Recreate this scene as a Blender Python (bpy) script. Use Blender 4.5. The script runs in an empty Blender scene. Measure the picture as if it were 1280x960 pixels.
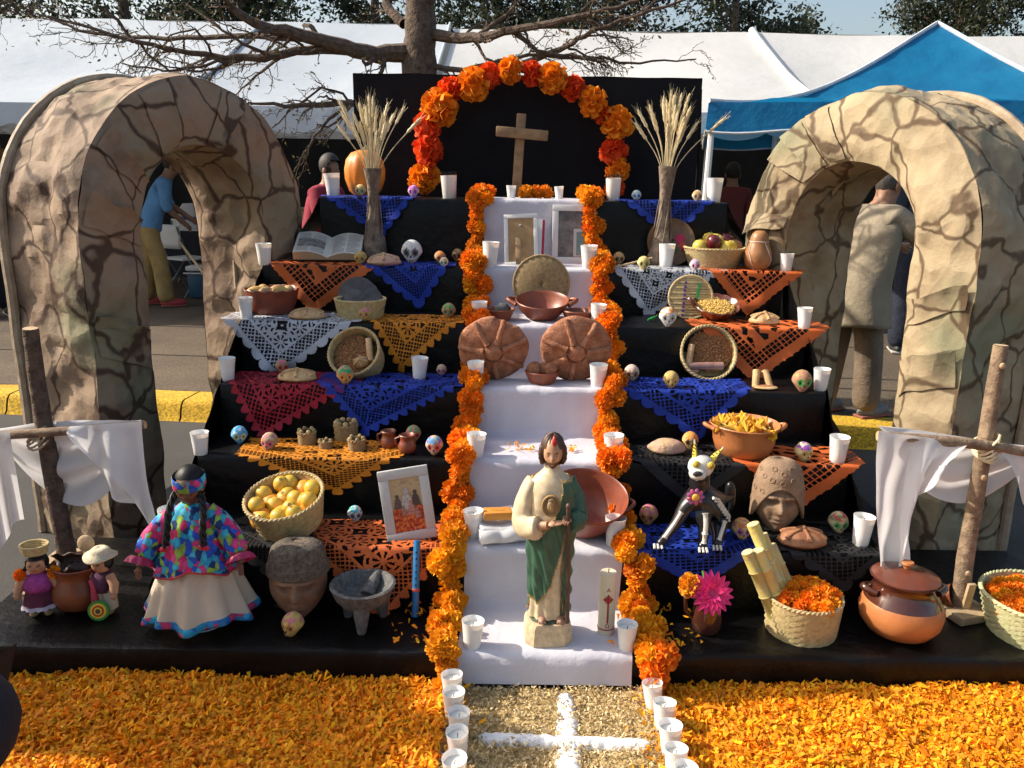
import bpy, bmesh, math, random
import numpy as np
from mathutils import Vector, Matrix, Euler, noise
rnd = random.Random(7)
npr = np.random.default_rng(7)
S = bpy.context.scene
COL = S.collection
rad = math.radians
# ---------------------------------------------------------------- camera
FPX, PITCH, ROLL, CH = 1005.0, rad(14.2), rad(0.85), 1.55
cF = Vector((0, math.cos(PITCH), -math.sin(PITCH)))
cR0 = Vector((1, 0, 0)); cU0 = Vector((0, math.sin(PITCH), math.cos(PITCH)))
cR = cR0*math.cos(ROLL) + cU0*math.sin(ROLL)
cU = cU0*math.cos(ROLL) - cR0*math.sin(ROLL)
cam_d = bpy.data.cameras.new('camera'); cam = bpy.data.objects.new('camera', cam_d); COL.objects.link(cam)
cam_d.lens = 36*FPX/1280; cam_d.sensor_width = 36; cam_d.clip_end = 500; cam_d.clip_start = 0.05
mw = Matrix((cR, cU, -cF)).transposed().to_4x4(); mw.translation = (0, 0, CH)
cam.matrix_world = mw; S.camera = cam
# ---------------------------------------------------------------- world and sun
SUN_EL, SUN_AZ = rad(36), rad(-8)
sun_v = Vector((-math.cos(SUN_EL)*math.cos(SUN_AZ), -math.cos(SUN_EL)*math.sin(SUN_AZ), math.sin(SUN_EL)))
W = bpy.data.worlds.new('World'); S.world = W; W.use_nodes = True
wn = W.node_tree.nodes; wl = W.node_tree.links
sky = wn.new('ShaderNodeTexSky'); sky.sky_type = 'NISHITA'; sky.sun_disc = False
sky.sun_elevation = SUN_EL; sky.sun_rotation = math.atan2(sun_v.x, sun_v.y) % (2*math.pi)
sky.air_density = 1.2; sky.dust_density = 4.0; sky.ozone_density = .5
bg = wn['Background']; bg.inputs['Strength'].default_value = 0.14
wl.new(sky.outputs['Color'], bg.inputs['Color'])
sl = bpy.data.lights.new('sun', 'SUN'); sl.energy = 4.6; sl.angle = rad(0.6); sl.color = (1.0, 0.9, 0.76)
so = bpy.data.objects.new('sun', sl); COL.objects.link(so)
so.rotation_euler = sun_v.to_track_quat('Z', 'Y').to_euler()
S.view_settings.view_transform = 'Standard'; S.view_settings.look = 'None'
S.view_settings.exposure = 0.5; S.view_settings.gamma = 1.0
S.cycles.max_bounces = 6; S.cycles.diffuse_bounces = 3; S.cycles.transparent_max_bounces = 8
S.cycles.use_denoising = True

def P(u, v, y=None, z=None):
    """where the sight line of a picture point meets the upright plane y or the level z"""
    d = cF + cR*((u-640)/FPX) - cU*((v-480)/FPX)
    t = y/d.y if y is not None else (z-CH)/d.z
    return Vector((0, 0, CH)) + d*t
def zc(y, z): return y*math.cos(PITCH)-(z-CH)*math.sin(PITCH)
def mpp(y, z): return zc(y, z)/FPX
def xat(u, y, z): return ((u-640)/FPX*zc(y, z)-(y*math.sin(PITCH)+(z-CH)*math.cos(PITCH))*math.sin(ROLL))/math.cos(ROLL)
# step fronts (depth) and heights of the stepped altar, base first
TY = [2.23, 2.537, 2.858, 3.167, 3.48, 3.87, 4.2, 4.78]
TZ = [.114, .322, .527, .728, .934, 1.139, 1.455]
def on(i, u, v, r=0.0):
    """a spot on step i (1..7)"""
    z = TZ[i-1]; y = P(u, v, z=z).y if v > 262 else TY[i-1]+.06
    y = min(max(y, TY[i-1]+.012)+r, TY[i]-r-.01)
    return Vector((xat(u, y, z), y, z))
# ---------------------------------------------------------------- helpers
def thing(name, label, cat, loc=(0, 0, 0), rz=0, group=None, s=1, rot=None):
    o = bpy.data.objects.new(name, None); COL.objects.link(o)
    o.empty_display_size = .05
    o.location = loc; o.rotation_euler = rot if rot else (0, 0, rz); o.scale = (s, s, s) if not isinstance(s, tuple) else s
    o['label'] = label; o['category'] = cat
    if group: o['group'] = group
    return o
def tag(o, label, cat, group=None):
    o['label'] = label; o['category'] = cat
    if group: o['group'] = group
    return o
def link(name, me, parent=None, loc=None, rot=None, s=None):
    o = bpy.data.objects.new(name, me); COL.objects.link(o)
    if parent: o.parent = parent
    if loc is not None: o.location = loc
    if rot is not None: o.rotation_euler = rot
    if s is not None: o.scale = s if isinstance(s, tuple) else (s, s, s)
    return o
def dup(root, loc, rz=0, label=None, s=None, rot=None):
    r = root.copy(); COL.objects.link(r); r.location = loc; r.rotation_euler = rot if rot else (0, 0, rz)
    if label: r['label'] = label
    if s: r.scale = (s, s, s) if not isinstance(s, tuple) else s
    for ch in list(root.children):
        c = ch.copy(); COL.objects.link(c); c.parent = r
        for g in list(ch.children):
            d = g.copy(); COL.objects.link(d); d.parent = c
    return r
def rotm(rx=0, ry=0, rz=0): return Euler((rx, ry, rz)).to_matrix().to_4x4()
def nz(x, y, z): return noise.noise((x, y, z))
def lerp(a, b, t): return a+(b-a)*t
def mixc(a, b, t): return tuple(a[k]+(b[k]-a[k])*t for k in range(3))
def pw(x, tab):
    """piecewise linear table lookup"""
    if x <= tab[0][0]: return tab[0][1]
    for (a, p), (b, q) in zip(tab, tab[1:]):
        if x <= b: return p+(q-p)*(x-a)/(b-a)
    return tab[-1][1]
def sstep(a, b, x):
    t = min(max((x-a)/(b-a), 0), 1); return t*t*(3-2*t)
def setcol(me, cols):
    a = me.color_attributes.new('Col', 'FLOAT_COLOR', 'POINT')
    arr = np.ones((len(cols), 4), dtype=np.float32); arr[:, :3] = np.array(cols, dtype=np.float32)
    a.data.foreach_set('color', arr.ravel())

class MB:
    def __init__(s): s.v = []; s.f = []; s.c = []; s.hc = False
    def add(s, v, f, col=None):
        o = len(s.v); s.v += [tuple(p) for p in v]; s.f += [tuple(i+o for i in q) for q in f]
        if col is None: s.c += [(1, 1, 1)]*len(v)
        elif isinstance(col, list): s.c += col; s.hc = True
        else: s.c += [tuple(col)]*len(v); s.hc = True
        return s
    def lathe(s, prof, seg=28, M=None, fn=None, col=None, cap=True):
        v = []; f = []; n = len(prof)
        for i, (r, z) in enumerate(prof):
            for j in range(seg):
                th = 2*math.pi*j/seg; rr, zz = (r, z) if fn is None else fn(th, i, r, z)
                v.append(Vector((rr*math.cos(th), rr*math.sin(th), zz)))
        for i in range(n-1):
            for j in range(seg):
                k = (j+1) % seg
                f.append((i*seg+j, i*seg+k, (i+1)*seg+k, (i+1)*seg+j))
        if cap:
            if prof[0][0] > 1e-5: f.append(tuple(reversed(range(seg))))
            if prof[-1][0] > 1e-5: f.append(tuple((n-1)*seg+j for j in range(seg)))
        if M is not None: v = [M @ p for p in v]
        return s.add(v, f, col)
    def tube(s, pts, r, seg=8, col=None, cap=True, sq=1.0, fn=None):
        pts = [Vector(p) for p in pts]; n = len(pts)
        rs = r if isinstance(r, (list, tuple)) else [r]*n
        v = []; f = []; t0 = (pts[1]-pts[0]).normalized()
        up = Vector((0, 0, 1)) if abs(t0.z) < .9 else Vector((1, 0, 0))
        a = t0.cross(up).normalized()
        for i in range(n):
            t = (pts[min(i+1, n-1)]-pts[max(i-1, 0)])
            t = t.normalized() if t.length > 1e-9 else t0
            a = (a-t*a.dot(t)); a = a.normalized() if a.length > 1e-6 else t.orthogonal().normalized()
            b = t.cross(a)
            for j in range(seg):
                th = 2*math.pi*j/seg; rr = rs[i]*(fn(i, th) if fn else 1)
                v.append(pts[i]+a*(rr*math.cos(th))+b*(rr*sq*math.sin(th)))
        for i in range(n-1):
            for j in range(seg):
                k = (j+1) % seg
                f.append((i*seg+j, i*seg+k, (i+1)*seg+k, (i+1)*seg+j))
        if cap: f.append(tuple(reversed(range(seg)))); f.append(tuple((n-1)*seg+j for j in range(seg)))
        return s.add(v, f, col)
    def box(s, sz, loc=(0, 0, 0), rot=None, col=None, bev=0):
        bm = bmesh.new(); bmesh.ops.create_cube(bm, size=1)
        for q in bm.verts: q.co = Vector((q.co.x*sz[0], q.co.y*sz[1], q.co.z*sz[2]))
        if bev: bmesh.ops.bevel(bm, geom=bm.edges[:], offset=bev, segments=2, profile=.5, affect='EDGES')
        M = Matrix.Translation(loc) @ (rotm(*rot) if rot else Matrix())
        bm.verts.index_update()
        s.add([M @ q.co for q in bm.verts], [tuple(q.index for q in p.verts) for p in bm.faces], col); bm.free(); return s
    def ball(s, r, loc=(0, 0, 0), nu=20, nv=14, fn=None, col=None, M=None):
        rx, ry, rz = r if isinstance(r, tuple) else (r, r, r)
        v = []; f = []; cc = []
        def pt(d):
            p = Vector((d.x*rx, d.y*ry, d.z*rz))
            if fn: p = fn(d, p)
            if callable(col): cc.append(tuple(col(d, p)))
            q = p if M is None else M @ p
            return q+Vector(loc)
        v.append(pt(Vector((0, 0, -1))))
        for i in range(1, nv):
            ph = -math.pi/2+math.pi*i/nv
            for j in range(nu):
                th = 2*math.pi*j/nu
                v.append(pt(Vector((math.cos(ph)*math.cos(th), math.cos(ph)*math.sin(th), math.sin(ph)))))
        v.append(pt(Vector((0, 0, 1)))); L = len(v)-1
        for j in range(nu):
            k = (j+1) % nu
            f.append((0, 1+k, 1+j)); f.append((L, 1+(nv-2)*nu+j, 1+(nv-2)*nu+k))
            for i in range(nv-2): f.append((1+i*nu+j, 1+i*nu+k, 1+(i+1)*nu+k, 1+(i+1)*nu+j))
        return s.add(v, f, cc if callable(col) else col)
    def grid(s, fn, nu, nv, col=None, mask=None, closed=False):
        """fn(a,b)->point for a,b in 0..1"""
        v = []; cc = []
        for i in range(nu+1):
            for j in range(nv+1):
                p = fn(i/nu, j/nv); v.append(p)
                if callable(col): cc.append(tuple(col(i/nu, j/nv)))
        f = []
        for i in range(nu):
            for j in range(nv):
                if mask and not mask((i+.5)/nu, (j+.5)/nv): continue
                f.append((i*(nv+1)+j, (i+1)*(nv+1)+j, (i+1)*(nv+1)+j+1, i*(nv+1)+j+1))
        return s.add(v, f, cc if callable(col) else col)
    def mesh(s, name, mat=None, smooth=True, angle=40):
        me = bpy.data.meshes.new(name); me.from_pydata(s.v, [], s.f)
        if smooth:
            me.polygons.foreach_set('use_smooth', [True]*len(me.polygons))
            if angle: me.set_sharp_from_angle(angle=rad(angle))
        if s.hc: setcol(me, s.c)
        if mat: me.materials.append(mat)
        me.update(); return me
    def build(s, name, mat=None, parent=None, loc=None, rot=None, smooth=True, angle=40, thick=0):
        o = link(name, s.mesh(name, mat, smooth, angle), parent, loc, rot)
        if thick:
            m = o.modifiers.new('s', 'SOLIDIFY'); m.thickness = thick; m.offset = 0
        return o
def npmesh(name, v, f, mat, cols=None, smooth=True):
    """big meshes from numpy arrays (all faces the same length)"""
    me = bpy.data.meshes.new(name); v = np.asarray(v, dtype=np.float32); f = np.asarray(f, dtype=np.int32)
    me.vertices.add(len(v)); me.vertices.foreach_set('co', v.ravel())
    me.loops.add(f.size); me.loops.foreach_set('vertex_index', f.ravel())
    me.polygons.add(len(f)); k = f.shape[1]
    me.polygons.foreach_set('loop_start', np.arange(len(f), dtype=np.int32)*k)
    me.polygons.foreach_set('use_smooth', np.full(len(f), smooth))
    me.update(calc_edges=True); me.validate()
    if cols is not None:
        a = me.color_attributes.new('Col', 'FLOAT_COLOR', 'POINT')
        arr = np.ones((len(v), 4), dtype=np.float32); arr[:, :3] = cols
        a.data.foreach_set('color', arr.ravel())
    me.materials.append(mat); return me
def skin(nodes, edges, sub=2, root=0):
    """one continuous limb surface grown round a skeleton: nodes (x,y,z,r) or (x,y,z,rx,ry)"""
    me = bpy.data.meshes.new('skin'); me.from_pydata([n[:3] for n in nodes], edges, [])
    o = bpy.data.objects.new('skin', me); COL.objects.link(o)
    m = o.modifiers.new('k', 'SKIN'); m.use_smooth_shade = True
    sv = me.skin_vertices[0].data
    for i, n in enumerate(nodes): sv[i].radius = (n[3], n[4] if len(n) > 4 else n[3]); sv[i].use_root = (i == root)
    b = o.modifiers.new('b', 'SUBSURF'); b.levels = sub; b.render_levels = sub
    dg = bpy.context.evaluated_depsgraph_get(); dg.update()
    out = bpy.data.meshes.new_from_object(o.evaluated_get(dg))
    bpy.data.objects.remove(o); bpy.data.meshes.remove(me)
    out.polygons.foreach_set('use_smooth', [True]*len(out.polygons))
    return out
def chain(*ch):
    """joins chains of nodes; a chain may start with an int: the index of an earlier node"""
    nodes = []; edges = []
    for c in ch:
        prev = None
        for n in c:
            if isinstance(n, int): prev = n; continue
            nodes.append(n)
            if prev is not None: edges.append((prev, len(nodes)-1))
            prev = len(nodes)-1
    return nodes, edges
# ---------------------------------------------------------------- materials
def newmat(name):
    m = bpy.data.materials.new(name); m.use_nodes = True
    nt = m.node_tree; return m, nt.nodes, nt.links, nt.nodes['Principled BSDF']
def N(nd, t, **k):
    n = nd.new(t)
    for a, b in k.items():
        if a in n.inputs: n.inputs[a].default_value = b
        else: setattr(n, a, b)
    return n
def ramp(nd, stops, interp='LINEAR'):
    r = nd.new('ShaderNodeValToRGB'); r.color_ramp.interpolation = interp
    e = r.color_ramp.elements
    while len(e) < len(stops): e.new(.5)
    for q, (p, c) in zip(e, stops): q.position = p; q.color = (*c, 1) if len(c) == 3 else c
    return r
def mat(name, c=(.5, .5, .5), c2=None, scale=9, rough=.6, bump=0, bscale=40, metal=0, sss=0, spec=.5, attr=False, var=0, trans=0, coat=0, lo=.35, hi=.65, bdist=.01):
    m, nd, lk, b = newmat(name)
    tc = nd.new('ShaderNodeTexCoord')
    b.inputs['Roughness'].default_value = rough; b.inputs['Metallic'].default_value = metal
    b.inputs['Specular IOR Level'].default_value = spec
    if coat: b.inputs['Coat Weight'].default_value = coat; b.inputs['Coat Roughness'].default_value = .15
    if sss: b.inputs['Subsurface Weight'].default_value = sss; b.inputs['Subsurface Radius'].default_value = (.02, .012, .008); b.inputs['Subsurface Scale'].default_value = .6
    n1 = N(nd, 'ShaderNodeTexNoise', Scale=scale, Detail=5.0, Roughness=.6); lk.new(tc.outputs['Object'], n1.inputs['Vector'])
    if attr:
        at = nd.new('ShaderNodeAttribute'); at.attribute_name = 'Col'
        mr = N(nd, 'ShaderNodeMapRange'); mr.inputs[3].default_value = .72; mr.inputs[4].default_value = 1.18
        mr.inputs[1].default_value = .3; mr.inputs[2].default_value = .7
        lk.new(n1.outputs['Fac'], mr.inputs[0])
        mx = N(nd, 'ShaderNodeMix', data_type='RGBA', blend_type='MULTIPLY'); mx.inputs['Factor'].default_value = 1
        lk.new(at.outputs['Color'], mx.inputs[6]); lk.new(mr.outputs[0], mx.inputs[7]); out = mx.outputs[2]
    else:
        c2 = c2 or tuple(x*.78 for x in c)
        r = ramp(nd, [(lo, c2), (hi, c)]); lk.new(n1.outputs['Fac'], r.inputs[0]); out = r.outputs[0]
    if var:
        oi = nd.new('ShaderNodeObjectInfo'); hs = nd.new('ShaderNodeHueSaturation')
        m1 = N(nd, 'ShaderNodeMapRange'); m1.inputs[3].default_value = 1-var; m1.inputs[4].default_value = 1+var
        lk.new(oi.outputs['Random'], m1.inputs[0]); lk.new(m1.outputs[0], hs.inputs['Value'])
        m2 = N(nd, 'ShaderNodeMapRange'); m2.inputs[3].default_value = .5-var*.06; m2.inputs[4].default_value = .5+var*.06
        ml = N(nd, 'ShaderNodeMath', operation='FRACT'); mq = N(nd, 'ShaderNodeMath', operation='MULTIPLY'); mq.inputs[1].default_value = 7.31
        lk.new(oi.outputs['Random'], mq.inputs[0]); lk.new(mq.outputs[0], ml.inputs[0]); lk.new(ml.outputs[0], m2.inputs[0]); lk.new(m2.outputs[0], hs.inputs['Hue'])
        lk.new(out, hs.inputs['Color']); out = hs.outputs[0]
    lk.new(out, b.inputs['Base Color'])
    if bump:
        n2 = N(nd, 'ShaderNodeTexNoise', Scale=bscale, Detail=6.0, Roughness=.6); lk.new(tc.outputs['Object'], n2.inputs['Vector'])
        bp = N(nd, 'ShaderNodeBump', Strength=bump, Distance=bdist); lk.new(n2.outputs['Fac'], bp.inputs['Height']); lk.new(bp.outputs[0], b.inputs['Normal'])
    if trans:
        tr = nd.new('ShaderNodeBsdfTranslucent'); lk.new(out, tr.inputs['Color'])
        ms = nd.new('ShaderNodeMixShader'); ms.inputs[0].default_value = trans
        lk.new(b.outputs[0], ms.inputs[1]); lk.new(tr.outputs[0], ms.inputs[2]); lk.new(ms.outputs[0], nd['Material Output'].inputs[0])
    return m
def kraft(name, base, base2, line):
    m, nd, lk, b = newmat(name)
    tc = nd.new('ShaderNodeTexCoord'); b.inputs['Roughness'].default_value = .75; b.inputs['Specular IOR Level'].default_value = .25
    n0 = N(nd, 'ShaderNodeTexNoise', Scale=3.2, Detail=3.0); lk.new(tc.outputs['Object'], n0.inputs['Vector'])
    mv = N(nd, 'ShaderNodeMix', data_type='RGBA', blend_type='LINEAR_LIGHT'); mv.inputs['Factor'].default_value = .13
    lk.new(tc.outputs['Object'], mv.inputs[6]); lk.new(n0.outputs['Color'], mv.inputs[7])
    mp = N(nd, 'ShaderNodeMapping'); mp.inputs['Scale'].default_value = (1.0, 1.0, .72); lk.new(mv.outputs[2], mp.inputs[0])
    vo = N(nd, 'ShaderNodeTexVoronoi', feature='DISTANCE_TO_EDGE', Scale=4.7, Randomness=1.0); lk.new(mp.outputs[0], vo.inputs['Vector'])
    # strokes fade and break like spray paint
    nb = N(nd, 'ShaderNodeTexNoise', Scale=4.5, Detail=4.0); lk.new(tc.outputs['Object'], nb.inputs['Vector'])
    w = N(nd, 'ShaderNodeMapRange'); w.inputs[1].default_value = .33; w.inputs[2].default_value = .62; w.inputs[3].default_value = .022; w.inputs[4].default_value = .075
    lk.new(nb.outputs['Fac'], w.inputs[0])
    dv = N(nd, 'ShaderNodeMath', operation='DIVIDE'); lk.new(vo.outputs['Distance'], dv.inputs[0]); lk.new(w.outputs[0], dv.inputs[1])
    lr = ramp(nd, [(.35, (1, 1, 1)), (1.0, (0, 0, 0))]); lk.new(dv.outputs[0], lr.inputs[0])
    na = N(nd, 'ShaderNodeTexNoise', Scale=2.6, Detail=6.0, Roughness=.65); lk.new(tc.outputs['Object'], na.inputs['Vector'])
    br = ramp(nd, [(.34, base2), (.5, base), (.64, tuple(x*1.12 for x in base))]); lk.new(na.outputs['Fac'], br.inputs[0])
    ng = N(nd, 'ShaderNodeTexNoise', Scale=2.1, Detail=2.0); mpg = N(nd, 'ShaderNodeMapping'); mpg.inputs['Location'].default_value = (5, 3, 1)
    lk.new(tc.outputs['Object'], mpg.inputs[0]); lk.new(mpg.outputs[0], ng.inputs['Vector'])
    gr = ramp(nd, [(.50, (0, 0, 0)), (.68, (.65, .65, .65))]); lk.new(ng.outputs['Fac'], gr.inputs[0])
    mg = N(nd, 'ShaderNodeMix', data_type='RGBA'); lk.new(gr.outputs[0], mg.inputs[0]); lk.new(br.outputs[0], mg.inputs[6]); mg.inputs[7].default_value = (.17, .19, .11, 1)
    ml = N(nd, 'ShaderNodeMix', data_type='RGBA'); mm = N(nd, 'ShaderNodeMath', operation='MULTIPLY'); mm.inputs[1].default_value = .86
    lk.new(lr.outputs[0], mm.inputs[0]); lk.new(mm.outputs[0], ml.inputs[0]); lk.new(mg.outputs[2], ml.inputs[6]); ml.inputs[7].default_value = (*line, 1)
    lk.new(ml.outputs[2], b.inputs['Base Color'])
    # crumpled paper relief
    v2 = N(nd, 'ShaderNodeTexVoronoi', feature='F1', Scale=9.0); mv2 = N(nd, 'ShaderNodeMix', data_type='RGBA', blend_type='LINEAR_LIGHT'); mv2.inputs['Factor'].default_value = .06
    lk.new(tc.outputs['Object'], mv2.inputs[6]); lk.new(na.outputs['Color'], mv2.inputs[7]); lk.new(mv2.outputs[2], v2.inputs['Vector'])
    v3 = N(nd, 'ShaderNodeTexVoronoi', feature='F1', Scale=30.0); lk.new(mv2.outputs[2], v3.inputs['Vector'])
    rg = N(nd, 'ShaderNodeTexNoise', Scale=4.2, Detail=5.0, Roughness=.6); rg.noise_type = 'RIDGED_MULTIFRACTAL'; lk.new(mv2.outputs[2], rg.inputs['Vector'])
    ad0 = N(nd, 'ShaderNodeMath', operation='MULTIPLY_ADD'); ad0.inputs[1].default_value = .7; lk.new(v2.outputs['Distance'], ad0.inputs[0]); ad0.inputs[2].default_value = 0
    ad = N(nd, 'ShaderNodeMath', operation='MULTIPLY_ADD'); ad.inputs[1].default_value = .45; lk.new(rg.outputs['Fac'], ad.inputs[0]); lk.new(ad0.outputs[0], ad.inputs[2])
    bp = N(nd, 'ShaderNodeBump', Strength=1.0, Distance=.024); lk.new(ad.outputs[0], bp.inputs['Height']); lk.new(bp.outputs[0], b.inputs['Normal'])
    return m
def floral(name, stops, scale=30):
    m, nd, lk, b = newmat(name); b.inputs['Roughness'].default_value = .8
    tc = nd.new('ShaderNodeTexCoord')
    n0 = N(nd, 'ShaderNodeTexNoise', Scale=scale*.8, Detail=2.0); lk.new(tc.outputs['Object'], n0.inputs['Vector'])
    mv = N(nd, 'ShaderNodeMix', data_type='RGBA', blend_type='LINEAR_LIGHT'); mv.inputs['Factor'].default_value = .6/scale
    lk.new(tc.outputs['Object'], mv.inputs[6]); lk.new(n0.outputs['Color'], mv.inputs[7])
    vo = N(nd, 'ShaderNodeTexVoronoi', Scale=scale); lk.new(mv.outputs[2], vo.inputs['Vector'])
    sp = nd.new('ShaderNodeSeparateColor'); lk.new(vo.outputs['Color'], sp.inputs[0])
    n = len(stops); r = ramp(nd, [(i/n, c) for i, c in enumerate(stops)], 'CONSTANT'); lk.new(sp.outputs[0], r.inputs[0])
    dr = ramp(nd, [(.2, (1.25, 1.25, 1.25)), (.75, (.55, .55, .62))]); lk.new(vo.outputs['Distance'], dr.inputs[0])
    mx = N(nd, 'ShaderNodeMix', data_type='RGBA', blend_type='MULTIPLY'); mx.inputs['Factor'].default_value = .7
    lk.new(r.outputs[0], mx.inputs[6]); lk.new(dr.outputs[0], mx.inputs[7]); lk.new(mx.outputs[2], b.inputs['Base Color'])
    bp = N(nd, 'ShaderNodeBump', Strength=.35, Distance=.004); n1 = N(nd, 'ShaderNodeTexNoise', Scale=60.0); lk.new(tc.outputs['Object'], n1.inputs['Vector'])
    lk.new(n1.outputs['Fac'], bp.inputs['Height']); lk.new(bp.outputs[0], b.inputs['Normal'])
    return m
K = {}
K['plastic'] = mat('black_plastic', (.004, .004, .0045), (.002, .002, .0022), 6, .40, .4, 13, spec=.24, bdist=.02)
K['backcloth'] = mat('black_cloth', (.009, .009, .012), (.006, .006, .008), 5, .85, .3, 4, bdist=.03, spec=.2)
K['runner'] = mat('white_runner', (.59, .58, .63), (.54, .53, .59), 5, .85, .6, 6, spec=.2, bdist=.02)
K['whitecloth'] = mat('white_cloth', (.84, .84, .85), (.80, .80, .82), 6, .85, .2, 25, spec=.2, trans=.45)
K['cup'] = mat('cup_plastic', (.82, .81, .78), (.79, .78, .75), 30, .4, 0, sss=.25)
K['wax'] = mat('wax', (.83, .81, .75), (.78, .76, .68), 30, .35, 0, sss=.4)
K['wick'] = mat('wick', (.03, .025, .02), rough=.9)
K['kraftL'] = kraft('kraft_paper_reddish', (.285, .205, .140), (.155, .10, .068), (.05, .024, .016))
K['kraftR'] = kraft('kraft_paper_sandy', (.36, .285, .18), (.235, .17, .10), (.085, .05, .028))
K['pole'] = mat('cane_pole', (.45, .36, .25), (.28, .2, .13), 12, .7, .4, 30)
K['bark'] = mat('bark', (.16, .115, .085), (.07, .048, .036), 28, .95, 1.0, 45, bdist=.02)
K['barklight'] = mat('peeled_bark', (.33, .235, .15), (.15, .10, .065), 24, .9, .9, 60, bdist=.008)
K['cutwood'] = mat('cut_wood', (.55, .40, .24), (.42, .29, .16), 20, .8, .3, 60)
K['wood'] = mat('cross_wood', (.30, .185, .09), (.17, .10, .05), 18, .7, .6, 40, bdist=.004)
K['board'] = mat('raw_board', (.42, .31, .19), (.28, .2, .11), 14, .8, .4, 50)
K['clay'] = mat('red_clay', (.27, .075, .032), (.18, .046, .02), 16, .42, .12, 30, var=.12, spec=.5)
K['claylight'] = mat('orange_clay', (.52, .20, .065), (.40, .14, .045), 8, .45, .15, 25)
K['glaze'] = mat('brown_glaze', (.085, .025, .014), (.05, .016, .010), 9, .15, .1, 12, coat=.6)
K['lidclay'] = mat('lid_glaze', (.15, .04, .02), (.10, .028, .015), 10, .25, .1, 14, coat=.3)
K['palm'] = mat('woven_palm', (.56, .44, .22), (.40, .295, .13), 60, .75, .5, 120, bdist=.003, var=.08)
K['palmdark'] = mat('old_woven_palm', (.36, .25, .115), (.24, .16, .07), 60, .75, .5, 120, bdist=.003)
K['palmgreen'] = mat('pale_green_palm', (.56, .56, .32), (.45, .45, .22), 60, .75, .5, 120, bdist=.003)
K['orange'] = mat('marigold', (.95, .33, .008), (.90, .24, .004), 40, .75, .25, 90, var=.16, trans=.3, bdist=.004)
K['orangeY'] = mat('marigold_yellow', (.96, .46, .012), (.92, .36, .006), 40, .75, .25, 90, var=.13, trans=.3, bdist=.004)
K['paperO'] = mat('orange_tissue', (.95, .33, .01), (.92, .27, .006), 30, .8, .3, 40, trans=.3, bdist=.006)
K['paperR'] = mat('red_tissue', (.90, .10, .01), (.82, .07, .006), 30, .8, .3, 40, trans=.3, bdist=.006)
K['petal'] = mat('petals', attr=True, scale=30, rough=.7, trans=.3)
K['vc'] = mat('painted', attr=True, scale=40, rough=.5)
K['vcm'] = mat('painted_matte', attr=True, scale=60, rough=.85, bump=.3, bscale=90, bdist=.003)
K['vcg'] = mat('painted_gloss', attr=True, scale=25, rough=.3, bump=.1, bscale=30, bdist=.003)
K['white'] = mat('white_paint', (.8, .8, .79), (.74, .74, .73), 20, .5)
K['steel'] = mat('grey_steel', (.35, .36, .37), rough=.4, metal=.6)
K['dark'] = mat('dark', (.012, .012, .013), rough=.7)
# ================================================================ setting
def struct(o): o['kind'] = 'structure'; return o
# ground: asphalt road, kerb and paved walk behind it
def ground_mat(name, c, c2, cs, s1=1.3, gr=180, bump=.5, lines=False, rough=.9):
    m, nd, lk, b = newmat(name); tc = nd.new('ShaderNodeTexCoord'); b.inputs['Roughness'].default_value = rough
    n1 = N(nd, 'ShaderNodeTexNoise', Scale=s1, Detail=6.0, Roughness=.65); lk.new(tc.outputs['Object'], n1.inputs['Vector'])
    n2 = N(nd, 'ShaderNodeTexNoise', Scale=float(gr), Detail=2.0); lk.new(tc.outputs['Object'], n2.inputs['Vector'])
    r = ramp(nd, [(.3, c2), (.7, c)]); lk.new(n1.outputs['Fac'], r.inputs[0])
    r2 = ramp(nd, [(.36, (.45, .45, .45)), (.5, (1, 1, 1)), (.68, (1.7, 1.65, 1.55))]); lk.new(n2.outputs['Fac'], r2.inputs[0])
    mx = N(nd, 'ShaderNodeMix', data_type='RGBA', blend_type='MULTIPLY'); mx.inputs['Factor'].default_value = cs
    lk.new(r.outputs[0], mx.inputs[6]); lk.new(r2.outputs[0], mx.inputs[7]); lk.new(mx.outputs[2], b.inputs['Base Color'])
    bp = N(nd, 'ShaderNodeBump', Strength=bump, Distance=.004); lk.new(n2.outputs['Fac'], bp.inputs['Height']); lk.new(bp.outputs[0], b.inputs['Normal'])
    return m
m_asph = ground_mat('asphalt', (.058, .056, .052), (.034, .033, .032), .8)
m_walk = ground_mat('pavement', (.125, .090, .056), (.065, .047, .031), .5, 1.1, 60)
kd = Vector((1, -.085, 0)).normalized(); kn = Vector((-kd.y, kd.x, 0))          # kerb direction
K0 = Vector((xat(225, 5.02, .0), 5.02, 0))
road = MB().grid(lambda a, b: Vector((lerp(-60, 60, a), lerp(-30, 200, b), 0)), 6, 6).build('road', m_asph); struct(road)
def kp(t, w, z): return K0+kd*t+kn*w+Vector((0, 0, z))
wk = MB(); wk.grid(lambda a, b: kp(lerp(-40, 40, a), lerp(.30, 60, b), .12), 4, 4)
walk = struct(wk.build('pavement', m_walk))
m_kerb = ground_mat('kerb_yellow', (.62, .40, .025), (.50, .29, .02), .7, 3.0, 70, .6)
m_kerbl = ground_mat('kerb_concrete', (.20, .165, .11), (.12, .095, .065), .6, 3.0, 70, .6)
kerb = bpy.data.objects.new('kerb', None); COL.objects.link(kerb); struct(kerb)
prof = [(-.02, 0), (.0, .02), (.02, .095), (.045, .118), (.07, .124), (.27, .124), (.298, .118), (.298, 0)]
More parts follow.
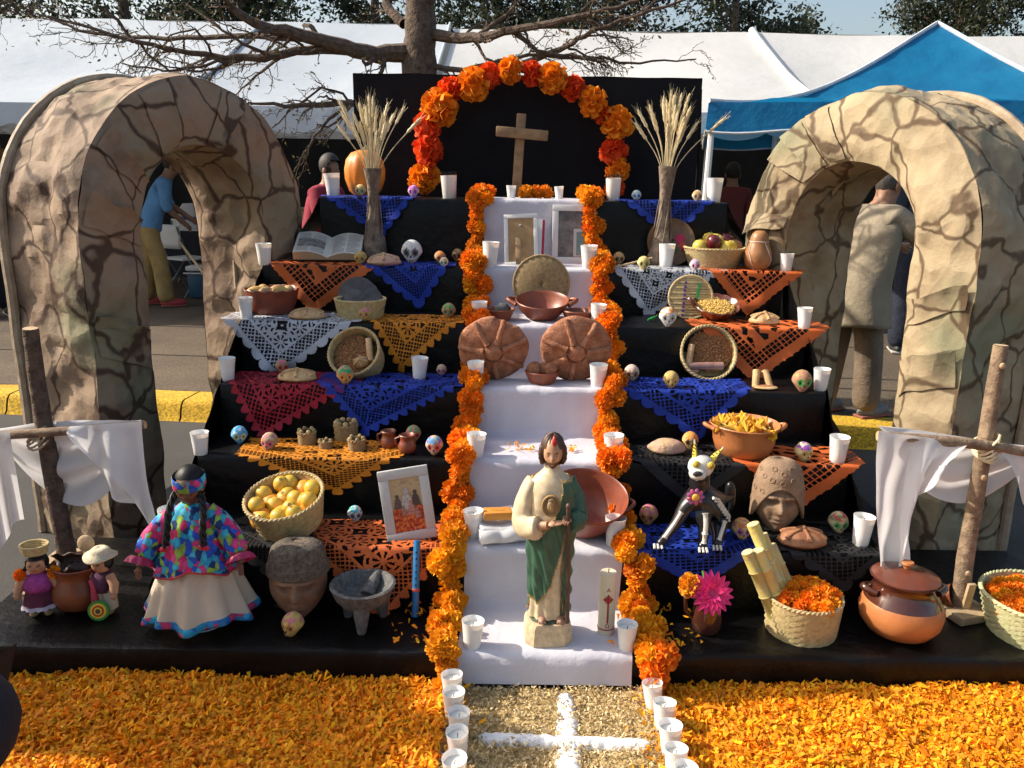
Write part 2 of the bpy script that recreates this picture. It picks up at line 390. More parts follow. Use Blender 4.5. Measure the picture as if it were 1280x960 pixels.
for k in range(-5, 8):
    b_ = MB(); t0, t1 = k*1.2+.012, (k+1)*1.2
    def kf(a, b, t0=t0, t1=t1):
        i = min(int(round(a*7)), 7); w, z = prof[i]; t = lerp(t0, t1, b)
        return kp(t, w+.006*nz(t*3, w*9, 1), z+.005*nz(t*4, z*20, 7))
    b_.grid(kf, 7, 10)
    b_.build('kerb_stone', m_kerb, kerb, smooth=True, angle=60)
# faint joints in the pavement slabs
m_joint = mat('joint', (.05, .04, .03), rough=.95)
for w in (1.35, 2.6, 3.9):
    j = MB(); j.grid(lambda a, b: kp(lerp(-8, 10, a), w+b*.025+.02*nz(a*9, w, 0), .124), 40, 1); o = j.build('pavement_joint', m_joint, walk)
# plastic sheet on the road beside the steps
def tarp(x0, x1, y0, y1, z0=.006):
    b = MB(); b.grid(lambda a, c: Vector((lerp(x0, x1, a)+.04*nz(c*5, a, 3), lerp(y0, y1, c)+.05*nz(a*5, c, 9), z0+.012*abs(nz(a*9, c*9, 2)))), 24, 24)
    o = b.build('ground_sheet', K['plastic']); return o
tag(tarp(-1.75, -1.0, 2.75, 4.5), 'crumpled black plastic sheet on the road beside the floral-bloused doll side of the altar', 'plastic sheet')
tag(tarp(1.05, 1.8, 2.75, 4.6), 'crumpled black plastic sheet on the road beside the lidded clay pot side of the altar', 'plastic sheet')
# ---------------------------------------------------------------- big marquees
m_tentL = mat('tent_pvc_grey', (.52, .57, .61), (.46, .51, .56), .8, .5, .3, 2.2, trans=.12, bdist=.06)
m_tentR = mat('tent_pvc_white', (.66, .66, .64), (.60, .60, .575), .8, .5, .3, 2.2, trans=.12, bdist=.06)
m_tentshade = mat('tent_inner_shade', (.03, .032, .04), (.018, .02, .026), 2, .8, .3, 5)  # near-black colour stands in for the shade inside the marquees
m_tarpblue = mat('tent_wall_blue', (.02, .06, .17), (.015, .04, .12), 2, .8, .3, 5)
def marquee(label, x0, x1, ye, ze, yr, zr, yb, mt, shade_wallm, seams, sr=.05):
    t = thing('marquee', label, 'marquee', ((x0+x1)/2, ye, 0), group=None)
    ox, oy = (x0+x1)/2, ye
    def sag(a, b, x): return -.09*math.sin(math.pi*b)*(1+.5*math.sin(x*2.1))+.03*nz(x*.8, b*3, 5)
    xs = [x0]+seams+[x1]
    for q, w in zip(xs, xs[1:]):
        b = MB(); b.grid(lambda a, c: Vector((lerp(q, w, a)-ox, lerp(ye, yr, c)-oy, lerp(ze, zr, c)+sag(a, c, lerp(q, w, a))-.05*math.sin(math.pi*a)*math.sin(math.pi*c))), 16, 10)
        b.build('roof_panel', mt, t)
        b = MB(); b.grid(lambda a, c: Vector((lerp(q, w, a)-ox, lerp(yr, yb, c)-oy, lerp(zr, ze, c))), 8, 4); b.build('roof_panel', mt, t)
        s = MB(); s.tube([(w-ox, lerp(ye, yr, k/8)-oy, lerp(ze, zr, k/8)+sag(1, k/8, w)+.02) for k in range(9)], sr, 8); s.build('roof_seam', mt, t)
    # scalloped valance
    v = MB(); n = int((x1-x0)/.06); pitch = .62
    def vz(x, c):
        ph = ((x/pitch) % 1.0); low = .17+.09*abs(math.sin(math.pi*ph))**.6
        return ze-low*c
    v.grid(lambda a, c: Vector((lerp(x0, x1, a)-ox, -.01-.03*c+.025*nz(lerp(x0, x1, a)*1.7, c, 0), vz(lerp(x0, x1, a), c))), n, 3); v.build('valance', mt, t)
    for k in range(int((x1-x0)/3.2)+1):
        x = x0+.25+k*3.2
        if x > x1: break
        p = MB(); p.tube([(x-ox, .08, 0), (x-ox, .08, ze)], .035, 10); p.build('post', K['white'], t)
        p = MB(); p.tube([(x-ox, yb-oy-.1, 0), (x-ox, yb-oy-.1, ze)], .035, 10); p.build('post', K['white'], t)
    w = MB(); w.grid(lambda a, c: Vector((lerp(x0, x1, a)-ox, yb-oy-.2+.06*math.sin(lerp(x0, x1, a)*9)*(.4+.6*c), lerp(ze, .13, c))), 160, 6); w.build('back_wall', shade_wallm, t)  # wall coloured dark where the tent inside is only shaded
    for xs_ in (x0+.02, x1-.02):
        w = MB(); w.grid(lambda a, c: Vector((xs_-ox, lerp(0.15, yb-oy-.25, a), lerp(ze, .13, c))), 8, 4); w.build('side_wall', shade_wallm, t)
    return t
EY = 8.3; EZ = P(640, 137, y=EY).z; RY = 11.6; RZ = P(640, 32, y=RY).z
marquee('long pale grey marquee with scalloped valance behind the leaning tree', -13, -.9, EY, EZ, RY, RZ, 15.2, m_tentL, m_tentshade, [-8.8, -3.4], .018)
marquee('bright white marquee with a raised roof seam behind the blue canopy', -.84, 13, EY+.05, EZ, RY, RZ-.05, 15.2, m_tentR, m_tentshade, [P(985, 60, y=10).x, 8.2])
# ---------------------------------------------------------------- blue pop-up canopy
m_blue = mat('blue_canopy', (.010, .26, .52), (.007, .19, .42), 3.0, .5, .45, 2.6, trans=.45, bdist=.06)
m_trim = mat('silver_trim', (.62, .66, .70), rough=.5)
c0 = P(886, 128, y=5.8); zE = c0.z
A = Vector((c0.x, 5.8, zE)); B = Vector((c0.x+2.95, 5.15, zE)); perp = Vector((.215, .976, 0))*2.9
C_, D_ = B+perp, A+perp
pk = P(1172, 30, y=7.0); 
t = thing('canopy_tent', 'bright blue pop-up canopy with pale trim and peaked roof over a white leg', 'canopy', (A.x, A.y, 0))
org = Vector((A.x, A.y, 0))
def hip(p, s): 
    q = lerp(p, pk, s); q = Vector(q); q.z -= .24*math.sin(math.pi*min(s*1.0, 1))*(1-.45*s); return q
cs = [A, B, C_, D_]
for i in range(4):
    p, q = cs[i], cs[(i+1) % 4]
    def rf(a, b, p=p, q=q, i=i):
        w = hip(p, b).lerp(hip(q, b), a)
        w.z += -.10*math.sin(math.pi*a)*(1-b)*b*2+.05*nz(w.x*2.2, w.y*2.2+i, w.z*5)*(1-b)+.02*nz(w.x*6, w.y*6+i, w.z*9)*(1-b*b)
        return w-org
    MB().grid(rf, 22, 20).build('roof_panel', m_blue, t)
    def vf(a, b, p=p, q=q):
        w = p.lerp(q, a); o2 = (w-(A+C_)/2); o2.z = 0; o2.normalize()
        return w+o2*.012*b+Vector((0, 0, -.19*b-.012*math.sin(a*23)*b))-org
    MB().grid(vf, 40, 3).build('valance', m_blue, t)
    MB().tube([vf(k/30, 1.0) for k in range(31)], .009, 6).build('valance_trim', m_trim, t)
    MB().tube([hip(p, k/16)+Vector((0, 0, .012))-org for k in range(17)], .016, 6).build('hip_trim', m_trim, t)
    lp = MB(); lp.tube([p+Vector((0, 0, -.02))-org+(pk-p)*.02, Vector((p.x, p.y, .125 if True else 0))-org+(pk-p)*.02*Vector((1, 1, 0)).length*0], .022, 8); lp.build('leg', K['white'], t)
# ---------------------------------------------------------------- arches of painted paper
def arch(name, label, near, d, nrm, W_, leg, top, thick, mt, seed, polelabel=None):
    """near: ground corner of the near leg; d: along the face; nrm: away from the face (thickness direction)"""
    t = thing(name, label, 'arch', near)
    Ro, Ri = W_/2, W_/2-leg; hs = top-Ro
    Lo = hs; n = 70
    def prof_(s, R):          # s 0..1 from near foot over the crown to the far foot
        tot = 2*hs+math.pi*(Ro)
        q = s*tot
        if q < hs: return (Ro-R if False else Ro-R, q)
        if q < hs+math.pi*Ro:
            th = (q-hs)/Ro; return (Ro-R*math.cos(th), hs+R*math.sin(th))
        return (Ro+R, max(tot-q, 0))
    def crump(p, amp):
        f = abs(nz(p.x*3.1+seed, p.y*3.1, p.z*3.1)); g = nz(p.x*7+seed, p.y*7, p.z*7); h = abs(nz(p.x*15, p.y*15+seed, p.z*15))
        return amp*(1.7*f+.6*g+.7*h)
    def place(sx, z, w): return d*sx+nrm*w+Vector((0, 0, z))
    def face(w, sgn):
        def f(a, b):
            R = lerp(Ri, Ro, b); sx, z = prof_(a, R)
            p = place(sx, z, w); edge = min(b, 1-b)*2
            e = crump(p, .02)*(.35+.65*min(edge*3, 1))
            bulge = .022*math.sin(math.pi*b)
            wob = .022*nz(sx*3+seed, z*3, b*3+w)+.01*nz(sx*9+seed, z*9, 4)
            return p+nrm*sgn*(e+bulge)+d*wob+Vector((0, 0, wob*.6*(1 if z > .1 else 0)))
        return f
    MB().grid(face(0, -1), 170, 18).build('front_panel', mt, t, angle=28)
    MB().grid(face(thick, 1), 120, 12).build('back_panel', mt, t, angle=28)
    def skinf(R, sgn):
        def f(a, b):
            sx, z = prof_(a, R); p = place(sx, z, lerp(-.004, thick, b))
            c = Vector((Ro, 0)); rv = Vector((sx-Ro, max(z-hs, 0)))
            rv = rv.normalized() if rv.length > 1e-6 else Vector((1, 0))
            od = d*rv.x+Vector((0, 0, 1))*rv.y
            e = (crump(p, .034)-.012)*(math.sin(math.pi*b)**.5*.9+.1)
            wob = .022*nz(sx*3+seed, z*3, (1 if R > (Ri+Ro)/2 else 0)*3+lerp(0, thick, b))+.01*nz(sx*9+seed, z*9, 4)
            return p+od*sgn*e+d*wob+Vector((0, 0, wob*.6*(1 if z > .1 else 0)))
        return f
    MB().grid(skinf(Ro, 1), 190, 20).build('outer_skin', mt, t, angle=28)
    MB().grid(skinf(Ri, -1), 150, 16).build('inner_skin', mt, t, angle=28)
    # cane hoops the paper is stretched on
    MB().tube([place(*prof_(k/60, Ro+.012), thick+.01)+d*.006*nz(k*.4, 0, seed) for k in range(61)], .021, 8, fn=lambda i, th: 1+.12*(i % 9 == 0)).build('hoop_pole', K['pole'], t)
    MB().tube([place(*prof_(k/60, Ri+.02), thick*.5)-d*0 for k in range(61)], .014, 8).build('hoop_pole', K['pole'], t)
    # torn paper flaps and seams
    for q in range(7):
        a0 = rnd.uniform(.12, .8); da = rnd.uniform(.02, .035); fo = face(0, -1); lift = rnd.uniform(.018, .045)
        def fl(a, b, a0=a0, da=da, fo=fo, lift=lift):
            p = fo(a0+da*a+.02*b, .05+.9*b); return p-nrm*(.008+lift*a*a*(.4+.6*math.sin(b*2.6)))
        MB().grid(fl, 4, 14).build('paper_flap', mt, t, angle=30)
    return t
dl = Vector((.444, .896, 0)).normalized(); nl = Vector((-.896, .444, 0)).normalized()
nL = P(105, 300, y=3.13); 
arch('paper_arch', 'reddish brown painted kraft paper arch behind the doll in a flowered blouse', Vector((nL.x-.02, 3.13, .003)), dl, nl, 1.27, .28, 1.96, .44, K['kraftL'], 3)
dr = Vector((-.444, .896, 0)).normalized(); nr = Vector((.896, .444, 0)).normalized()
nR = P(1222, 300, y=3.05)
arch('paper_arch', 'sandy painted kraft paper arch beside the man in a beige coat', Vector((nR.x+.02, 3.05, .003)), dr, nr, 1.26, .28, 1.93, .42, K['kraftR'], 11)
# ================================================================ bare tree behind the altar
def V3(u, v, y): return P(u, v, y=y)
tr = thing('bare_tree', 'bare spreading tree with a thick dark trunk behind the black panel', 'tree', (xat(528, 5.7, 0), 5.7, .12))
tro = Vector(tr.location)
tk = [Vector((xat(528, 5.7, 0)+.06, 5.7, .0)), V3(532, 260, 5.7), V3(524, 90, 5.7), V3(526, 20, 5.68), V3(519, -120, 5.7), V3(528, -330, 5.75), V3(520, -560, 5.8)]
def smooth(pts, n=6):
    out = []; m = len(pts)
    for i in range(m-1):
        p0, p1, p2, p3 = pts[max(i-1, 0)], pts[i], pts[i+1], pts[min(i+2, m-1)]
        for k in range(n):
            t = k/n; out.append(.5*((2*p1)+(p2-p0)*t+(2*p0-5*p1+4*p2-p3)*t*t+(3*p1-p0-3*p2+p3)*t**3))
    out.append(pts[-1]); return out
sp = smooth(tk, 8)
MB().tube([p-tro for p in sp], [lerp(.15, .045, k/(len(sp)-1))*(1.25 if k < 2 else 1) for k in range(len(sp))], 14,
          fn=lambda i, th: 1+.09*nz(math.cos(th)*2, math.sin(th)*2, i*.5)+.05*math.sin(th*5+i)).build('trunk', K['bark'], tr)
twigs = MB(); leafv = []; 
def branch(pts, r0, r1, depth=0, seg=6, dens=1.0, mb=None):
    s = smooth([Vector(p) for p in pts], 5)
    for k in range(1, len(s)-1):
        s[k] = s[k]+Vector((nz(k*.7, r0*99, 1), nz(k*.7, r0*99, 5), nz(k*.7, r0*99, 9)))*(.02 if depth == 0 else .012)
    rr = [lerp(r0, r1, k/(len(s)-1)) for k in range(len(s))]
    (mb or twigs).tube([p-tro for p in s], rr, seg, cap=False)
    if depth >= 3: return
    L = sum((s[k+1]-s[k]).length for k in range(len(s)-1))
    n = int(L*dens*(13 if depth == 0 else 15 if depth == 1 else 9))
    for q in range(n):
        k = rnd.randrange(max(1, len(s)//5), len(s)-1)
        p = s[k]; tdir = (s[min(k+1, len(s)-1)]-s[k-1]).normalized()
        out = Vector((rnd.gauss(0, 1), rnd.gauss(0, .8), rnd.gauss(-.05, .6)))
        out = (out-tdir*out.dot(tdir)).normalized()
        dr_ = (tdir*rnd.uniform(.5, 1.2)+out*rnd.uniform(.4, 1.0)+Vector((0, 0, -.12))).normalized()
        ln = L*rnd.uniform(.18, .42)*(1-.5*k/len(s))*(1 if depth else .8); ln = min(max(ln, .10), .9)
        e1 = p+dr_*ln*.5+Vector((rnd.gauss(0, .04), rnd.gauss(0, .04), rnd.gauss(0, .04)))*ln*3
        e2 = p+dr_*ln+Vector((rnd.gauss(0, .1), rnd.gauss(0, .1), rnd.gauss(-.05, .1)))*ln
        r = max(rr[k]*rnd.uniform(.3, .55), .0020)
        branch([p, e1, e2], r, max(r*.35, .0016), depth+1, 4 if depth else 5, dens)
        if depth >= 1 and rnd.random() < .5: leafv.append((e2.copy(), dr_.copy()))
mains = [
    ([(520, 62, 5.7), (470, 66, 5.6), (400, 50, 5.45), (330, 32, 5.3), (285, 10, 5.2)], .065, .02),
    ([(470, 66, 5.6), (400, 62, 5.5), (320, 72, 5.4), (255, 68, 5.35), (170, 52, 5.2), (60, 20, 5.1)], .036, .006),
    ([(400, 50, 5.5), (300, 45, 5.6), (190, 48, 5.7), (100, 38, 5.75), (40, 8, 5.8)], .022, .005),
    ([(300, 68, 5.4), (270, 78, 5.35), (205, 88, 5.3), (150, 78, 5.3)], .012, .004),
    ([(132, 10, 5.2), (175, 58, 5.25), (222, 97, 5.3)], .011, .006),
    ([(520, 118, 5.7), (440, 128, 5.5), (370, 132, 5.35), (310, 128, 5.3)], .030, .006),
    ([(440, 128, 5.5), (410, 150, 5.45), (385, 185, 5.4), (368, 215, 5.4)], .012, .004),
    ([(440, 126, 5.5), (400, 112, 5.4), (340, 160, 5.35)], .010, .004),
    ([(505, 30, 5.7), (485, 10, 5.8), (478, -20, 5.9), (470, -120, 6.0)], .035, .02),
    ([(530, 42, 5.7), (590, 48, 5.5), (640, 38, 5.3), (720, 22, 5.1), (800, 0, 5.0)], .040, .010),
    ([(640, 38, 5.3), (680, 66, 5.35), (740, 72, 5.3), (800, 78, 5.3), (870, 74, 5.4)], .016, .004),
    ([(640, 85, 5.75), (700, 62, 5.5), (740, 40, 5.3), (800, 18, 5.2), (870, -5, 5.1)], .022, .007),
    ([(530, 78, 5.7), (580, 88, 5.6), (660, 70, 5.4), (760, 78, 5.3)], .022, .005),
    ([(590, 48, 5.5), (640, 10, 5.4), (660, -30, 5.3)], .018, .006),
    ([(524, 20, 5.7), (560, -40, 5.5), (640, -120, 5.2), (760, -190, 4.9)], .045, .012),
    ([(522, -60, 5.7), (440, -120, 5.5), (330, -170, 5.2), (200, -200, 5.0)], .045, .012),
    ([(526, -230, 5.75), (600, -330, 5.6), (700, -420, 5.4)], .035, .01),
    ([(526, -280, 5.75), (430, -380, 5.6), (330, -470, 5.4)], .035, .01),
]
for q, (pts, r0, r1) in enumerate(mains):
    b = MB(); branch([V3(*p) for p in pts], r0, r1, 0, 8, .85 if q < 14 else .5, b); b.build('limb', K['bark'], tr)
twigs.build('twigs', K['bark'], tr)['kind'] = 'stuff'
def leafcards(pts, size, mt, name, parent, jitter=.05, cols=None, per=3, org=Vector((0, 0, 0))):
    n = len(pts)*per
    c = np.repeat(np.array([tuple(p) for p in pts], dtype=np.float32), per, axis=0)+npr.normal(0, jitter, (n, 3))
    a = npr.normal(0, 1, (n, 3)); a /= np.linalg.norm(a, axis=1)[:, None]
    b = npr.normal(0, 1, (n, 3)); b -= a*(a*b).sum(1)[:, None]; b /= np.linalg.norm(b, axis=1)[:, None]
    s = (size*npr.uniform(.6, 1.3, n))[:, None]
    v = np.stack([c-a*s, c-b*s*.45+a*s*.1, c+a*s, c+b*s*.45+a*s*.1], 1).reshape(-1, 3)-np.array(tuple(org))
    f = np.arange(n*4).reshape(-1, 4)
    col = None
    if cols is not None:
        base = np.array(cols)[npr.integers(0, len(cols), n)]*npr.uniform(.7, 1.25, (n, 1)); col = np.repeat(base, 4, axis=0)
    me = npmesh(name, v, f, mt, col, smooth=False); return link(name, me, parent)
m_leaf = mat('leaf', attr=True, scale=20, rough=.6, trans=.3)
leafcards([p for p, _ in leafv], .014, m_leaf, 'leaves', tr, .02, [(.13, .12, .03), (.2, .16, .05), (.10, .11, .03)], 2, tro)
# ---------------------------------------------------------------- evergreen trees behind the marquees
EVL = ['dark evergreen tree with a dense rounded crown', 'tall dark evergreen with a leaning top', 'broad dusty green evergreen tree', 'slim dark conifer', 'dense evergreen with drooping lower boughs', 'wide dark evergreen mass']
spots = [(-11.5, 17.2, 7.5, 2.6), (-8.4, 18.5, 8.4, 2.5), (-5.6, 17.4, 7.2, 2.2), (-3.1, 18.8, 8.8, 1.6), (-.4, 17.6, 7.0, 2.1), (1.9, 18.2, 8.0, 2.3), (4.3, 17.2, 6.8, 1.9), (7.3, 22, 5.3, .7), (10.4, 20.5, 7.6, 2.3), (13.4, 19.5, 7.8, 2.6), (15.8, 22, 9, 3.0), (-14.6, 20.5, 8.4, 2.8)]
evl = ['behind the grey marquee at its far end', 'behind the grey marquee roof', 'rising over the grey marquee beside the bare trunk', 'between the bare tree boughs', 'just past the bare trunk above the black panel', 'above the flower arch', 'next to the gap of white sky', 'standing alone in the gap of white sky', 'above the blue canopy peak', 'over the far slope of the blue canopy', 'at the end of the tree row past the blue canopy', 'at the end of the tree row past the grey marquee']
for (x, y, h, w), el in zip(spots, evl):
    t = thing('evergreen_tree', ('slim dark conifer ' if w < 1 else 'dark evergreen tree ')+el, 'tree', (x, y, .12), group='evergreen trees behind the marquees')
    b = MB(); b.tube([(0, 0, 0), (.05, 0, h*.4), (-.03, .02, h*.93)], [.16*w**.5, .10*w**.5, .02], 10); b.build('trunk', K['bark'], t)
    pts = []
    lb = MB()
    for q in range(int(46 if w > 1 else 24)):
        zf = rnd.uniform(.2, .97); th = rnd.uniform(0, 6.28)
        rr = w*(math.sin(math.pi*min(zf*.78+.18, 1))**.8)*rnd.uniform(.55, 1.05); z0 = zf*h
        e = Vector((math.cos(th)*rr, math.sin(th)*rr, z0+rnd.uniform(-.1, .45)))
        lb.tube([(0, 0, z0*.86), tuple(e*.5+Vector((0, 0, z0*.42))), tuple(e)], [.035, .02, .006], 5, cap=False)
        for k in range(34):
            f = rnd.uniform(.35, 1.05); c = Vector((e.x*f, e.y*f, lerp(z0*.86, e.z, f)))
            pts.append(c+Vector((rnd.gauss(0, .17), rnd.gauss(0, .17), rnd.gauss(0, .15)))*w**.4)
    lb.build('limbs', K['bark'], t)
    leafcards(pts, .060, m_leaf, 'crown', t, .11, [(.022, .035, .014), (.03, .044, .018), (.018, .026, .013), (.05, .056, .02)], 14)
# ================================================================ stepped altar
CX = .045; HW = [0, 1.22, 1.225, 1.235, 1.24, 1.25, 1.04]
al = thing('stepped_altar', 'seven stepped altar covered in black plastic sheeting', 'altar', (CX, 2.23, 0))
def pstep(i):
    y0, y1 = TY[i], TY[i+1]; z1 = TZ[i]; z0 = 0.004 if i == 0 else TZ[i-1]-.01
    if i == 0: xa, xb = -1.80, 1.98; yb = 3.02
    else: xa, xb = -HW[i], HW[i]; yb = y1+.02 if i < 6 else y1
    b = MB(); n = 90
    segs = [(y0, z0, .0), (y0, lerp(z0, z1, .3), .3), (y0, lerp(z0, z1, .6), .6), (y0, z1-.012, .9), (y0+.004, z1-.003, 1), (y0+.012, z1, 1)]+[(lerp(y0+.03, yb, k/6), z1, 1) for k in range(7)]
    m = len(segs)-1
    def f(a, c):
        x = lerp(xa, xb, a); k = c*m; q = min(int(k), m-1); fr = k-q
        y = lerp(segs[q][0], segs[q+1][0], fr); z = lerp(segs[q][1], segs[q+1][1], fr)
        top = k > 5
        if not top:
            dn = 1-(z-z0)/(z1-z0)
            y -= .012*dn*(nz(x*5, z*3, i*7)+.6*nz(x*13, z*5, i*7)) - .004*nz(x*21, z*9, i)
            z += .004*nz(x*6, 3, i)*(1-dn)
        else: z += (.003*nz(x*6, y*7, i)+.0025*abs(nz(x*15, y*15, i)))*(1 if k > 6 else .5) - .002*(k == 5)
        return Vector((x, y-2.23, z))
    b.grid(f, n, m)
    # sides and back
    for xx in (xa, xb):
        b.add([(xx, y0-2.23, z0), (xx, yb-2.23, z0), (xx, yb-2.23, z1-.002), (xx, y0-2.23, z1-.006)], [(0, 1, 2, 3)])
    b.add([(xa, yb-2.23, z0), (xb, yb-2.23, z0), (xb, yb-2.23, z1), (xa, yb-2.23, z1)], [(0, 1, 2, 3)])
    return b.build('step', K['plastic'], al, angle=35)
for i in range(7): pstep(i)
# plastic running down both flanks of the steps
for sg in (-1, 1):
    b = MB(); nose = [(TY[i], TZ[i], HW[i]) for i in range(1, 6)]
    nose = [(TY[0]+.25, .12, 1.30)]+nose+[(4.2, 1.2, 1.22)]
    def f(a, c):
        k = a*(len(nose)-1); q = min(int(k), len(nose)-2); fr = k-q
        y = lerp(nose[q][0], nose[q+1][0], fr); z = lerp(nose[q][1], nose[q+1][1], fr); w = lerp(nose[q][2], nose[q+1][2], fr)
        lift = .0 if c < .5 else 0
        zz = lerp(z-.02, .01, c**1.1); xx = w+.012+.16*c*min(1, a*2.5)+.014*nz(a*14, c*4, sg)+.010*nz(a*30, c*7, sg)+.012*math.sin(a*34+sg)*c
        return Vector((sg*xx, y-2.23+.10*c, max(zz, .008)))
    b.grid(f, 60, 22); b.build('side_drape', K['plastic'], al, angle=60)
# plastic hanging slantwise from the ends of the top step
for sg in (-1, 1):
    def f(a, c):
        y = lerp(4.19, 4.6, a); w = lerp(1.04, 1.04+.22*c**1.3, 1)
        return Vector((sg*(w+.012*nz(a*5, c*5, sg)+.01*math.sin(a*12)*c), y-2.23-.05*c*(1-a), lerp(1.452, 1.145, c)))
    MB().grid(f, 16, 14).build('side_drape', K['plastic'], al, angle=60)
# core boxes so that no light leaks through the flight
cb = MB()
for i in range(1, 7): cb.box((2*HW[i]-.02, TY[7]-TY[i]-.02, TZ[i]-.03), (0, (TY[7]+TY[i])/2-2.23, (TZ[i]-.03)/2+.002))
cb.build('inner_frame', K['dark'], al, smooth=False)
# ---------------------------------------------------------------- black back panel
pl_ = P(440, 91, y=4.79); pr_ = P(879, 100, y=4.79)
t = thing('back_panel', 'tall black cloth-covered back panel behind the paper flower arch', 'panel', ((pl_.x+pr_.x)/2, 4.80, 1.0))
hw = (pr_.x-pl_.x)/2; zt = (pl_.z+pr_.z)/2-1.0
b = MB(); b.box((2*hw-.01, .03, zt-.01+1.0-.01), (0, .03, (zt-1.0)/2+.0)); b.build('board', K['board'], t, smooth=False)
b = MB(); b.grid(lambda a, c: Vector((lerp(-hw, hw, a), .008+.006*nz(a*7, c*3, 0)+.004*nz(a*19, c*8, 2), lerp(-.99, zt+.004, c)+.004*nz(a*9, 0, 4)*c)), 60, 30); b.build('cloth', K['backcloth'], t)
b = MB(); b.grid(lambda a, c: Vector((lerp(-hw, hw, a), .004+.05*c, zt+.006+.004*nz(a*9, 0, 4))), 60, 2); b.build('cloth_fold', K['backcloth'], t)
b = MB(); b.tube([(hw-.005, .03, zt-.05), (hw+.02, .05, zt-.5), (hw+.015, .05, -.99)], .012, 6); b.build('edge_fold', K['backcloth'], t)
# ---------------------------------------------------------------- white runner down the steps
RX = .115; RWd = .272
pts = [(TY[6]+.30, TZ[6])]
for i in range(6, -1, -1):
    pts += [(TY[i]+.02, TZ[i]), (TY[i]+.004, TZ[i]-.003), (TY[i]-.006, TZ[i]-.016)]
    if i > 0: pts += [(TY[i]-.010, TZ[i-1]+.03), (TY[i]-.016, TZ[i-1]+.008), (TY[i]-.03, TZ[i-1]+.002)]
    else: pts += [(TY[0]-.012, .045), (TY[0]-.018, .018)]
dense = []
for (a, b_), (c, d) in zip(pts, pts[1:]):
    L = math.hypot(c-a, d-b_); n = max(1, int(L/.018))
    for k in range(n): dense.append((lerp(a, c, k/n), lerp(b_, d, k/n)))
dense.append(pts[-1])
nd_ = len(dense)-1
b = MB()
def rf(a, c):
    y, z = dense[int(round(c*nd_))]
    i = min(range(7), key=lambda q: abs(TZ[q]-z)+abs(TY[q]-y)*.0)
    x = RX+lerp(-RWd, RWd, a)*(1+.01*nz(0, y*6, z*6))+.008*nz(a*2, y*5, z*5)
    k = nz(x*7, y*3+z*2, 1)*.006+nz(x*3, z*11, y*4)*.006+nz(x*16, z*6, y*6)*.003
    return Vector((x-RX, y-.006-abs(k)*1.0, z+.006+abs(k)*.5))
b.grid(rf, 46, nd_)
t = b.build('runner_cloth', K['runner'], loc=(RX, 0, 0), angle=75); tag(t, 'long white cloth runner laid down the middle of the black steps', 'cloth')
b = MB(); b.grid(lambda a, c: Vector((lerp(-.235, .27, a)+RX, TY[0]-.022-.006*nz(a*6, c, 0), lerp(.05, .006, c)+.004*nz(a*5, 0, 2))), 30, 4)
# ================================================================ builders of repeated offerings
_cache = {}
def cup_meshes():
    if 'cup' not in _cache:
        p = [(.70, 0), (.72, .01), (.80, .35), (.90, .72), (.985, .985), (1.0, 1.0), (.975, 1.0), (.955, .985), (.88, .75)]
        b = MB(); b.lathe([(r*.345, z) for r, z in p], 24, cap=True)
        w = MB(); w.lathe([(.0, .80), (.10, .80), (.29, .805), (.302, .81)], 24, cap=False)
        k = MB(); k.tube([(0, 0, .79), (.006, .004, .87), (.02, .0, .93)], .012, 5)
        g = MB(); g.lathe([(r*.345, z) for r, z in [(.74, 0), (.76, .01), (.93, .9), (.93, .905), (.0, .9)]], 24, cap=True)
        gl = MB(); gl.lathe([(r*.345, z) for r, z in [(.94, .88), (1.0, 1.05), (.98, 1.05), (.93, .9)]], 24, cap=False)
        m, nd, lk, bs = newmat('clear_glass'); bs.inputs['Transmission Weight'].default_value = 1; bs.inputs['Roughness'].default_value = .05; bs.inputs['IOR'].default_value = 1.2
        _cache['glass'] = m
        _cache['cup'] = (b.mesh('cup', K['cup'], angle=50), w.mesh('wax', K['wax']), k.mesh('wick', K['wick']), g.mesh('wax', K['wax']), gl.mesh('rim', m))
    return _cache['cup']
def cup(loc, h, label, glass=False, tilt=0):
    ms = cup_meshes(); s = h
    t = thing('candle_cup', label, 'candle', loc, rnd.uniform(0, 6), 'candles in white cups', (s*rnd.uniform(.96, 1.1), s*rnd.uniform(.96, 1.1), s*rnd.uniform(.95, 1.04)), rot=(tilt+rnd.uniform(-.04, .04), rnd.uniform(-.06, .06), rnd.uniform(0, .4)))
    if glass: link('wax', ms[3], t); link('glass_rim', ms[4], t)
    else: link('cup', ms[0], t); link('wax', ms[1], t)
    link('wick', ms[2], t); return t
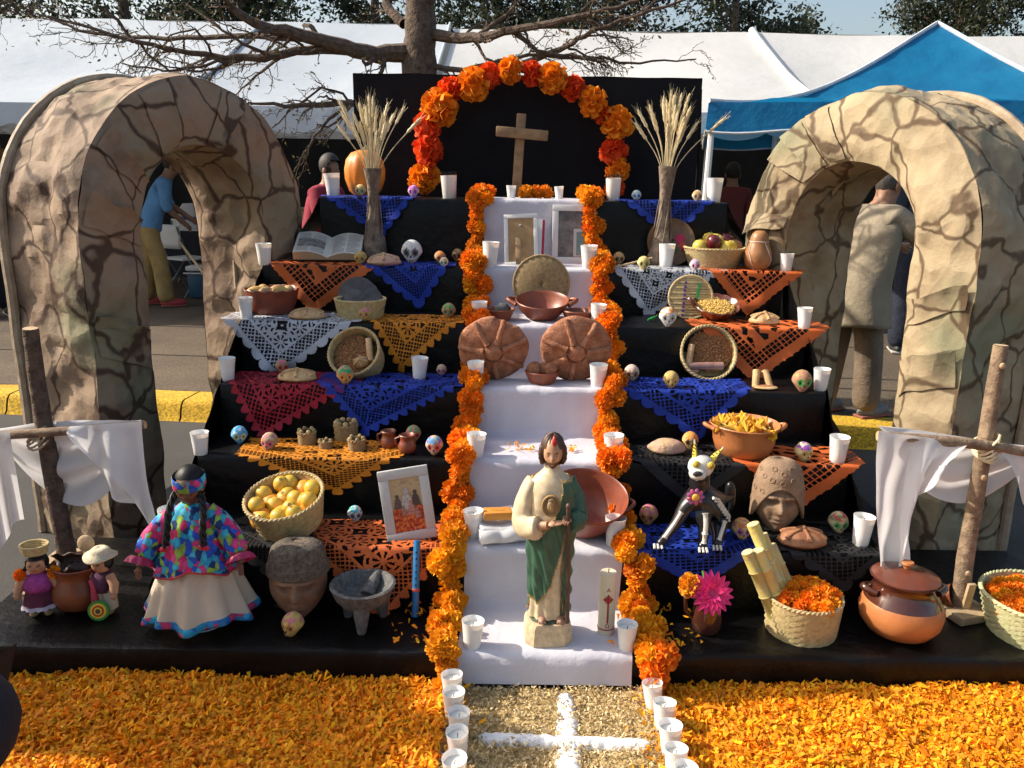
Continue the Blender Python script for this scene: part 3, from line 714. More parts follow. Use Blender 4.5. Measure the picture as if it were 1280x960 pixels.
def skull(loc, h, base, eye, acc, label, rz=0, tilt=0):
    t = thing('sugar_skull', label, 'sugar skull', loc, rz, 'painted sugar skulls', rot=(tilt, 0, rz))
    sd = rnd.uniform(0, 50)
    def fn(d, p):
        x, y, z = d.x*.425, d.y*.45, d.z*.5
        if d.z < -.05:
            k = min((-.05-d.z)/.8, 1); x *= 1-.52*k**.8; y = y*(1-.34*k)-(.07*k)
            z = max(z, -.46)
        if d.y < 0:
            for sx in (-1, 1):
                e = (d-Vector((sx*.40, -.86, -.02))).length
                y += .13*math.exp(-(e/.22)**2)
                c = (d-Vector((sx*.62, -.62, -.30))).length; x += sx*.05*math.exp(-(c/.18)**2)
            n = (d-Vector((0, -.92, -.30))).length; y += .06*math.exp(-(n/.11)**2)
            jw = (d-Vector((0, -.8, -.72))).length; y -= .05*math.exp(-(jw/.3)**2)
        return Vector((x, y, z+.46))*h
    def cf(d, p):
        c = base; q = nz(d.x*2.2+sd, d.y*2.2, d.z*2.2)
        if d.z > .38 and q > .0: c = acc[0]
        if d.z > .34 and nz(d.x*3.4, d.y*3.4+sd, d.z*3.4) > .25: c = acc[-1]
        if d.y < 0:
            for sx in (-1, 1):
                e = (d-Vector((sx*.40, -.86, -.02))).length
                if e < .33: c = mixc(base, eye, .9)
        return c
    b = MB(); b.ball(1, nu=28, nv=20, fn=fn, col=cf); b.build('skull_shell', K['vcm'], t)
    for sx in (-1, 1):
        e = MB(); e.ball((.068*h, .04*h, .072*h), (sx*.155*h, -.305*h, .450*h), 10, 8); e.build('eye', cmat((.018, .012, .010)), t)
    e = MB(); e.ball((.038*h, .04*h, .06*h), (0, -.385*h, .31*h), 8, 6); e.build('nose', cmat((.04, .02, .02)), t)
    e = MB()
    e.tube([(-.14*h, -.345*h, .17*h), (0, -.405*h, .155*h), (.14*h, -.345*h, .17*h)], .014*h, 5)
    for k in range(-2, 3): e.tube([(k*.05*h, -.40*h+abs(k)*.012*h, .125*h), (k*.05*h, -.40*h+abs(k)*.012*h, .20*h)], .010*h, 4)
    e.build('teeth', cmat(mixc(base, (.1, .03, .03), .75)), t)
    return t
_cm = {}
def cmat(c, rough=.55):
    k = tuple(round(x, 3) for x in c)+(rough,)
    if k not in _cm: _cm[k] = mat('paint', c, tuple(x*.8 for x in c), 30, rough)
    return _cm[k]
def basket(loc, r1, r0, h, label, mt='palm', tilt=(0, 0, 0), rings=12, ribs=36, name='palm_basket', bulge=.0, group=None):
    t = thing(name, label, 'basket', loc, rot=tilt, group=group)
    seg = ribs*2; am = .012*r1+.0012
    pr = [(lerp(r0, r1, k/rings)+bulge*math.sin(math.pi*k/rings), h*k/rings) for k in range(rings+1)]
    def fn(th, i, r, z):
        j = int(round(th/(2*math.pi)*seg)) % seg
        return r+(am if ((i+j//2) % 2) else -am)*(1 if 0 < i < rings else .2), z
    b = MB(); b.lathe(pr, seg, fn=fn, cap=False); b.lathe([(r-.012*r1-.004, z) for r, z in pr], seg, fn=fn, cap=False)
    b.lathe([(.001, .003), (r0*.5, .003), (r0, .002)], seg, cap=False)
    b.build('woven_wall', K[mt], t, angle=60)
    rb = MB(); n = ribs*3
    for ph in (0, math.pi):
        rb.tube([((r1-.003+.0035*math.cos(k/n*2*math.pi*ribs/1.5+ph))*math.cos(2*math.pi*k/n), (r1-.003+.0035*math.cos(k/n*2*math.pi*ribs/1.5+ph))*math.sin(2*math.pi*k/n), h+.003*math.sin(k/n*2*math.pi*ribs/1.5+ph)) for k in range(n+1)], .003+.010*r1, 6)
    rb.build('rim', K[mt], t); return t
def bowl(loc, prof, label, mt='clay', handles=None, name='clay_bowl', cat='bowl', tilt=(0, 0, 0), pinch=0, inner=None, group=None):
    """prof: outer (r,z) from foot to rim"""
    t = thing(name, label, cat, loc, rot=tilt, group=group)
    th_ = .007; inn = [(max(r-th_, .001), z+(th_ if i == 0 else 0)) for i, (r, z) in enumerate(prof)]
    pr = prof+[(prof[-1][0]-th_*.4, prof[-1][1]+th_*.55)]+list(reversed(inn))+[(.0005, inn[0][1])]
    n = len(prof)
    def fn(th, i, r, z):
        w = 1+.006*math.sin(3*th+1)+.004*math.sin(7*th)
        return r*w, z*(1+.01*math.sin(2*th))+(pinch*math.cos(th*14)*.5 if n-2 <= i <= n+1 else 0)
    b = MB(); b.lathe(pr, 44, fn=fn, cap=False); b.lathe([(.0005, 0), (prof[0][0], 0)], 44, cap=False); b.build('body', K[mt], t, angle=50)
    if handles:
        z, r, sz = handles
        for sg in (-1, 1):
            h = MB(); h.tube([(sg*(r+sz*1.0*math.sin(math.pi*k/10)), (k/10-.5)*sz*2.0, z+sz*.35*math.sin(math.pi*k/10)) for k in range(11)], [sz*.32 if k in (0, 10) else sz*.24 for k in range(11)], 9); h.build('handle', K[mt], t)
    return t
m_bread = mat('bread_crust', (.40, .185, .08), (.26, .105, .045), 22, .6, .6, 60, bdist=.005, var=.08)
m_breadpale = mat('pale_bread', (.62, .42, .21), (.42, .23, .09), 24, .6, .8, 60, bdist=.006, var=.1)
m_breadpink = mat('pink_sugar_bread', (.50, .225, .125), (.29, .105, .045), 26, .85, 1.0, 120, bdist=.007)
m_sugar = mat('pink_bread_top', (.55, .30, .25), (.52, .36, .18), 22, .75, .9, 60, bdist=.008)
def bun(loc, w, h, d, label, mt=None, rz=0, bones=True, knob=True):
    t = thing('bread_roll', label, 'bread', loc, rz, 'small loaves of bread'); mt = mt or m_bread
    def fn(dv, p):
        z = dv.z*h*.5 if dv.z > 0 else dv.z*h*.28
        k = 1+.13*nz(dv.x*1.7+w*90, dv.y*1.7, dv.z*1.7)+.03*nz(dv.x*6, dv.y*6+w*50, dv.z*6)
        return Vector((dv.x*w*.5*k, dv.y*d*.5*k, z+h*.28))
    b = MB(); b.ball(1, nu=28, nv=16, fn=fn); b.build('loaf', mt, t)
    if bones:
        for a in (0.4, 1.5, 2.6, 3.7, 4.8, 5.8) if bones is True else bones:
            q = MB(); ps = []
            for k in range(7):
                f = .12+.8*k/6; x, y = math.cos(a)*f, math.sin(a)*f; zz = math.sqrt(max(0, 1-f*f))
                ps.append((x*w*.5, y*d*.5, zz*h*.5+h*.28+h*.02))
            q.tube(ps, [h*.10, h*.085, h*.07, h*.07, h*.075, h*.10, h*.11], 8); q.build('bone_strip', mt, t)
        if knob:
            q = MB(); q.ball(h*.17, (0, 0, h*.80), 12, 8); q.build('knob', mt, t)
    return t
def flower_mesh(name, mt, n, wid, wav, seed, sphere=.62, stl=3):
    r_ = random.Random(seed); b = MB(); g = math.pi*(3-5**.5)
    for k in range(n):
        z = 1-2*(k+.5)/n*sphere*1.45; z = max(z, -.98); rr = math.sqrt(max(0, 1-z*z)); th = g*k
        d = Vector((rr*math.cos(th), rr*math.sin(th), z)); d = (d+Vector((r_.gauss(0, .1), r_.gauss(0, .1), r_.gauss(0, .1)))).normalized()
        t = d.cross(Vector((r_.gauss(0, 1), r_.gauss(0, 1), r_.gauss(0, 1)))).normalized(); nn = d.cross(t)
        L = r_.uniform(.86, 1.1); v = []
        for i, (f, w) in enumerate([(.45, .5), (.8, 1.0), (1.0, .85)]):
            for s in (-1, 0, 1):
                v.append(d*(f*L)+t*(s*wid*w)+nn*(wav*(.5 if s == 0 else -.5)*f+r_.gauss(0, wav*.35))-d*(.06*abs(s)*(i == 2)))
        b.add(v, [(0, 1, 4, 3), (1, 2, 5, 4), (3, 4, 7, 6), (4, 5, 8, 7)])
    b.ball(.62, nu=12, nv=8)
    return b.mesh(name, mt, angle=None)
MARI = [flower_mesh('marigold', K['orange'], 130, .17, .10, s) for s in (1, 2)]+[flower_mesh('marigold', K['orangeY'], 120, .19, .10, s) for s in (3,)]
def papel(i, uL, uR, ua, va, color, style, label, k=1.75, tread=.22, lay=0, n=120, flutter=1.0, mt=None, dL=0, dR=0, skew=0):
    y0 = TY[i-1]; z0 = TZ[i-1]; yp = y0-.010
    A = P(ua, va, y=yp); L = Vector((xat(uL, yp, z0), yp, z0-dL)); Rr = Vector((xat(uR, yp, z0), yp, z0-dR))
    e1 = np.array([(L.x-A.x), (L.z-A.z)])*k; e2 = np.array([(Rr.x-A.x), (Rr.z-A.z)])*k
    l1, l2 = np.hypot(*e1), np.hypot(*e2); n1 = int(n*l1/max(l1, l2)); n2 = int(n*l2/max(l1, l2))
    n1, n2 = int(n1*1.35), int(n2*1.35)
    a, b = np.meshgrid(np.linspace(0, 1, n1+1), np.linspace(0, 1, n2+1), indexing='ij')
    x = A.x+a*e1[0]+b*e2[0]; z = A.z+a*e1[1]+b*e2[1]
    over = np.maximum(z-z0, 0); hang = np.maximum(z0-z, 0)
    sd = ua*.37
    wv = (np.sin(x*19+sd)*.5+np.sin(x*41+z*23+sd)*.3+np.sin(z*37-x*13+sd)*.35)
    y = np.where(z > z0, y0+over-.004, yp+.001-.0035*lay)-hang*(.05+.24*flutter*(.5+.5*wv))-.003*flutter*np.abs(wv)
    zz = np.where(z > z0, z0+.0055+lay*.002+.004*np.abs(wv)*np.minimum(over*20, 1)*flutter, z)
    ca = (np.arange(n1)+.5)/n1; cb = (np.arange(n2)+.5)/n2; u, v = np.meshgrid(ca, cb, indexing='ij')
    U, Vv = u*l1, v*l2                     # metres along both edges
    m = np.minimum(U, Vv); tt = np.where(U < Vv, Vv, U)
    if style in ('scallop', 'teeth'):
        pit = .042 if style == 'teeth' else .06
        sc = np.abs(np.sin(math.pi*tt/pit)); edge = .024*(1-sc**(1.0 if style == 'teeth' else .5)) if True else 0
        keep = m > edge; bord = .034
    else: keep = m > .004*np.abs(np.sin(tt*90)); bord = .04
    def frac(q): return q-np.floor(q)
    hole = np.zeros_like(keep); mo = .075+.05*abs(math.sin(sd*3.1))
    if style == 'letters':
        w1 = (m > bord) & (m < bord+.062); hole |= w1 & (frac(U/.021) > .22) & (frac(Vv/.021) > .22)
        inn = m > bord+.075
        cx, cy = frac((U-.02)/.15)-.5, frac((Vv-.02)/.15)-.5; d = np.hypot(cx, cy); th = np.arctan2(cy, cx)
        hole |= inn & (d > .26) & (d < .40) & (np.sin(3*th+sd) > .1)
        hole |= inn & (np.abs(cx) < .16) & (np.abs(cy+.02) < .07) & (d < .2)
        hole |= inn & (d > .43) & (np.sin(5*th) > .6)
    else:
        w1 = (m > bord) & (m < bord+.052); lat = .014+.006*abs(math.sin(sd))
        p, q = (U+Vv)/lat/1.2, (U-Vv)/lat/1.2
        hole |= w1 & (frac(p) > .26) & (frac(q) > .26)
        inn = m > bord+.062
        cx, cy = frac(U/mo+.3)-.5, frac(Vv/mo+.3)-.5; d = np.hypot(cx, cy); th = np.arctan2(cy, cx)
        hole |= inn & (d > .10) & (d < .30) & (np.cos((5 if ua % 2 else 8)*th+sd) > .25)
        hole |= inn & (d > .37) & (d < .45) & (np.sin(7*th) > .1)
        hole |= inn & (d > .52) & (d < .66)
    keep &= ~hole
    zc_ = (zz[:-1, :-1]+zz[1:, 1:])/2; oc = (over[:-1, :-1]+over[1:, 1:])/2
    keep &= oc < tread
    xc_ = (x[:-1, :-1]+x[1:, 1:])/2; keep &= (oc < .004) | ((xc_ > L.x-.03) & (xc_ < Rr.x+.03))
    vid = np.arange((n1+1)*(n2+1)).reshape(n1+1, n2+1)
    f = np.stack([vid[:-1, :-1], vid[1:, :-1], vid[1:, 1:], vid[:-1, 1:]], -1)[keep]
    vv = np.stack([x, y, zz], -1).reshape(-1, 3)
    used = np.unique(f); rm = -np.ones(len(vv), dtype=int); rm[used] = np.arange(len(used))
    c = vv[used].mean(0)
    me = npmesh('papel_picado', vv[used]-c, rm[f], color, smooth=True)
    o = link('papel_picado', me, loc=tuple(c)); tag(o, label, 'cut paper', 'cut paper banners'); return o
def tissue(name, c): return mat(name, c, tuple(x*.82 for x in c), 14, .7, .2, 30, trans=.22, bdist=.004)
TB = tissue('blue_tissue', (.008, .045, .42)); TO = tissue('orange_cut_tissue', (.80, .17, .035)); TR = tissue('red_cut_tissue', (.42, .012, .035))
TW = tissue('white_tissue', (.62, .64, .70)); TG = tissue('gold_tissue', (.80, .28, .012)); TK = tissue('black_tissue', (.018, .018, .02))
# ================================================================ cut paper
papel(7, 406, 516, 478, 300, TB, 'scallop', 'royal blue cut paper hanging under the pumpkin on the top step')
papel(7, 778, 890, 838, 300, TB, 'scallop', 'royal blue cut paper hanging from the top step behind the fruit basket')
papel(6, 338, 470, 394, 392, TO, 'letters', 'orange cut paper hanging below the open book', n=130)
papel(6, 458, 560, 526, 387, TB, 'scallop', 'royal blue cut paper hanging below the white skull', lay=1)
papel(6, 768, 905, 808, 399, TW, 'scallop', 'white cut paper hanging beside the garland below the vase of wheat')
papel(6, 888, 1004, 930, 394, TO, 'letters', 'orange cut paper hanging below the gourd', lay=1)
papel(5, 280, 442, 350, 474, TW, 'scallop', 'white cut paper hanging below the bowl of bread', n=140, flutter=1.3)
papel(5, 464, 572, 502, 466, TG, 'teeth', 'golden orange cut paper behind the tilted seed basket')
papel(5, 876, 1034, 938, 478, TO, 'letters', 'orange cut paper hanging below a round loaf on the fifth step', n=140)
papel(4, 284, 440, 328, 550, TR, 'teeth', 'crimson cut paper hanging from the fourth step', n=140)
papel(4, 400, 574, 458, 542, TB, 'teeth', 'royal blue cut paper overlapping the crimson one', lay=1, n=140)
papel(4, 776, 934, 872, 550, TB, 'scallop', 'royal blue cut paper above the pot of yellow squash blossoms', n=140)
papel(3, 300, 492, 424, 618, TG, 'teeth', 'golden cut paper under the small straw baskets', n=140)
papel(3, 930, 1076, 996, 634, TO, 'letters', 'orange red cut paper above the carved turbaned head', n=140)
papel(3, 800, 936, 862, 632, TK, 'plain', 'black cut paper behind the painted skeleton dog')
papel(2, 372, 572, 486, 764, TO, 'teeth', 'orange cut paper with a torn corner behind the blue flute', n=150, flutter=1.4)
papel(2, 786, 944, 872, 732, TB, 'plain', 'royal blue cut paper under the painted skeleton dog', n=140)
papel(2, 986, 1112, 1050, 738, TK, 'scallop', 'black cut paper under the sugared round loaf')
papel(2, 286, 400, 340, 720, TK, 'scallop', 'black cut paper under the basket of guavas')
# ================================================================ candles in cups
def C(i, u, v0, v1, label, glass=False, fr=None):
    l = on(i, u, v1, .02); h = (v1-v0)*mpp(l.y, l.z)*1.02; return cup(l, h, label, glass)
C(7, 417, 214, 243, 'white candle cup at the end of the top step beside the pumpkin')
C(7, 562, 218, 248, 'tall candle in clear rimmed glass by the flower arch foot toward the pumpkin', True)
C(7, 639, 232, 249, 'small white candle cup beside the foot of the wooden cross'); C(7, 699, 232, 249, 'small white candle cup between marigolds and mirror-like white frame')
C(7, 766, 221, 250, 'tall candle in clear rimmed glass by the flower arch foot toward the blue canopy', True)
C(7, 892, 224, 253, 'white candle cup at the end of the top step beside the canopy leg')
C(6, 331, 305, 332, 'white candle cup on the sixth step beside the open book'); C(6, 612, 306, 337, 'white candle cup beside the picture frame turned backward')
C(6, 736, 314, 343, 'white candle cup in front of the upright white photo frame'); C(6, 832, 305, 335, 'white candle cup in front of the flared vase beside the fruit basket'); C(6, 982, 319, 343, 'white candle cup on the orange cut paper beside the gourd')
C(5, 308, 374, 400, 'white candle cup on the white cut paper beside the bowl of bread'); C(5, 600, 383, 410, 'white candle cup beside the small bowl holding a stone'); C(5, 746, 381, 408, 'white candle cup beside the small bowl without a stone'); C(5, 1005, 385, 412, 'white candle cup at the end of the fifth step beside a round loaf')
C(4, 285, 449, 477, 'white candle cup at the end of the fourth step above the crimson paper'); C(4, 524, 447, 476, 'white candle cup on the royal blue paper behind the clay jars'); C(4, 596, 453, 484, 'white candle cup in front of the flower bread with a broken edge'); C(4, 747, 456, 486, 'white candle cup in front of the whole flower bread'); C(4, 1025, 461, 489, 'white candle cup beside the green-eyed skull')
C(3, 251, 541, 570, 'white candle cup at the end of the third step beside the blue skull'); C(3, 594, 544, 577, 'white candle cup on the runner behind the folded towel'); C(3, 767, 545, 579, 'white candle cup on the runner behind the empty wide clay pot'); C(3, 1046, 547, 580, 'white candle cup on the orange red paper at the end of the third step')
C(2, 211, 638, 672, 'white candle cup half hidden behind the doll in a flowered blouse'); C(2, 593, 640, 675, 'white candle cup in front of the folded towel'); C(2, 767, 649, 685, 'white candle cup in front of the empty wide clay pot'); C(2, 1075, 647, 684, 'white candle cup at the end of the second step beside the sugared loaf')
C(1, 590, 777, 816, 'white candle cup on the base beside the saint statue foot of the garland'); C(1, 783, 779, 817, 'white candle cup on the base beside the tall painted candle')
gL = [(566, 878, 'touching the base'), (567, 898, 'second from the base'), (573, 924, 'third from the base'), (573, 951, 'fourth from the base'), (570, 985, 'fifth from the base')]
for u, v, w in gL: cup(P(u, v, z=.012), .092, 'white candle cup in the row between straw carpet and shaded petals, '+w)
gR = [(817, 888, 'touching the base'), (829, 914, 'second from the base'), (838, 944, 'third from the base'), (844, 975, 'fourth from the base'), (855, 1000, 'fifth from the base')]
for u, v, w in gR: cup(P(u, v, z=.012), .092, 'white candle cup in the row between straw carpet and sunlit petals, '+w, tilt=-.12)
# ================================================================ sugar skulls
tanc = (.46, .285, .125); pale = (.56, .42, .29); yel = (.58, .42, .12); pink = (.60, .17, .24); wht = (.70, .69, .66); brn = (.32, .18, .08)
def SK(i, u, v0, v1, base, eye, acc, label, rz=0):
    l = on(i, u, v1, .018); return skull(l, (v1-v0)*mpp(l.y, l.z)*1.03, base, eye, acc, label, rz)
BL = (.02, .25, .6); GN = (.05, .35, .12); PU = (.3, .08, .4); RD = (.55, .05, .06); BK = (.02, .02, .02); OR = (.75, .28, .05)
SK(7, 451, 229, 245, (.62, .5, .3), (.3, .35, .1), [yel], 'yellowish skull in front of the pumpkin')
SK(7, 517, 232, 248, (.72, .45, .6), (.5, .05, .4), [(.6, .1, .5)], 'pink and magenta skull beside the flower arch')
SK(7, 795, 236, 250, wht, BL, [(.3, .6, .6)], 'small white and teal skull on the top step')
SK(7, 871, 238, 253, (.66, .5, .3), brn, [tanc], 'small tan skull next to the end candle of the top step')
SK(6, 451, 314, 332, yel, (.4, .2, .05), [tanc], 'yellow skull in front of the open book')
SK(6, 515, 300, 330, wht, BK, [wht], 'large plain white skull with ringed black eyes')
SK(6, 550, 314, 331, tanc, RD, [OR, pink], 'tan and orange skull beside the large white skull', .4)
SK(6, 555, 324, 337, wht, GN, [yel], 'tiny white skull with green eyes on blue paper')
SK(6, 572, 310, 327, brn, BK, [(.35, .3, .12)], 'dark tan skull against the garland on the sixth step')
SK(6, 773, 315, 332, tanc, BK, [tanc], 'dark-eyed tan skull beside the wooden spoon')
SK(6, 804, 321, 339, (.68, .6, .28), (.3, .25, .05), [yel], 'pale yellow skull on the white cut paper')
SK(6, 868, 325, 340, wht, (.7, .05, .3), [(.55, .3, .6)], 'small white skull with pink flowers below the fruit basket')
SK(5, 456, 383, 402, yel, (.5, .2, .1), [pink, (.7, .3, .4)], 'yellow skull with a pink crown before the grey tortillas')
SK(5, 561, 379, 399, tanc, (.1, .2, .1), [GN, tanc], 'tan skull with green paint against the garland')
SK(5, 834, 384, 409, wht, (.35, .35, .35), [OR], 'white skull with an orange crown beside the green chilli')
SK(4, 353, 449, 468, tanc, RD, [pink, GN], 'pink and green skull leaning on a loaf', .5)
SK(4, 432, 459, 484, tanc, OR, [GN, pink], 'tan skull with pink and green crown before the tilted seed basket', .3)
SK(4, 552, 456, 471, pale, (.5, .1, .3), [pale], 'tiny pale skull with pink eyes')
SK(4, 789, 456, 478, pale, (.25, .1, .05), [(.72, .5, .45)], 'pale skull beside the garland on the fourth step')
SK(4, 838, 464, 487, tanc, yel, [yel], 'tan skull with yellow eyes on blue paper')
SK(4, 1001, 463, 491, (.40, .2, .12), (.03, .4, .08), [(.35, .2, .1), yel], 'large brown skull with bright green eyes')
SK(3, 300, 533, 556, (.12, .42, .66), (.65, .6, .2), [(.04, .3, .6), wht], 'bright blue skull with yellow eyes', .4)
SK(3, 338, 541, 565, tanc, (.55, .1, .25), [pale, pink], 'tan skull with pink eyes beside the straw baskets', -.2)
SK(3, 517, 532, 554, tanc, RD, [GN, pink], 'tan skull with green and pink crown behind the clay jars', .2)
SK(3, 543, 545, 570, pale, RD, [(.1, .4, .6), GN, PU], 'pale skull with blue, green and purple crown')
SK(3, 862, 540, 563, (.62, .36, .14), BK, [OR], 'orange tan skull beside the pink loaf')
SK(3, 1003, 553, 578, (.66, .55, .25), yel, [PU, (.5, .45, .5)], 'yellow skull with a purple crown on orange red paper', .3)
SK(2, 444, 633, 654, wht, (.05, .1, .2), [(.1, .5, .65), yel, GN], 'white skull with blue and yellow crown beside the framed print', .3)
SK(2, 810, 631, 658, (.62, .32, .12), (.4, .15, .05), [pink], 'orange skull with pink crown beside the skeleton dog', -.4)
SK(2, 926, 648, 676, (.70, .48, .18), PU, [OR, pink], 'yellow orange skull with purple eyes beside the sugar cane')
SK(2, 1046, 640, 668, (.58, .48, .26), (.04, .35, .1), [RD, GN], 'greenish skull with red dots beside the sugared loaf')
SK(1, 367, 766, 797, yel, (.4, .15, .05), [pink, yel], 'yellow skull with pink crown below the carved head in a cap', -.5)
# ================================================================ bread, bowls and baskets
def B(i, u, v1, wpx, hpx, label, mt=None, rz=0, **k):
    l = on(i, u, v1, .03); s = mpp(l.y, l.z); return bun(l, wpx*s, hpx*s*.95, wpx*s*.72, label, mt, rz, **k)
B(6, 480, 334, 42, 19, 'pinkish loaf below the bark vase beside the book', m_sugar)
B(5, 384, 401, 46, 18, 'pale round loaf on white cut paper', m_breadpale); B(5, 955, 408, 38, 20, 'shiny sugared loaf on orange cut paper of the fifth step', m_breadpale)
B(4, 372, 479, 48, 20, 'pale flat loaf on crimson cut paper', m_breadpale)
B(3, 833, 570, 46, 26, 'pink-topped oblong loaf beside the clay pot of blossoms', m_sugar, bones=False)
B(2, 1002, 687, 60, 30, 'brown sugared round loaf on black cut paper', m_bread)
# flower breads propped upright on the fourth step
def flower_bread(u, v, r_px, label, broken, rz0):
    l = on(4, u, 482, .03); l.y = TY[3]+.15; l.z = TZ[3]; s = mpp(l.y, l.z); r = r_px*s
    t = thing('flower_bread', label, 'bread', (xat(u, l.y, l.z+r), l.y, l.z), group='large flower breads', rot=(rad(12), 0, 0))
    def fn(d, p):
        k = 1+.03*nz(d.x*2+u, d.z*2, 3)+.012*math.cos(7*math.atan2(d.z, d.x))
        if broken and d.z > .75 and d.x > .05: k *= .93
        return Vector((d.x*r*k, d.y*r*.30*(1 if d.y < 0 else .35), d.z*r*k*.98+r))
    b = MB(); b.ball(1, nu=40, nv=28, fn=fn); b.build('loaf', m_breadpink, t)
    for q in range(7):
        a = rz0+q*2*math.pi/7; ps = []
        for k in range(9):
            f = .28+.68*k/8; h = math.sqrt(max(0, 1-f*f)); ps.append((math.cos(a)*f*r, -r*.30*h-r*.025, r+math.sin(a)*f*r*.98))
        m = MB(); m.tube(ps, [r*x for x in (.10, .085, .07, .075, .085, .08, .075, .09, .08)], 9); m.build('bone_strip', m_breadpink, t)
    m = MB(); m.ball((r*.27, r*.16, r*.27), (0, -r*.27, r), 20, 14); m.build('knob', m_breadpink, t)
    return t
flower_bread(617, 437, 43, 'large sugared flower bread with a broken pale edge', True, .35); flower_bread(719, 440, 44, 'large whole sugared flower bread propped on the runner', False, .1)
def pos(i, u, v, r): return on(i, u, v, r)
# clay bowls on the runner
def px(l): return mpp(l.y, l.z)
l = pos(5, 677, 404, .08); s = px(l); l.z += .012
bowl(l, [(.055, 0), (.075, .012), (.105, .045), (.118, .075), (.122, .085)], 'wide dark red clay casserole with two loop handles before an upright basket lid', handles=(.075, .118, .038), name='clay_casserole', tilt=(rad(12), 0, 0))
t = thing('basket_lid', 'round straw lid standing behind the clay casserole', 'lid', (l.x, l.y+.14, l.z+.002), rot=(rad(84), 0, 0))
b = MB(); b.lathe([(.001, .02), (.05, .018), (.10, .008), (.125, 0), (.13, -.006)], 48, M=Matrix.Translation((0, .135, 0)), fn=lambda th, i, r, z: (r+.002*((int(th*8)+i) % 2), z+.002*((int(th*8)+i) % 2)), cap=False); b.build('lid_disc', K['palmdark'], t, thick=.004)
b = MB(); b.tube([(.13*math.cos(a/30*6.2832), .135+.13*math.sin(a/30*6.2832), 0) for a in range(31)], .006, 6); b.build('rim', K['palmdark'], t)
sb = [(.036, 0), (.052, .02), (.066, .05), (.07, .058)]
bowl(pos(5, 624, 405, .05), sb, 'small clay bowl holding a grey stone')
l = pos(5, 628, 403, .055); t = thing('stone', 'grey stone lying in the small clay bowl', 'stone', l+Vector((.0, 0, .028)))
MB().ball((.035, .03, .03), (0, 0, .022), 14, 10, fn=lambda d, p: p*(1+.14*nz(d.x*2, d.y*2, d.z*2))).build('stone_body', mat('grey_stone', (.13, .14, .13), (.08, .09, .085), 30, .85, .5, 60), t)
bowl(pos(5, 721, 407, .05), sb, 'small clay bowl with dark salt beside the casserole')
l = pos(5, 721, 407, .05); tag(MB().lathe([(.0, .004), (.03, .002), (.055, 0)], 20, cap=False, fn=lambda th, i, r, z: (r, z+.002*math.sin(th*5+i))).build('ground_salt', mat('dark_salt', (.2, .09, .05), bump=.6, bscale=200), loc=l+Vector((0, 0, .047))), 'dark coarse salt filling the small clay bowl', 'salt')
l = pos(4, 677, 484, .05); bowl(l, [(.04, 0), (.055, .015), (.068, .045), (.072, .056)], 'small clay bowl of brown lumps before the flower breads')
for k, (dx, dy, r, lab) in enumerate([(-.032, .0, .030, 'rounded brown copal lump in the small bowl'), (.012, .01, .027, 'middle brown copal lump in the small bowl'), (.036, -.006, .028, 'reddish brown copal lump beside the bowl rim')]):
    t = thing('copal_lump', lab, 'copal', l+Vector((dx, dy, .046)), group='copal lumps in a bowl')
    MB().ball((r*1.05, r, r), (0, 0, r*.7), 12, 9, fn=lambda d, p: p*(1+.2*nz(d.x*2+k*9, d.y*2, d.z*2))).build('lump', m_breadpink, t)
l = pos(2, 728, 668, .10); l.y = 2.70; l.z += .032; l.x = xat(728, l.y, l.z)
bowl(l, [(.07, 0), (.10, .02), (.128, .07), (.138, .115), (.145, .125), (.146, .132)], 'empty wide terracotta casserole leaning behind the saint statue', 'clay', (.105, .136, .032), 'clay_casserole', tilt=(rad(20), rad(5), 0))
# clay bowl of bread
l = pos(5, 341, 397, .09); 
bowl(l, [(.075, 0), (.095, .02), (.112, .07), (.12, .11), (.124, .118)], 'brown clay bowl heaped with bread rolls', 'clay', pinch=.008)
for k, (dx, dy, rz, col) in enumerate([(-.06, -.03, .3, 0), (-.01, -.05, 1.2, 1), (.05, -.035, .5, 0), (.02, .03, .9, 1), (-.05, .04, 1.7, 0), (.075, .02, 2.0, 1)]):
    labs = ['horn-shaped roll at the rim of the clay bread bowl', 'plump roll at the front of the clay bread bowl', 'golden roll near the cut paper in the clay bread bowl', 'roll on the middle of the bread heap', 'roll at the back of the bread heap', 'roll at the back rim of the bread heap near the loaf']
    bun(l+Vector((dx, dy, .095)), .085, .05, .05, labs[k], m_breadpale if col else mat('yellow_roll', (.70, .46, .15), (.55, .32, .09), 20, .6, .4, 50), rz, bones=False)
# basket with grey tortillas
l = pos(5, 451, 401, .09); basket(l, .115, .098, .085, 'pale palm basket holding dark tortillas'); 
m_tort = mat('blue_tortilla', (.10, .095, .095), (.06, .058, .06), 25, .85, .4, 60)
for k in range(5):
    t = thing('tortilla', ['dark corn tortilla standing tallest in the basket', 'second dark tortilla leaning in the basket', 'third dark tortilla leaning in the basket', 'dark tortilla lying low in the basket', 'dark tortilla at the front of the basket'][k], 'tortilla', l+Vector((.012*(k-2), .055-.026*k, .035 if k < 3 else .045)), group='dark tortillas in a basket', rot=(rad(70-k*13), rad(-5+3*k), 0))
    MB().lathe([(.0005, 0), (.05, .001), (.085, 0), (.088, .003), (.08, .006), (.0005, .006)], 28, M=Matrix.Translation((0, .06, 0)), fn=lambda th, i, r, z: (r*(1+.02*math.sin(3*th+k)), z+.004*math.sin(2*th+k)), cap=False).build('disc', m_tort, t)
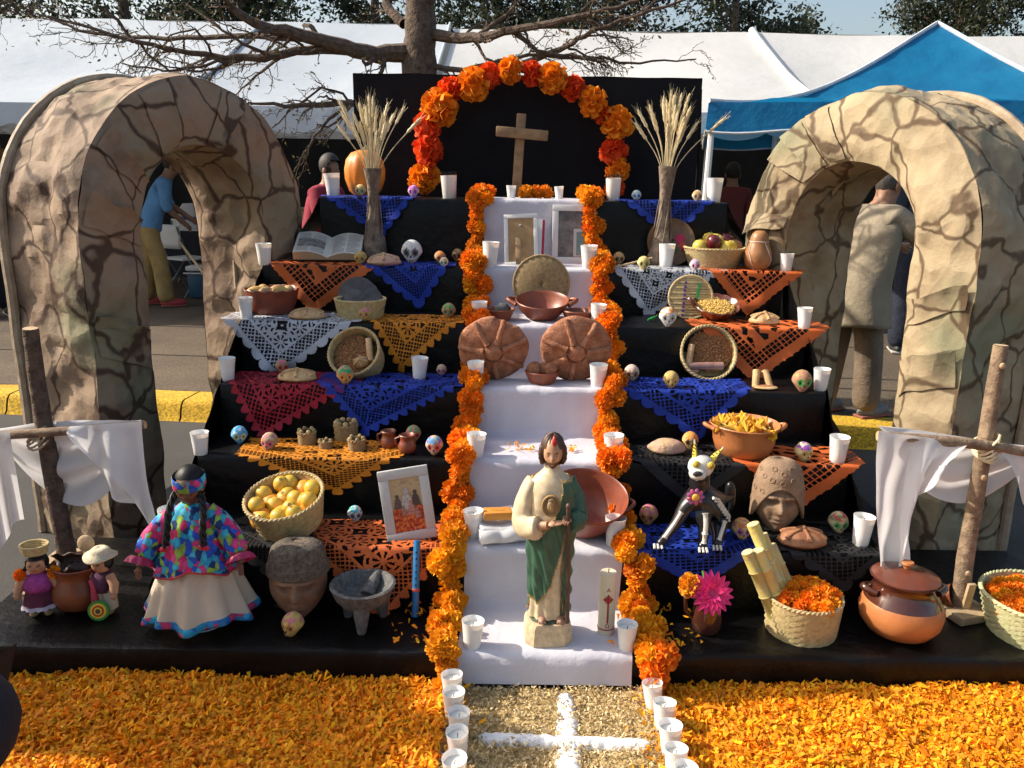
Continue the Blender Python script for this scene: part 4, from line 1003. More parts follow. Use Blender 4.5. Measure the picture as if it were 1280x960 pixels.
# tilted seed baskets
def grains(loc, r, n, sz, mt, name, label, rot, cat='seeds'):
    c = npr.normal(0, 1, (n, 3)); rr = np.sqrt(npr.uniform(0, 1, n))*r; th = npr.uniform(0, 6.283, n)
    ctr = np.stack([rr*np.cos(th), rr*np.sin(th), npr.uniform(-.004, .004, n)+.014*(1-(rr/r)**2)], 1)
    d = npr.normal(0, 1, (n, 3)); d /= np.linalg.norm(d, axis=1)[:, None]; e = np.cross(d, npr.normal(0, 1, (n, 3))); e /= np.linalg.norm(e, axis=1)[:, None]; g = np.cross(d, e)
    s = sz*npr.uniform(.7, 1.2, (n, 1)); v = np.stack([ctr-d*s, ctr+e*s*.5, ctr+g*s*.5, ctr+d*s, ctr-e*s*.5, ctr-g*s*.5], 1).reshape(-1, 3)
    tri = np.array([(0, 1, 2), (0, 2, 4), (0, 4, 5), (0, 5, 1), (3, 2, 1), (3, 4, 2), (3, 5, 4), (3, 1, 5)])
    f = (tri[None]+6*np.arange(n)[:, None, None]).reshape(-1, 3)
    me = npmesh(name, v, f, mt, None, False); o = link(name, me, loc=loc, rot=rot); o['kind'] = 'stuff'; o['label'] = label; o['category'] = cat
    b = MB(); b.lathe([(.0005, .010), (r*.5, .006), (r, -.006)], 30, cap=False); link(name+'_bed', b.mesh(name, mt), o)
    return o
m_seed = mat('seeds', (.50, .25, .10), (.30, .13, .05), 150, .6, .6, 220, bdist=.006, lo=.42, hi=.58)
m_corn = mat('corn_kernels', (.80, .58, .18), (.68, .42, .09), 150, .6, .6, 220, bdist=.006, lo=.42, hi=.58)
l = pos(4, 453, 470, .075); rt = (rad(52), rad(-14), 0); l.z += .045; l.y += .01
bk = basket(l, .112, .098, .12, 'palm basket tipped forward showing red seeds, bread and pod', tilt=rt)
Mx = Matrix.Translation(l) @ rotm(*rt)
grains(Mx @ Vector((-.015, .01, .078)), .088, 1600, .0065, m_seed, 'seeds', 'reddish brown seeds filling the tipped basket', rt)
o = bun(Mx @ Vector((.02, -.045, .08)), .07, .05, .05, 'knobbly walnut-brown bread in the tipped basket', m_breadpale, .3); o.rotation_euler = rt
t = thing('cinnamon_stick', 'pale stick wrapped in spotted paper in the tipped basket', 'stick', Mx @ Vector((.06, -.02, .085)), rot=rt); MB().tube([(0, -.03, .01), (.005, .07, .02)], .014, 10).build('stick', m_breadpale, t)
l = pos(4, 885, 478, .06); rt = (rad(66), rad(4), 0); l.z += .085; l.y += .09
basket(l, .122, .108, .07, 'shallow palm basket tipped forward with seeds and wrapped sticks', 'palm', rt); Mx = Matrix.Translation(l) @ rotm(*rt)
grains(Mx @ Vector((.012, .015, .040)), .095, 1600, .0065, m_seed, 'seeds', 'light brown seeds filling the shallow tipped basket', rt)
m_wrap = mat('clear_wrap', (.42, .25, .2), (.3, .15, .12), 20, .15, .3, 40, coat=.6)
t = thing('wrapped_stick', 'amaranth stick in clear wrap lying at the bottom of the shallow basket', 'sweet', Mx @ Vector((-.01, -.065, .055)), rot=rt); MB().tube([(-.075, 0, 0), (.075, .012, 0)], [.017, .019], 12).build('stick', m_wrap, t)
t = thing('wrapped_stick', 'pale stick standing along the side of the shallow basket', 'sweet', Mx @ Vector((-.085, -.02, .05)), rot=rt); MB().tube([(.0, -.045, 0), (.012, .05, .01)], [.016, .014], 12).build('stick', m_breadpale, t)
t = thing('seed_disc', 'round pale sweet beside the wrapped stick in the shallow basket', 'sweet', Mx @ Vector((-.06, -.07, .045)), rot=rt); MB().ball((.03, .03, .012), nu=16, nv=8).build('disc', m_wrap, t)
# bowl of corn and round mat
l = pos(5, 893, 403, .07); l.z += .018; bowl(l, [(.055, 0), (.08, .02), (.105, .055), (.11, .062)], 'dark clay bowl of yellow corn with a loop handle', 'lidclay', tilt=(rad(18), 0, 0), pinch=.006)
own = [o for o in COL.objects if o.get('label', '').startswith('dark clay bowl of yellow corn')][0]
MB().tube([(-.098-.03*math.sin(math.pi*k/10), (k/10-.5)*.045, .055+.03*math.sin(math.pi*k/10)) for k in range(11)], .009, 8).build('handle', K['lidclay'], own)
grains(l+Vector((0, -.008, .047)), .085, 900, .007, m_corn, 'corn_kernels', 'yellow corn kernels heaped in the dark clay bowl', (rad(18), 0, 0), 'corn')
l2 = Vector((xat(862, TY[4]+.26, TZ[4]), TY[4]+.26, TZ[4]))
t = thing('round_mat', 'round striped palm mat leaning upright behind the corn bowl', 'mat', l2+Vector((0, 0, .0)), rot=(rad(78), rad(0), rad(-6)))
b = MB()
for k in range(16):
    y = -.092+k*.0123; w = math.sqrt(max(.098**2-y*y, 1e-5)); b.box((2*w, .0108, .006), (0, y+.1, .002*(k % 2)), bev=.001)
b.build('slats', K['palm'], t); 
for x, c in ((-.03, (.10, .03, .22)), (.035, (.05, .35, .1))):
    b = MB(); w = .085 if x < 0 else .035
    for k in range(9): b.box((.012, .012, .002), (x+.004*(k-4)*.3, .1-w+k*(2*w/9)+(.035 if x > 0 else 0)*1.0, .008))
    b.build('dyed_stripe', cmat(c), t, smooth=False)
MB().tube([(.1*math.cos(a/36*6.2832), .1+.1*math.sin(a/36*6.2832), .003*(a % 2)) for a in range(37)], .006, 6).build('rim', K['palm'], t)
l = pos(5, 815, 402, .01); t = thing('green_chilli', 'small green chilli beside the orange-crowned skull', 'chilli', l, .5); MB().tube([(-.025, 0, .008), (0, 0, .012), (.03, .01, .018)], [.004, .009, .004], 8).build('pod', cmat((.03, .3, .05), .3), t); MB().tube([(.03, .01, .018), (.04, .012, .025)], .0025, 6).build('stalk', cmat((.1, .25, .05)), t)
# fruit basket and gourd on the sixth step
l = pos(6, 891, 336, .12); basket(l, .15, .115, .10, 'wide palm basket piled with yellow and dark red apples', ribs=40); 
fr = [(-.09, -.05, 'y'), (-.035, -.055, 'r'), (.03, -.07, 'y'), (.085, -.03, 'y'), (-.06, .03, 'y'), (.0, .0, 'y'), (.055, .035, 'r'), (.10, .035, 'o'), (-.01, .06, 'y')]
AP = {'y': mat('yellow_apple', (.74, .55, .10), (.60, .46, .06), 12, .35), 'r': mat('dark_red_apple', (.16, .015, .02), (.10, .01, .015), 12, .25, coat=.3), 'o': mat('russet_pear', (.50, .24, .12), (.4, .2, .08), 20, .5)}
apm = MB(); apm.lathe([(.0005, .004), (.012, 0), (.025, .006), (.036, .028), (.037, .045), (.028, .062), (.012, .068), (.0005, .06)], 20, cap=False); 
AM = {k: apm.mesh('apple', AP[k], angle=None) for k in AP}; stm = MB().tube([(0, 0, .058), (.003, 0, .07), (.006, 0, .08)], .0018, 5).mesh('stalk', cmat((.08, .05, .02)))
for k, (dx, dy, c) in enumerate(fr):
    lab = {'y': 'yellow apple piled in the wide palm basket', 'r': 'dark red apple %s in the wide palm basket' % ('at the front' if k < 3 else 'on top'), 'o': 'russet pear at the rim of the wide palm basket'}[c]
    t = thing('apple', lab, 'fruit', l+Vector((dx, dy, .072+(.03 if k in (1, 5, 6, 8) else 0))), rnd.uniform(0, 6), 'apples in the wide basket', rot=(rnd.uniform(-.5, .5), rnd.uniform(-.5, .5), 0)); link('fruit', AM[c], t); link('stalk', stm, t)
l = pos(6, 946, 341, .05); l.y = 3.955; l.x = xat(946, l.y, l.z); t = thing('gourd', 'tan bottle gourd tied with white string beside the fruit basket', 'gourd', l)
MB().lathe([(.03, 0), (.055, .02), (.066, .055), (.064, .09), (.05, .125), (.044, .145), (.043, .16), (.035, .18), (.02, .192), (.0005, .194)], 28).build('shell', mat('gourd_skin', (.44, .22, .09), (.3, .13, .05), 10, .4, .1, 30), t)
b = MB()
for a in range(4):
    q = a*1.57+.3
    b.tube([(.045*math.cos(q), .045*math.sin(q), .142), (.066*math.cos(q+.25), .066*math.sin(q+.25), .09), (.07*math.cos(q+.5), .07*math.sin(q+.5), .055), (.045*math.cos(q+.6), .045*math.sin(q+.6), .008)], .0018, 5)
b.tube([(.046*math.cos(a/16*6.283), .046*math.sin(a/16*6.283), .142) for a in range(17)], .002, 5); b.build('string', cmat((.7, .62, .55)), t)
# painted wooden tray and spoon
l = Vector((xat(838, 4.12, TZ[5]), 4.12, TZ[5])); t = thing('wooden_tray', 'round wooden tray painted with red flowers leaning behind the vase', 'tray', l, rot=(rad(74), 0, 0))
MB().lathe([(.0005, .0), (.10, 0), (.118, .008), (.122, .016), (.115, .014), (.10, .006), (.0005, .006)], 40, M=Matrix.Translation((0, .122, 0)), cap=False).build('dish', mat('varnished_wood', (.22, .12, .06), (.13, .07, .035), 14, .35), t)
for k, (x, y, c, r) in enumerate([(.045, .14, (.55, .02, .10), .03), (.06, .10, (.6, .06, .05), .026), (-.02, .13, (.03, .03, .02), .04), (-.05, .1, (.6, .3, .04), .02), (.02, .085, (.05, .16, .05), .022)]):
    b = MB()
    for p in range(6): b.ball((r*.5, r*.28, .002), (x+r*.5*math.cos(p*1.05), y+r*.5*math.sin(p*1.05), .009), 8, 4, M=rotm(0, 0, p*1.05))
    b.build('painted_flower', cmat(c), t)
a, e = P(768, 329, y=4.0), P(812, 316, y=4.02); l = (a+e)/2; t = thing('wooden_spoon', 'wooden spoon resting beside the tan skull', 'spoon', (l.x, l.y, TZ[5]+.002), rot=(0, rad(-14), .1))
MB().tube([(-.06, 0, .02), (.11, 0, .022)], [.006, .005], 8).build('handle', K['cutwood'], t); MB().ball((.035, .022, .009), (-.09, 0, .02), 14, 8).build('bowl', K['cutwood'], t)
# bark vases with wheat
def vase(i, u, v1, h, label, wl, seed, lean, glassy):
    l = on(i, u, v1, .05); t = thing('bark_vase', label, 'vase', l, seed, rot=(0, lean, 0))
    pr = [(.045, 0), (.058, .02), (.062, .05), (.052, .10), (.036, .16), (.027, .25), (.026, .32), (.032, .39), (.044, h-.01), (.047, h), (.042, h), (.03, h-.05)]
    MB().lathe(pr, 26, fn=lambda th, i, r, z: (r*(1+.07*nz(math.cos(th)*2, math.sin(th)*2, z*14+seed)+.03*nz(math.cos(th)*6, math.sin(th)*6, z*50)), z), cap=True).build('body', K['barkv'], t)
    for k in range(6):
        q = k*1.1; MB().tube([(.06*math.cos(q+f*.9)*(1-.55*f), .06*math.sin(q+f*.9)*(1-.55*f), .03+f*.3) for f in [0, .2, .4, .6, .8, 1]], .0035, 5).build('bark_strip', K['barkv'], t)
    w = thing('wheat_bunch', wl, 'wheat', l+Vector((lean*h, 0, h*.8)), group='wheat in bark vases'); r_ = random.Random(seed)
    for k in range(26):
        a = r_.uniform(0, 6.28); sp = r_.uniform(.0, .10)**1.0; H = r_.uniform(.22, .36)-sp*.3
        if k == 0: sp, H, a = .15, .26, -.3 if lean >= 0 else .2
        p = [Vector((.012*math.cos(a), .012*math.sin(a), 0)), Vector((.25*sp*math.cos(a)+.012*math.cos(a), .3*sp*math.sin(a), H*.4)), Vector((sp*.75*math.cos(a), sp*.7*math.sin(a), H*.72)), Vector((sp*1.25*math.cos(a), sp*1.1*math.sin(a), H))]
        q = smooth(p, 4); st = MB(); st.tube(q, .0022, 5); so_ = st.build('stalk', K['straw'], w)
        d = (q[-1]-q[-2]).normalized(); ear = MB(); pp = [q[-1]+d*(.105*f) for f in (0, .15, .3, .45, .6, .8, 1)]
        ear.tube(pp, [.003, .0085, .0068, .009, .0066, .0072, .001], 6)
        for z in range(10):
            f = .1+.08*z; o = Vector((r_.gauss(0, 1), r_.gauss(0, 1), r_.gauss(0, .3))).normalized()*.018
            ear.tube([q[-1]+d*.09*f, q[-1]+d*(.09*f+.06)+o], [.0012, .0005], 3, cap=False)
        ear.build('wheat_ear', K['straw'], so_)
    return t
K['barkv'] = mat('vase_bark', (.28, .21, .155), (.12, .085, .06), 22, .85, 1.0, 60, bdist=.01); K['straw'] = mat('straw', (.74, .64, .42), (.62, .50, .28), 30, .7)
vase(6, 469, 322, .46, 'bark-covered bottle vase of wheat beside the open book', 'wheat bunch fanning out above the vase beside the pumpkin', 1, 0.0, 0)
vase(6, 824, 333, .49, 'bark-covered flared vase of wheat before the painted tray', 'wheat bunch with one bent ear above the flared vase', 2, .03, 1)
# pumpkin
l = Vector((xat(457, 4.42, TZ[6]), 4.42, TZ[6])); t = thing('pumpkin', 'tall smooth orange pumpkin on the top step', 'pumpkin', l)
MB().lathe([(.0005, .006), (.05, 0), (.085, .03), (.105, .09), (.108, .14), (.097, .19), (.07, .225), (.03, .24), (.0005, .236)], 60, fn=lambda th, i, r, z: (r*(1-.035*abs(math.cos(th*6))**4), z), cap=False).build('rind', mat('pumpkin_rind', (.72, .25, .03), (.62, .19, .02), 8, .45, .15, 30), t); MB().tube([(0, 0, .235), (.005, 0, .25), (.015, 0, .262)], [.014, .009, .008], 8).build('stalk', cmat((.15, .16, .05)), t)
# ---------------------------------------------------------------- open book on its stand
l = on(6, 413, 327, .08); t = thing('book_stand', 'low brown wooden stand under the open book', 'stand', l)
b = MB(); b.box((.22, .14, .02), (0, 0, .012), bev=.003); b.build('base', K['wood'], t); b = MB(); b.box((.18, .012, .06), (0, .05, .045), (rad(-20), 0, 0), bev=.002); b.build('rest', K['wood'], t); b = MB(); b.box((.22, .02, .014), (0, -.05, .028), bev=.003); b.build('ledge', K['wood'], t)
t = thing('open_book', 'thick open book with cream pages resting on a low stand', 'book', l+Vector((0, -.005, .055)), rot=(rad(24), 0, rad(4)))
m_page = mat('page_text', (.68, .64, .56), (.56, .53, .47), 3, .8)
m_edge = mat('page_edges', (.62, .50, .30), (.48, .37, .2), 140, .8, .4, 300)
for sg in (-1, 1):
    def pgf(a, c, sg=sg):
        x = sg*a*.165; z = .014+.046*math.sin(min(a*2.2, 1.57))*(1-.35*a)-(.012*a if sg > 0 else 0); return Vector((x, lerp(-.10, .11, c), z))
    b = MB(); b.grid(pgf, 14, 4); b.build('page', m_page, t)
    b = MB(); b.grid(lambda a, c: Vector((pgf(a, 0).x, -.10, lerp(.003, pgf(a, 0).z, c))), 14, 4); b.grid(lambda a, c: Vector((pgf(a, 0).x, .11, lerp(.003, pgf(a, 0).z, c))), 14, 4); b.grid(lambda a, c: Vector((sg*.165, lerp(-.10, .11, a), lerp(.003, pgf(1, 0).z, c))), 4, 3); b.build('page_block', m_edge, t)
    b = MB()
    for r in range(13):
        if sg < 0 and 2 < r < 9: continue
        for c0, c1 in ((.12, .5), (.56, .92)): b.grid(lambda a, c: pgf(lerp(c0, c1-(.1 if r % 4 == 3 else 0), a), .07+.066*r+.022*c)+Vector((0, 0, .0012)), 6, 1)
    b.build('printed_lines', cmat((.30, .29, .27)), t)
    if sg < 0:
        b = MB(); b.grid(lambda a, c: pgf(lerp(.12, .92, a), lerp(.27, .64, c))+Vector((0, 0, .0012)), 8, 2); b.build('printed_picture', mat('print_grey', (.32, .29, .25), (.1, .09, .08), 40, .7), t)
    b = MB(); b.box((.175, .22, .004), (sg*.087, .005, 0)); b.build('cover', cmat((.03, .02, .015)), t)
# ---------------------------------------------------------------- clay jars and straw baskets on the third step
def jar(u, v1, hpx, label):
    l = on(3, u, v1, .03); h = hpx*px(l); bowl(l, [(h*.28, 0), (h*.42, h*.12), (h*.48, h*.35), (h*.40, h*.58), (h*.34, h*.68), (h*.36, h*.82), (h*.42, h*.95)], label, 'clay', name='clay_jar', cat='jar', group='small clay jars')
    o = [q for q in COL.objects if q.get('label') == label][0]
    MB().tube([(-h*.38, 0, h*.85), (-h*.6, 0, h*.75), (-h*.58, 0, h*.5), (-h*.45, 0, h*.4)], h*.06, 7).build('handle', K['clay'], o)
jar(486, 563, 23, 'small clay jar with an ear handle beside the straw baskets'); jar(509, 569, 24, 'small clay jar in front of the green-crowned skull')
for u, v, r, hh, n, lab in [(384, 558, .036, .05, 6, 'small straw basket of balls nearest the pink-eyed skull'), (433, 552, .048, .062, 9, 'largest of the small straw baskets heaped with balls'), (407, 564, .026, .03, 4, 'tiniest straw basket between the other small ones'), (446, 566, .034, .044, 5, 'small straw basket of balls beside the clay jars')]:
    l = on(3, u, v, .03); basket(l, r, r*.95, hh, lab, 'palmdark', rings=6, ribs=12, group='small straw baskets')
    for k in range(n):
        a = k*2*math.pi/n; bb = thing('straw_ball', 'woven ball on the rim of '+('the largest' if r > .04 else 'a')+' small straw basket', 'ball', l+Vector((r*.78*math.cos(a), r*.78*math.sin(a), hh)), group='woven balls'); MB().ball(r*.24, (0, 0, r*.2), 10, 7, fn=lambda d, p: p*(1+.1*nz(d.x*4, d.y*4, d.z*4+k))).build('ball_body', K['palm'] if k % 2 else K['palmdark'], bb)
# clay pot of squash blossoms
l = on(3, 928, 577, .09); l.y = min(l.y, 2.99); bowl(l, [(.085, 0), (.105, .02), (.118, .06), (.12, .10), (.130, .118), (.134, .124)], 'wide orange clay pot of yellow squash blossoms', 'claylight', (.11, .125, .032), 'clay_pot', 'pot')
for k in range(34):
    a = rnd.uniform(0, 6.28); r = .1*math.sqrt(rnd.random()); t = thing('squash_blossom', 'yellow squash blossom in the orange clay pot', 'flower', l+Vector((r*math.cos(a), r*math.sin(a), .108+rnd.uniform(0, .012))), group='squash blossoms in the pot', rot=(rnd.uniform(-.5, .5), rnd.uniform(1.0, 1.9), rnd.uniform(0, 6)))
    if k == 0:
        bm_ = MB(); bm_.lathe([(.003, 0), (.006, .015), (.009, .03), (.018, .045)], 12, fn=lambda th, i, r, z: (r*(1+(.35 if i == 3 else .1)*math.cos(5*th)), z), cap=False); BLO = bm_.mesh('blossom', mat('squash_blossom', (.82, .46, .03), (.66, .33, .02), 40, .6, var=.15, trans=.2)); bm_ = MB().tube([(0, 0, -.02), (0, 0, .004)], .003, 5); BST = bm_.mesh('stalk', cmat((.3, .3, .06)))
    link('petals', BLO, t); link('stalk', BST, t)
# amaranth bones and biscuit
l = on(4, 957, 488, .02)
for sx, lab in ((-1, 'bread finger leaning toward the seed basket on orange paper'), (1, 'bread finger leaning toward the green-eyed skull')):
    t = thing('bread_finger', lab, 'bread', l+Vector((sx*.028, .05, .012)), rot=(rad(50), 0, sx*.28)); MB().tube([(0, -.02, 0), (0, .06, 0)], [.014, .016], 12).build('stick', m_breadpale, t); MB().ball((.0165, .008, .0165), (0, -.021, 0), 12, 8).build('end_cap', m_bread, t)
t = thing('biscuit', 'flat oval biscuit in front of the bread fingers', 'biscuit', l); MB().ball((.05, .028, .008), (0, 0, .008), 22, 8, fn=lambda d, p: p*(1+.04*nz(d.x*4, d.y*4, 1))).build('biscuit_body', m_breadpale, t); MB().ball((.035, .016, .004), (0, 0, .014), 18, 6).build('topping', m_bread, t)
# petals lying on the runner of the third step
# basket of guavas
l = on(2, 364, 664, .13); l.y = 2.66; l.x = xat(364, l.y, l.z); l.z += .034
rt = (rad(16), rad(-5), 0); basket(l, .138, .112, .12, 'deep palm basket of yellow guavas tipped slightly forward', tilt=rt, ribs=40); Mx = Matrix.Translation(l) @ rotm(*rt)
gv = MB(); gv.ball((.029, .029, .031), nu=18, nv=12); gm = gv.mesh('guava', mat('guava', (.70, .46, .055), (.58, .34, .03), 14, .4, .1, 60, var=.12)); gs = MB().lathe([(.0005, .029), (.004, .032), (.006, .031)], 8, cap=False).mesh('blossom_end', cmat((.08, .05, .02)))
om = MB().ball(.04, nu=20, nv=14).mesh('orange', mat('orange_fruit', (.80, .36, .03), (.72, .28, .02), 14, .45, .2, 150, var=.08))
lay = [(-.085, .045), (-.03, .085), (.03, .02), (.085, .06), (-.09, -.03), (-.035, -.01), (.03, -.045), (.09, -.02), (-.06, -.085), (.0, -.09), (.055, -.09), (.0, .045), (-.005, .10)]
for k, (x, y) in enumerate(lay):
    t = thing('guava', 'yellow guava piled in the deep palm basket', 'fruit', Mx @ Vector((x, y, .098+.012*math.sin(k*2.1))), group='guavas in the basket', rot=(rnd.uniform(-1, 1), rnd.uniform(-1, 1), 0)); link('fruit', gm, t); link('blossom_end', gs, t)
for k, (x, y) in enumerate([(-.06, .02), (.045, .09), (.06, .015), (-.075, -.055), (.065, -.055), (0, -.05), (-.01, .04)]):
    t = thing('orange', 'orange half buried among guavas in the deep basket', 'fruit', Mx @ Vector((x, y, .068)), group='oranges under the guavas'); link('fruit', om, t)
# ---------------------------------------------------------------- picture frames
def print_mat(name, stops, sc, sd):
    m, nd, lk, b = newmat(name); b.inputs['Roughness'].default_value = .25; tc = nd.new('ShaderNodeTexCoord'); mp = N(nd, 'ShaderNodeMapping'); mp.inputs['Location'].default_value = (sd, sd*2, 0); lk.new(tc.outputs['Object'], mp.inputs[0])
    n1 = N(nd, 'ShaderNodeTexNoise', Scale=sc, Detail=6.0, Roughness=.7); lk.new(mp.outputs[0], n1.inputs[0]); r = ramp(nd, stops); lk.new(n1.outputs['Fac'], r.inputs[0]); lk.new(r.outputs[0], b.inputs['Base Color']); return m
def frame(loc, w, h, bw, label, mf, mp_, rot, back=False, strut=True):
    t = thing('picture_frame', label, 'picture frame', loc, rot=rot); d = .016
    for nm, sz, lc in (('frame_rail', (w, d, bw), (0, 0, bw/2)), ('frame_rail', (w, d, bw), (0, 0, h-bw/2)), ('frame_stile', (bw, d, h-2*bw), (-w/2+bw/2, 0, h/2)), ('frame_stile', (bw, d, h-2*bw), (w/2-bw/2, 0, h/2))):
        MB().box(sz, lc, bev=.002).build(nm, mf, t)
    MB().box((w-2*bw+.004, .004, h-2*bw+.004), (0, (-.001), h/2)).build('picture', mp_, t, smooth=False)
    MB().box((w-.008, .004, h-.008), (0, .0095, h/2)).build('backing', K['mdf'], t, smooth=False)
    if strut: MB().box((.03, .006, h*.62), (0, .05, h*.30), (rad(13), 0, 0), bev=.002).build('strut', K['mdf'], t)
    return t
K['mdf'] = mat('hardboard', (.40, .25, .12), (.32, .19, .085), 30, .7)
m_fw = mat('frame_white', (.74, .73, .70), (.68, .67, .64), 12, .45); m_fc = mat('frame_silver', (.55, .54, .52), (.48, .47, .45), 20, .5)
# framed print leaning on the riser
l = on(2, 512, 668, .03); l.y = 2.60; l.x = xat(516, l.y, l.z); s = px(l); fw, fh = 62*s, 92*s
t = frame(l, fw, fh, .034, 'silver white frame with a print of figures above flames leaning on the step', m_fc, print_mat('print_sky', [(.35, (.35, .22, .10)), (.5, (.55, .40, .22)), (.65, (.30, .2, .12))], 30, 2), (rad(-9), rad(-7.5), rad(8)), strut=False)
pw_, ph_ = fw-.068, fh-.068
b = MB(); b.grid(lambda a, c: Vector((lerp(-pw_/2, pw_/2, a), -.0045, .034+ph_*c*(.42+.06*math.sin(a*9)))), 24, 2); b.build('printed_flames', print_mat('print_flames', [(.36, (.16, .02, .01)), (.5, (.5, .06, .02)), (.62, (.75, .25, .06))], 90, 5), t)
for k, (x, z, sc, c) in enumerate([(0, .62, 1.25, (.62, .55, .5)), (-.30, .58, .8, (.16, .11, .09)), (.30, .62, .9, (.12, .08, .07)), (.12, .45, .8, (.62, .28, .22)), (-.12, .40, .6, (.5, .22, .16)), (.3, .34, .6, (.55, .25, .2))]):
    b = MB(); q = sc*.02; xx = x*pw_; zz = .034+z*ph_
    b.add([(xx-q*.9, -.0055-k*.0003, zz-q*1.6), (xx+q*.9, -.0055-k*.0003, zz-q*1.6), (xx+q*.55, -.0055-k*.0003, zz+q*.4), (xx, -.0055-k*.0003, zz+q*.9), (xx-q*.55, -.0055-k*.0003, zz+q*.4)], [(0, 1, 2, 3, 4)])
    b.add([(xx+q*.4*math.cos(a*.785), -.0056-k*.0003, zz+q*1.1+q*.45*math.sin(a*.785)) for a in range(8)], [tuple(range(8))]); b.build('printed_figure', print_mat('print_fig%d' % k, [(.4, tuple(v*.5 for v in c)), (.6, c)], 160, k), t, smooth=False)
# white frame with a mirror-dark photo, standing upright on the sixth step
l = on(6, 717, 326, .02); l.y = TY[6]-.06; l.x = xat(716, l.y, l.z); s = px(l)
t = frame(l+Vector((0, 0, .006)), 53*s, 71*s, .030, 'upright white photo frame showing a dark stone photo', m_fw, print_mat('photo', [(.35, (.06, .05, .05)), (.5, (.16, .13, .12)), (.65, (.25, .21, .19))], 14, 3), (rad(-6), 0, 0), strut=False)
w_, h_ = 53*s, 71*s; b = MB(); b.box((w_*.34, .002, h_*.48), (w_*.17, -.004, .030+h_*.25)); b.build('inner_print_border', m_fc, t, smooth=False); b = MB(); b.box((w_*.24, .002, h_*.40), (w_*.19, -.0055, .030+h_*.235)); b.build('inner_print', print_mat('photo2', [(.35, (.10, .17, .17)), (.65, (.2, .3, .28))], 30, 6), t, smooth=False)
# frame turned backward
l = on(6, 650, 335, .02); l.y = TY[5]+.10; l.x = xat(652, l.y, l.z); s = px(l); w_, h_ = 42*s, 64*s
t = thing('picture_frame', 'white picture frame seen from its brown back with a fold-out strut', 'picture frame', l+Vector((0, 0, .006)), rot=(rad(-12), rad(-3), rad(-4)))
bw = .020
for nm, sz, lc in (('frame_rail', (w_, .014, bw), (0, 0, bw/2)), ('frame_rail', (w_, .014, bw), (0, 0, h_-bw/2)), ('frame_stile', (bw, .014, h_-2*bw), (-w_/2+bw/2, 0, h_/2)), ('frame_stile', (bw, .014, h_-2*bw), (w_/2-bw/2, 0, h_/2))): MB().box(sz, lc, bev=.002).build(nm, m_fw, t)
MB().box((w_-2*bw+.004, .005, h_-2*bw+.004), (0, -.002, h_/2)).build('backing', K['mdf'], t, smooth=False)
MB().box((.026, .005, h_*.56), (-.012, -.042, h_*.27), (rad(-17), 0, rad(6)), bev=.002).build('strut', K['mdf'], t); MB().ball((.006, .003, .006), (0, -.006, h_*.78), 10, 6).build('hanger', K['steel'], t)
t = thing('booklet', 'red and white booklet standing behind the backward frame', 'booklet', l+Vector((.05, .03, .006)), rot=(rad(-8), 0, rad(-10))); MB().box((.09, .003, .225), (0, 0, .113)).build('page', K['white'], t, smooth=False); MB().box((.09, .003, .222), (.012, .005, .112)).build('cover', cmat((.55, .02, .07)), t, smooth=False)
# ---------------------------------------------------------------- wooden cross
pz = P(652, 142, y=4.6); l = Vector((xat(645, 4.6, TZ[6]), 4.6, TZ[6])); H = pz.z-TZ[6]; t = thing('wooden_cross', 'plain dark wooden cross under the paper flower arch', 'cross', l, rot=(0, rad(0), 0))
dx = pz.x-l.x; b = MB(); b.box((.052, .04, H), (0, 0, H/2), bev=.006); o = b.build('upright', K['wood'], t, rot=(0, math.atan2(dx, H), 0))
a, e = P(620, 164, y=4.57), P(685, 170, y=4.57); mid = (a+e)/2-l; b = MB(); b.box(((e-a).length, .036, .055), (0, 0, 0), bev=.006); b.build('crossbar', K['wood'], t, loc=mid, rot=(0, math.atan2(a.z-e.z, e.x-a.x), 0))
# ---------------------------------------------------------------- flower arch
pt = thing('paper_flower_arch', 'arch of orange and red tissue paper flowers on the black panel', 'flower arch', (xat(650, 4.68, TZ[6]), 4.68, TZ[6]))
PF = [flower_mesh('paper_flower', K['paperO'], 90, .30, .20, 11), flower_mesh('paper_flower', K['paperO'], 80, .34, .22, 12), flower_mesh('paper_flower', K['paperR'], 90, .30, .20, 13), flower_mesh('paper_flower', K['paperR'], 80, .34, .22, 14)]
fl = [(530, 222, 19, 0), (534, 189, 19, 1), (534, 158, 17, 1), (549, 135, 22, 0), (563, 112, 15, 1), (591, 106, 20, 0), (612, 94, 15, 1), (638, 88, 16, 0), (665, 92, 15, 1), (691, 98, 18, 0), (716, 110, 15, 1), (740, 128, 18, 0), (754, 143, 12, 1), (771, 155, 20, 0), (767, 190, 17, 1), (771, 213, 15, 0), (768, 236, 12, 1)]
fo = Vector(pt.location); tp = []
for k, (u, v, r, c) in enumerate(fl):
    p = P(u, v, y=4.68-(.02 if k % 2 else 0)); tp.append(p-fo); o = link('paper_flower', PF[c*2+k % 2], pt, p-fo, (rad(80)+rnd.uniform(-.3, .3), rnd.uniform(-.3, .3), rnd.uniform(0, 6)), r*px(p)*1.08)
MB().tube(smooth([tp[0]+Vector((0, 0, -.08))]+tp+[tp[-1]+Vector((0, 0, -.04))], 3), .008, 6).build('arch_wire', cmat((.05, .1, .03)), pt)
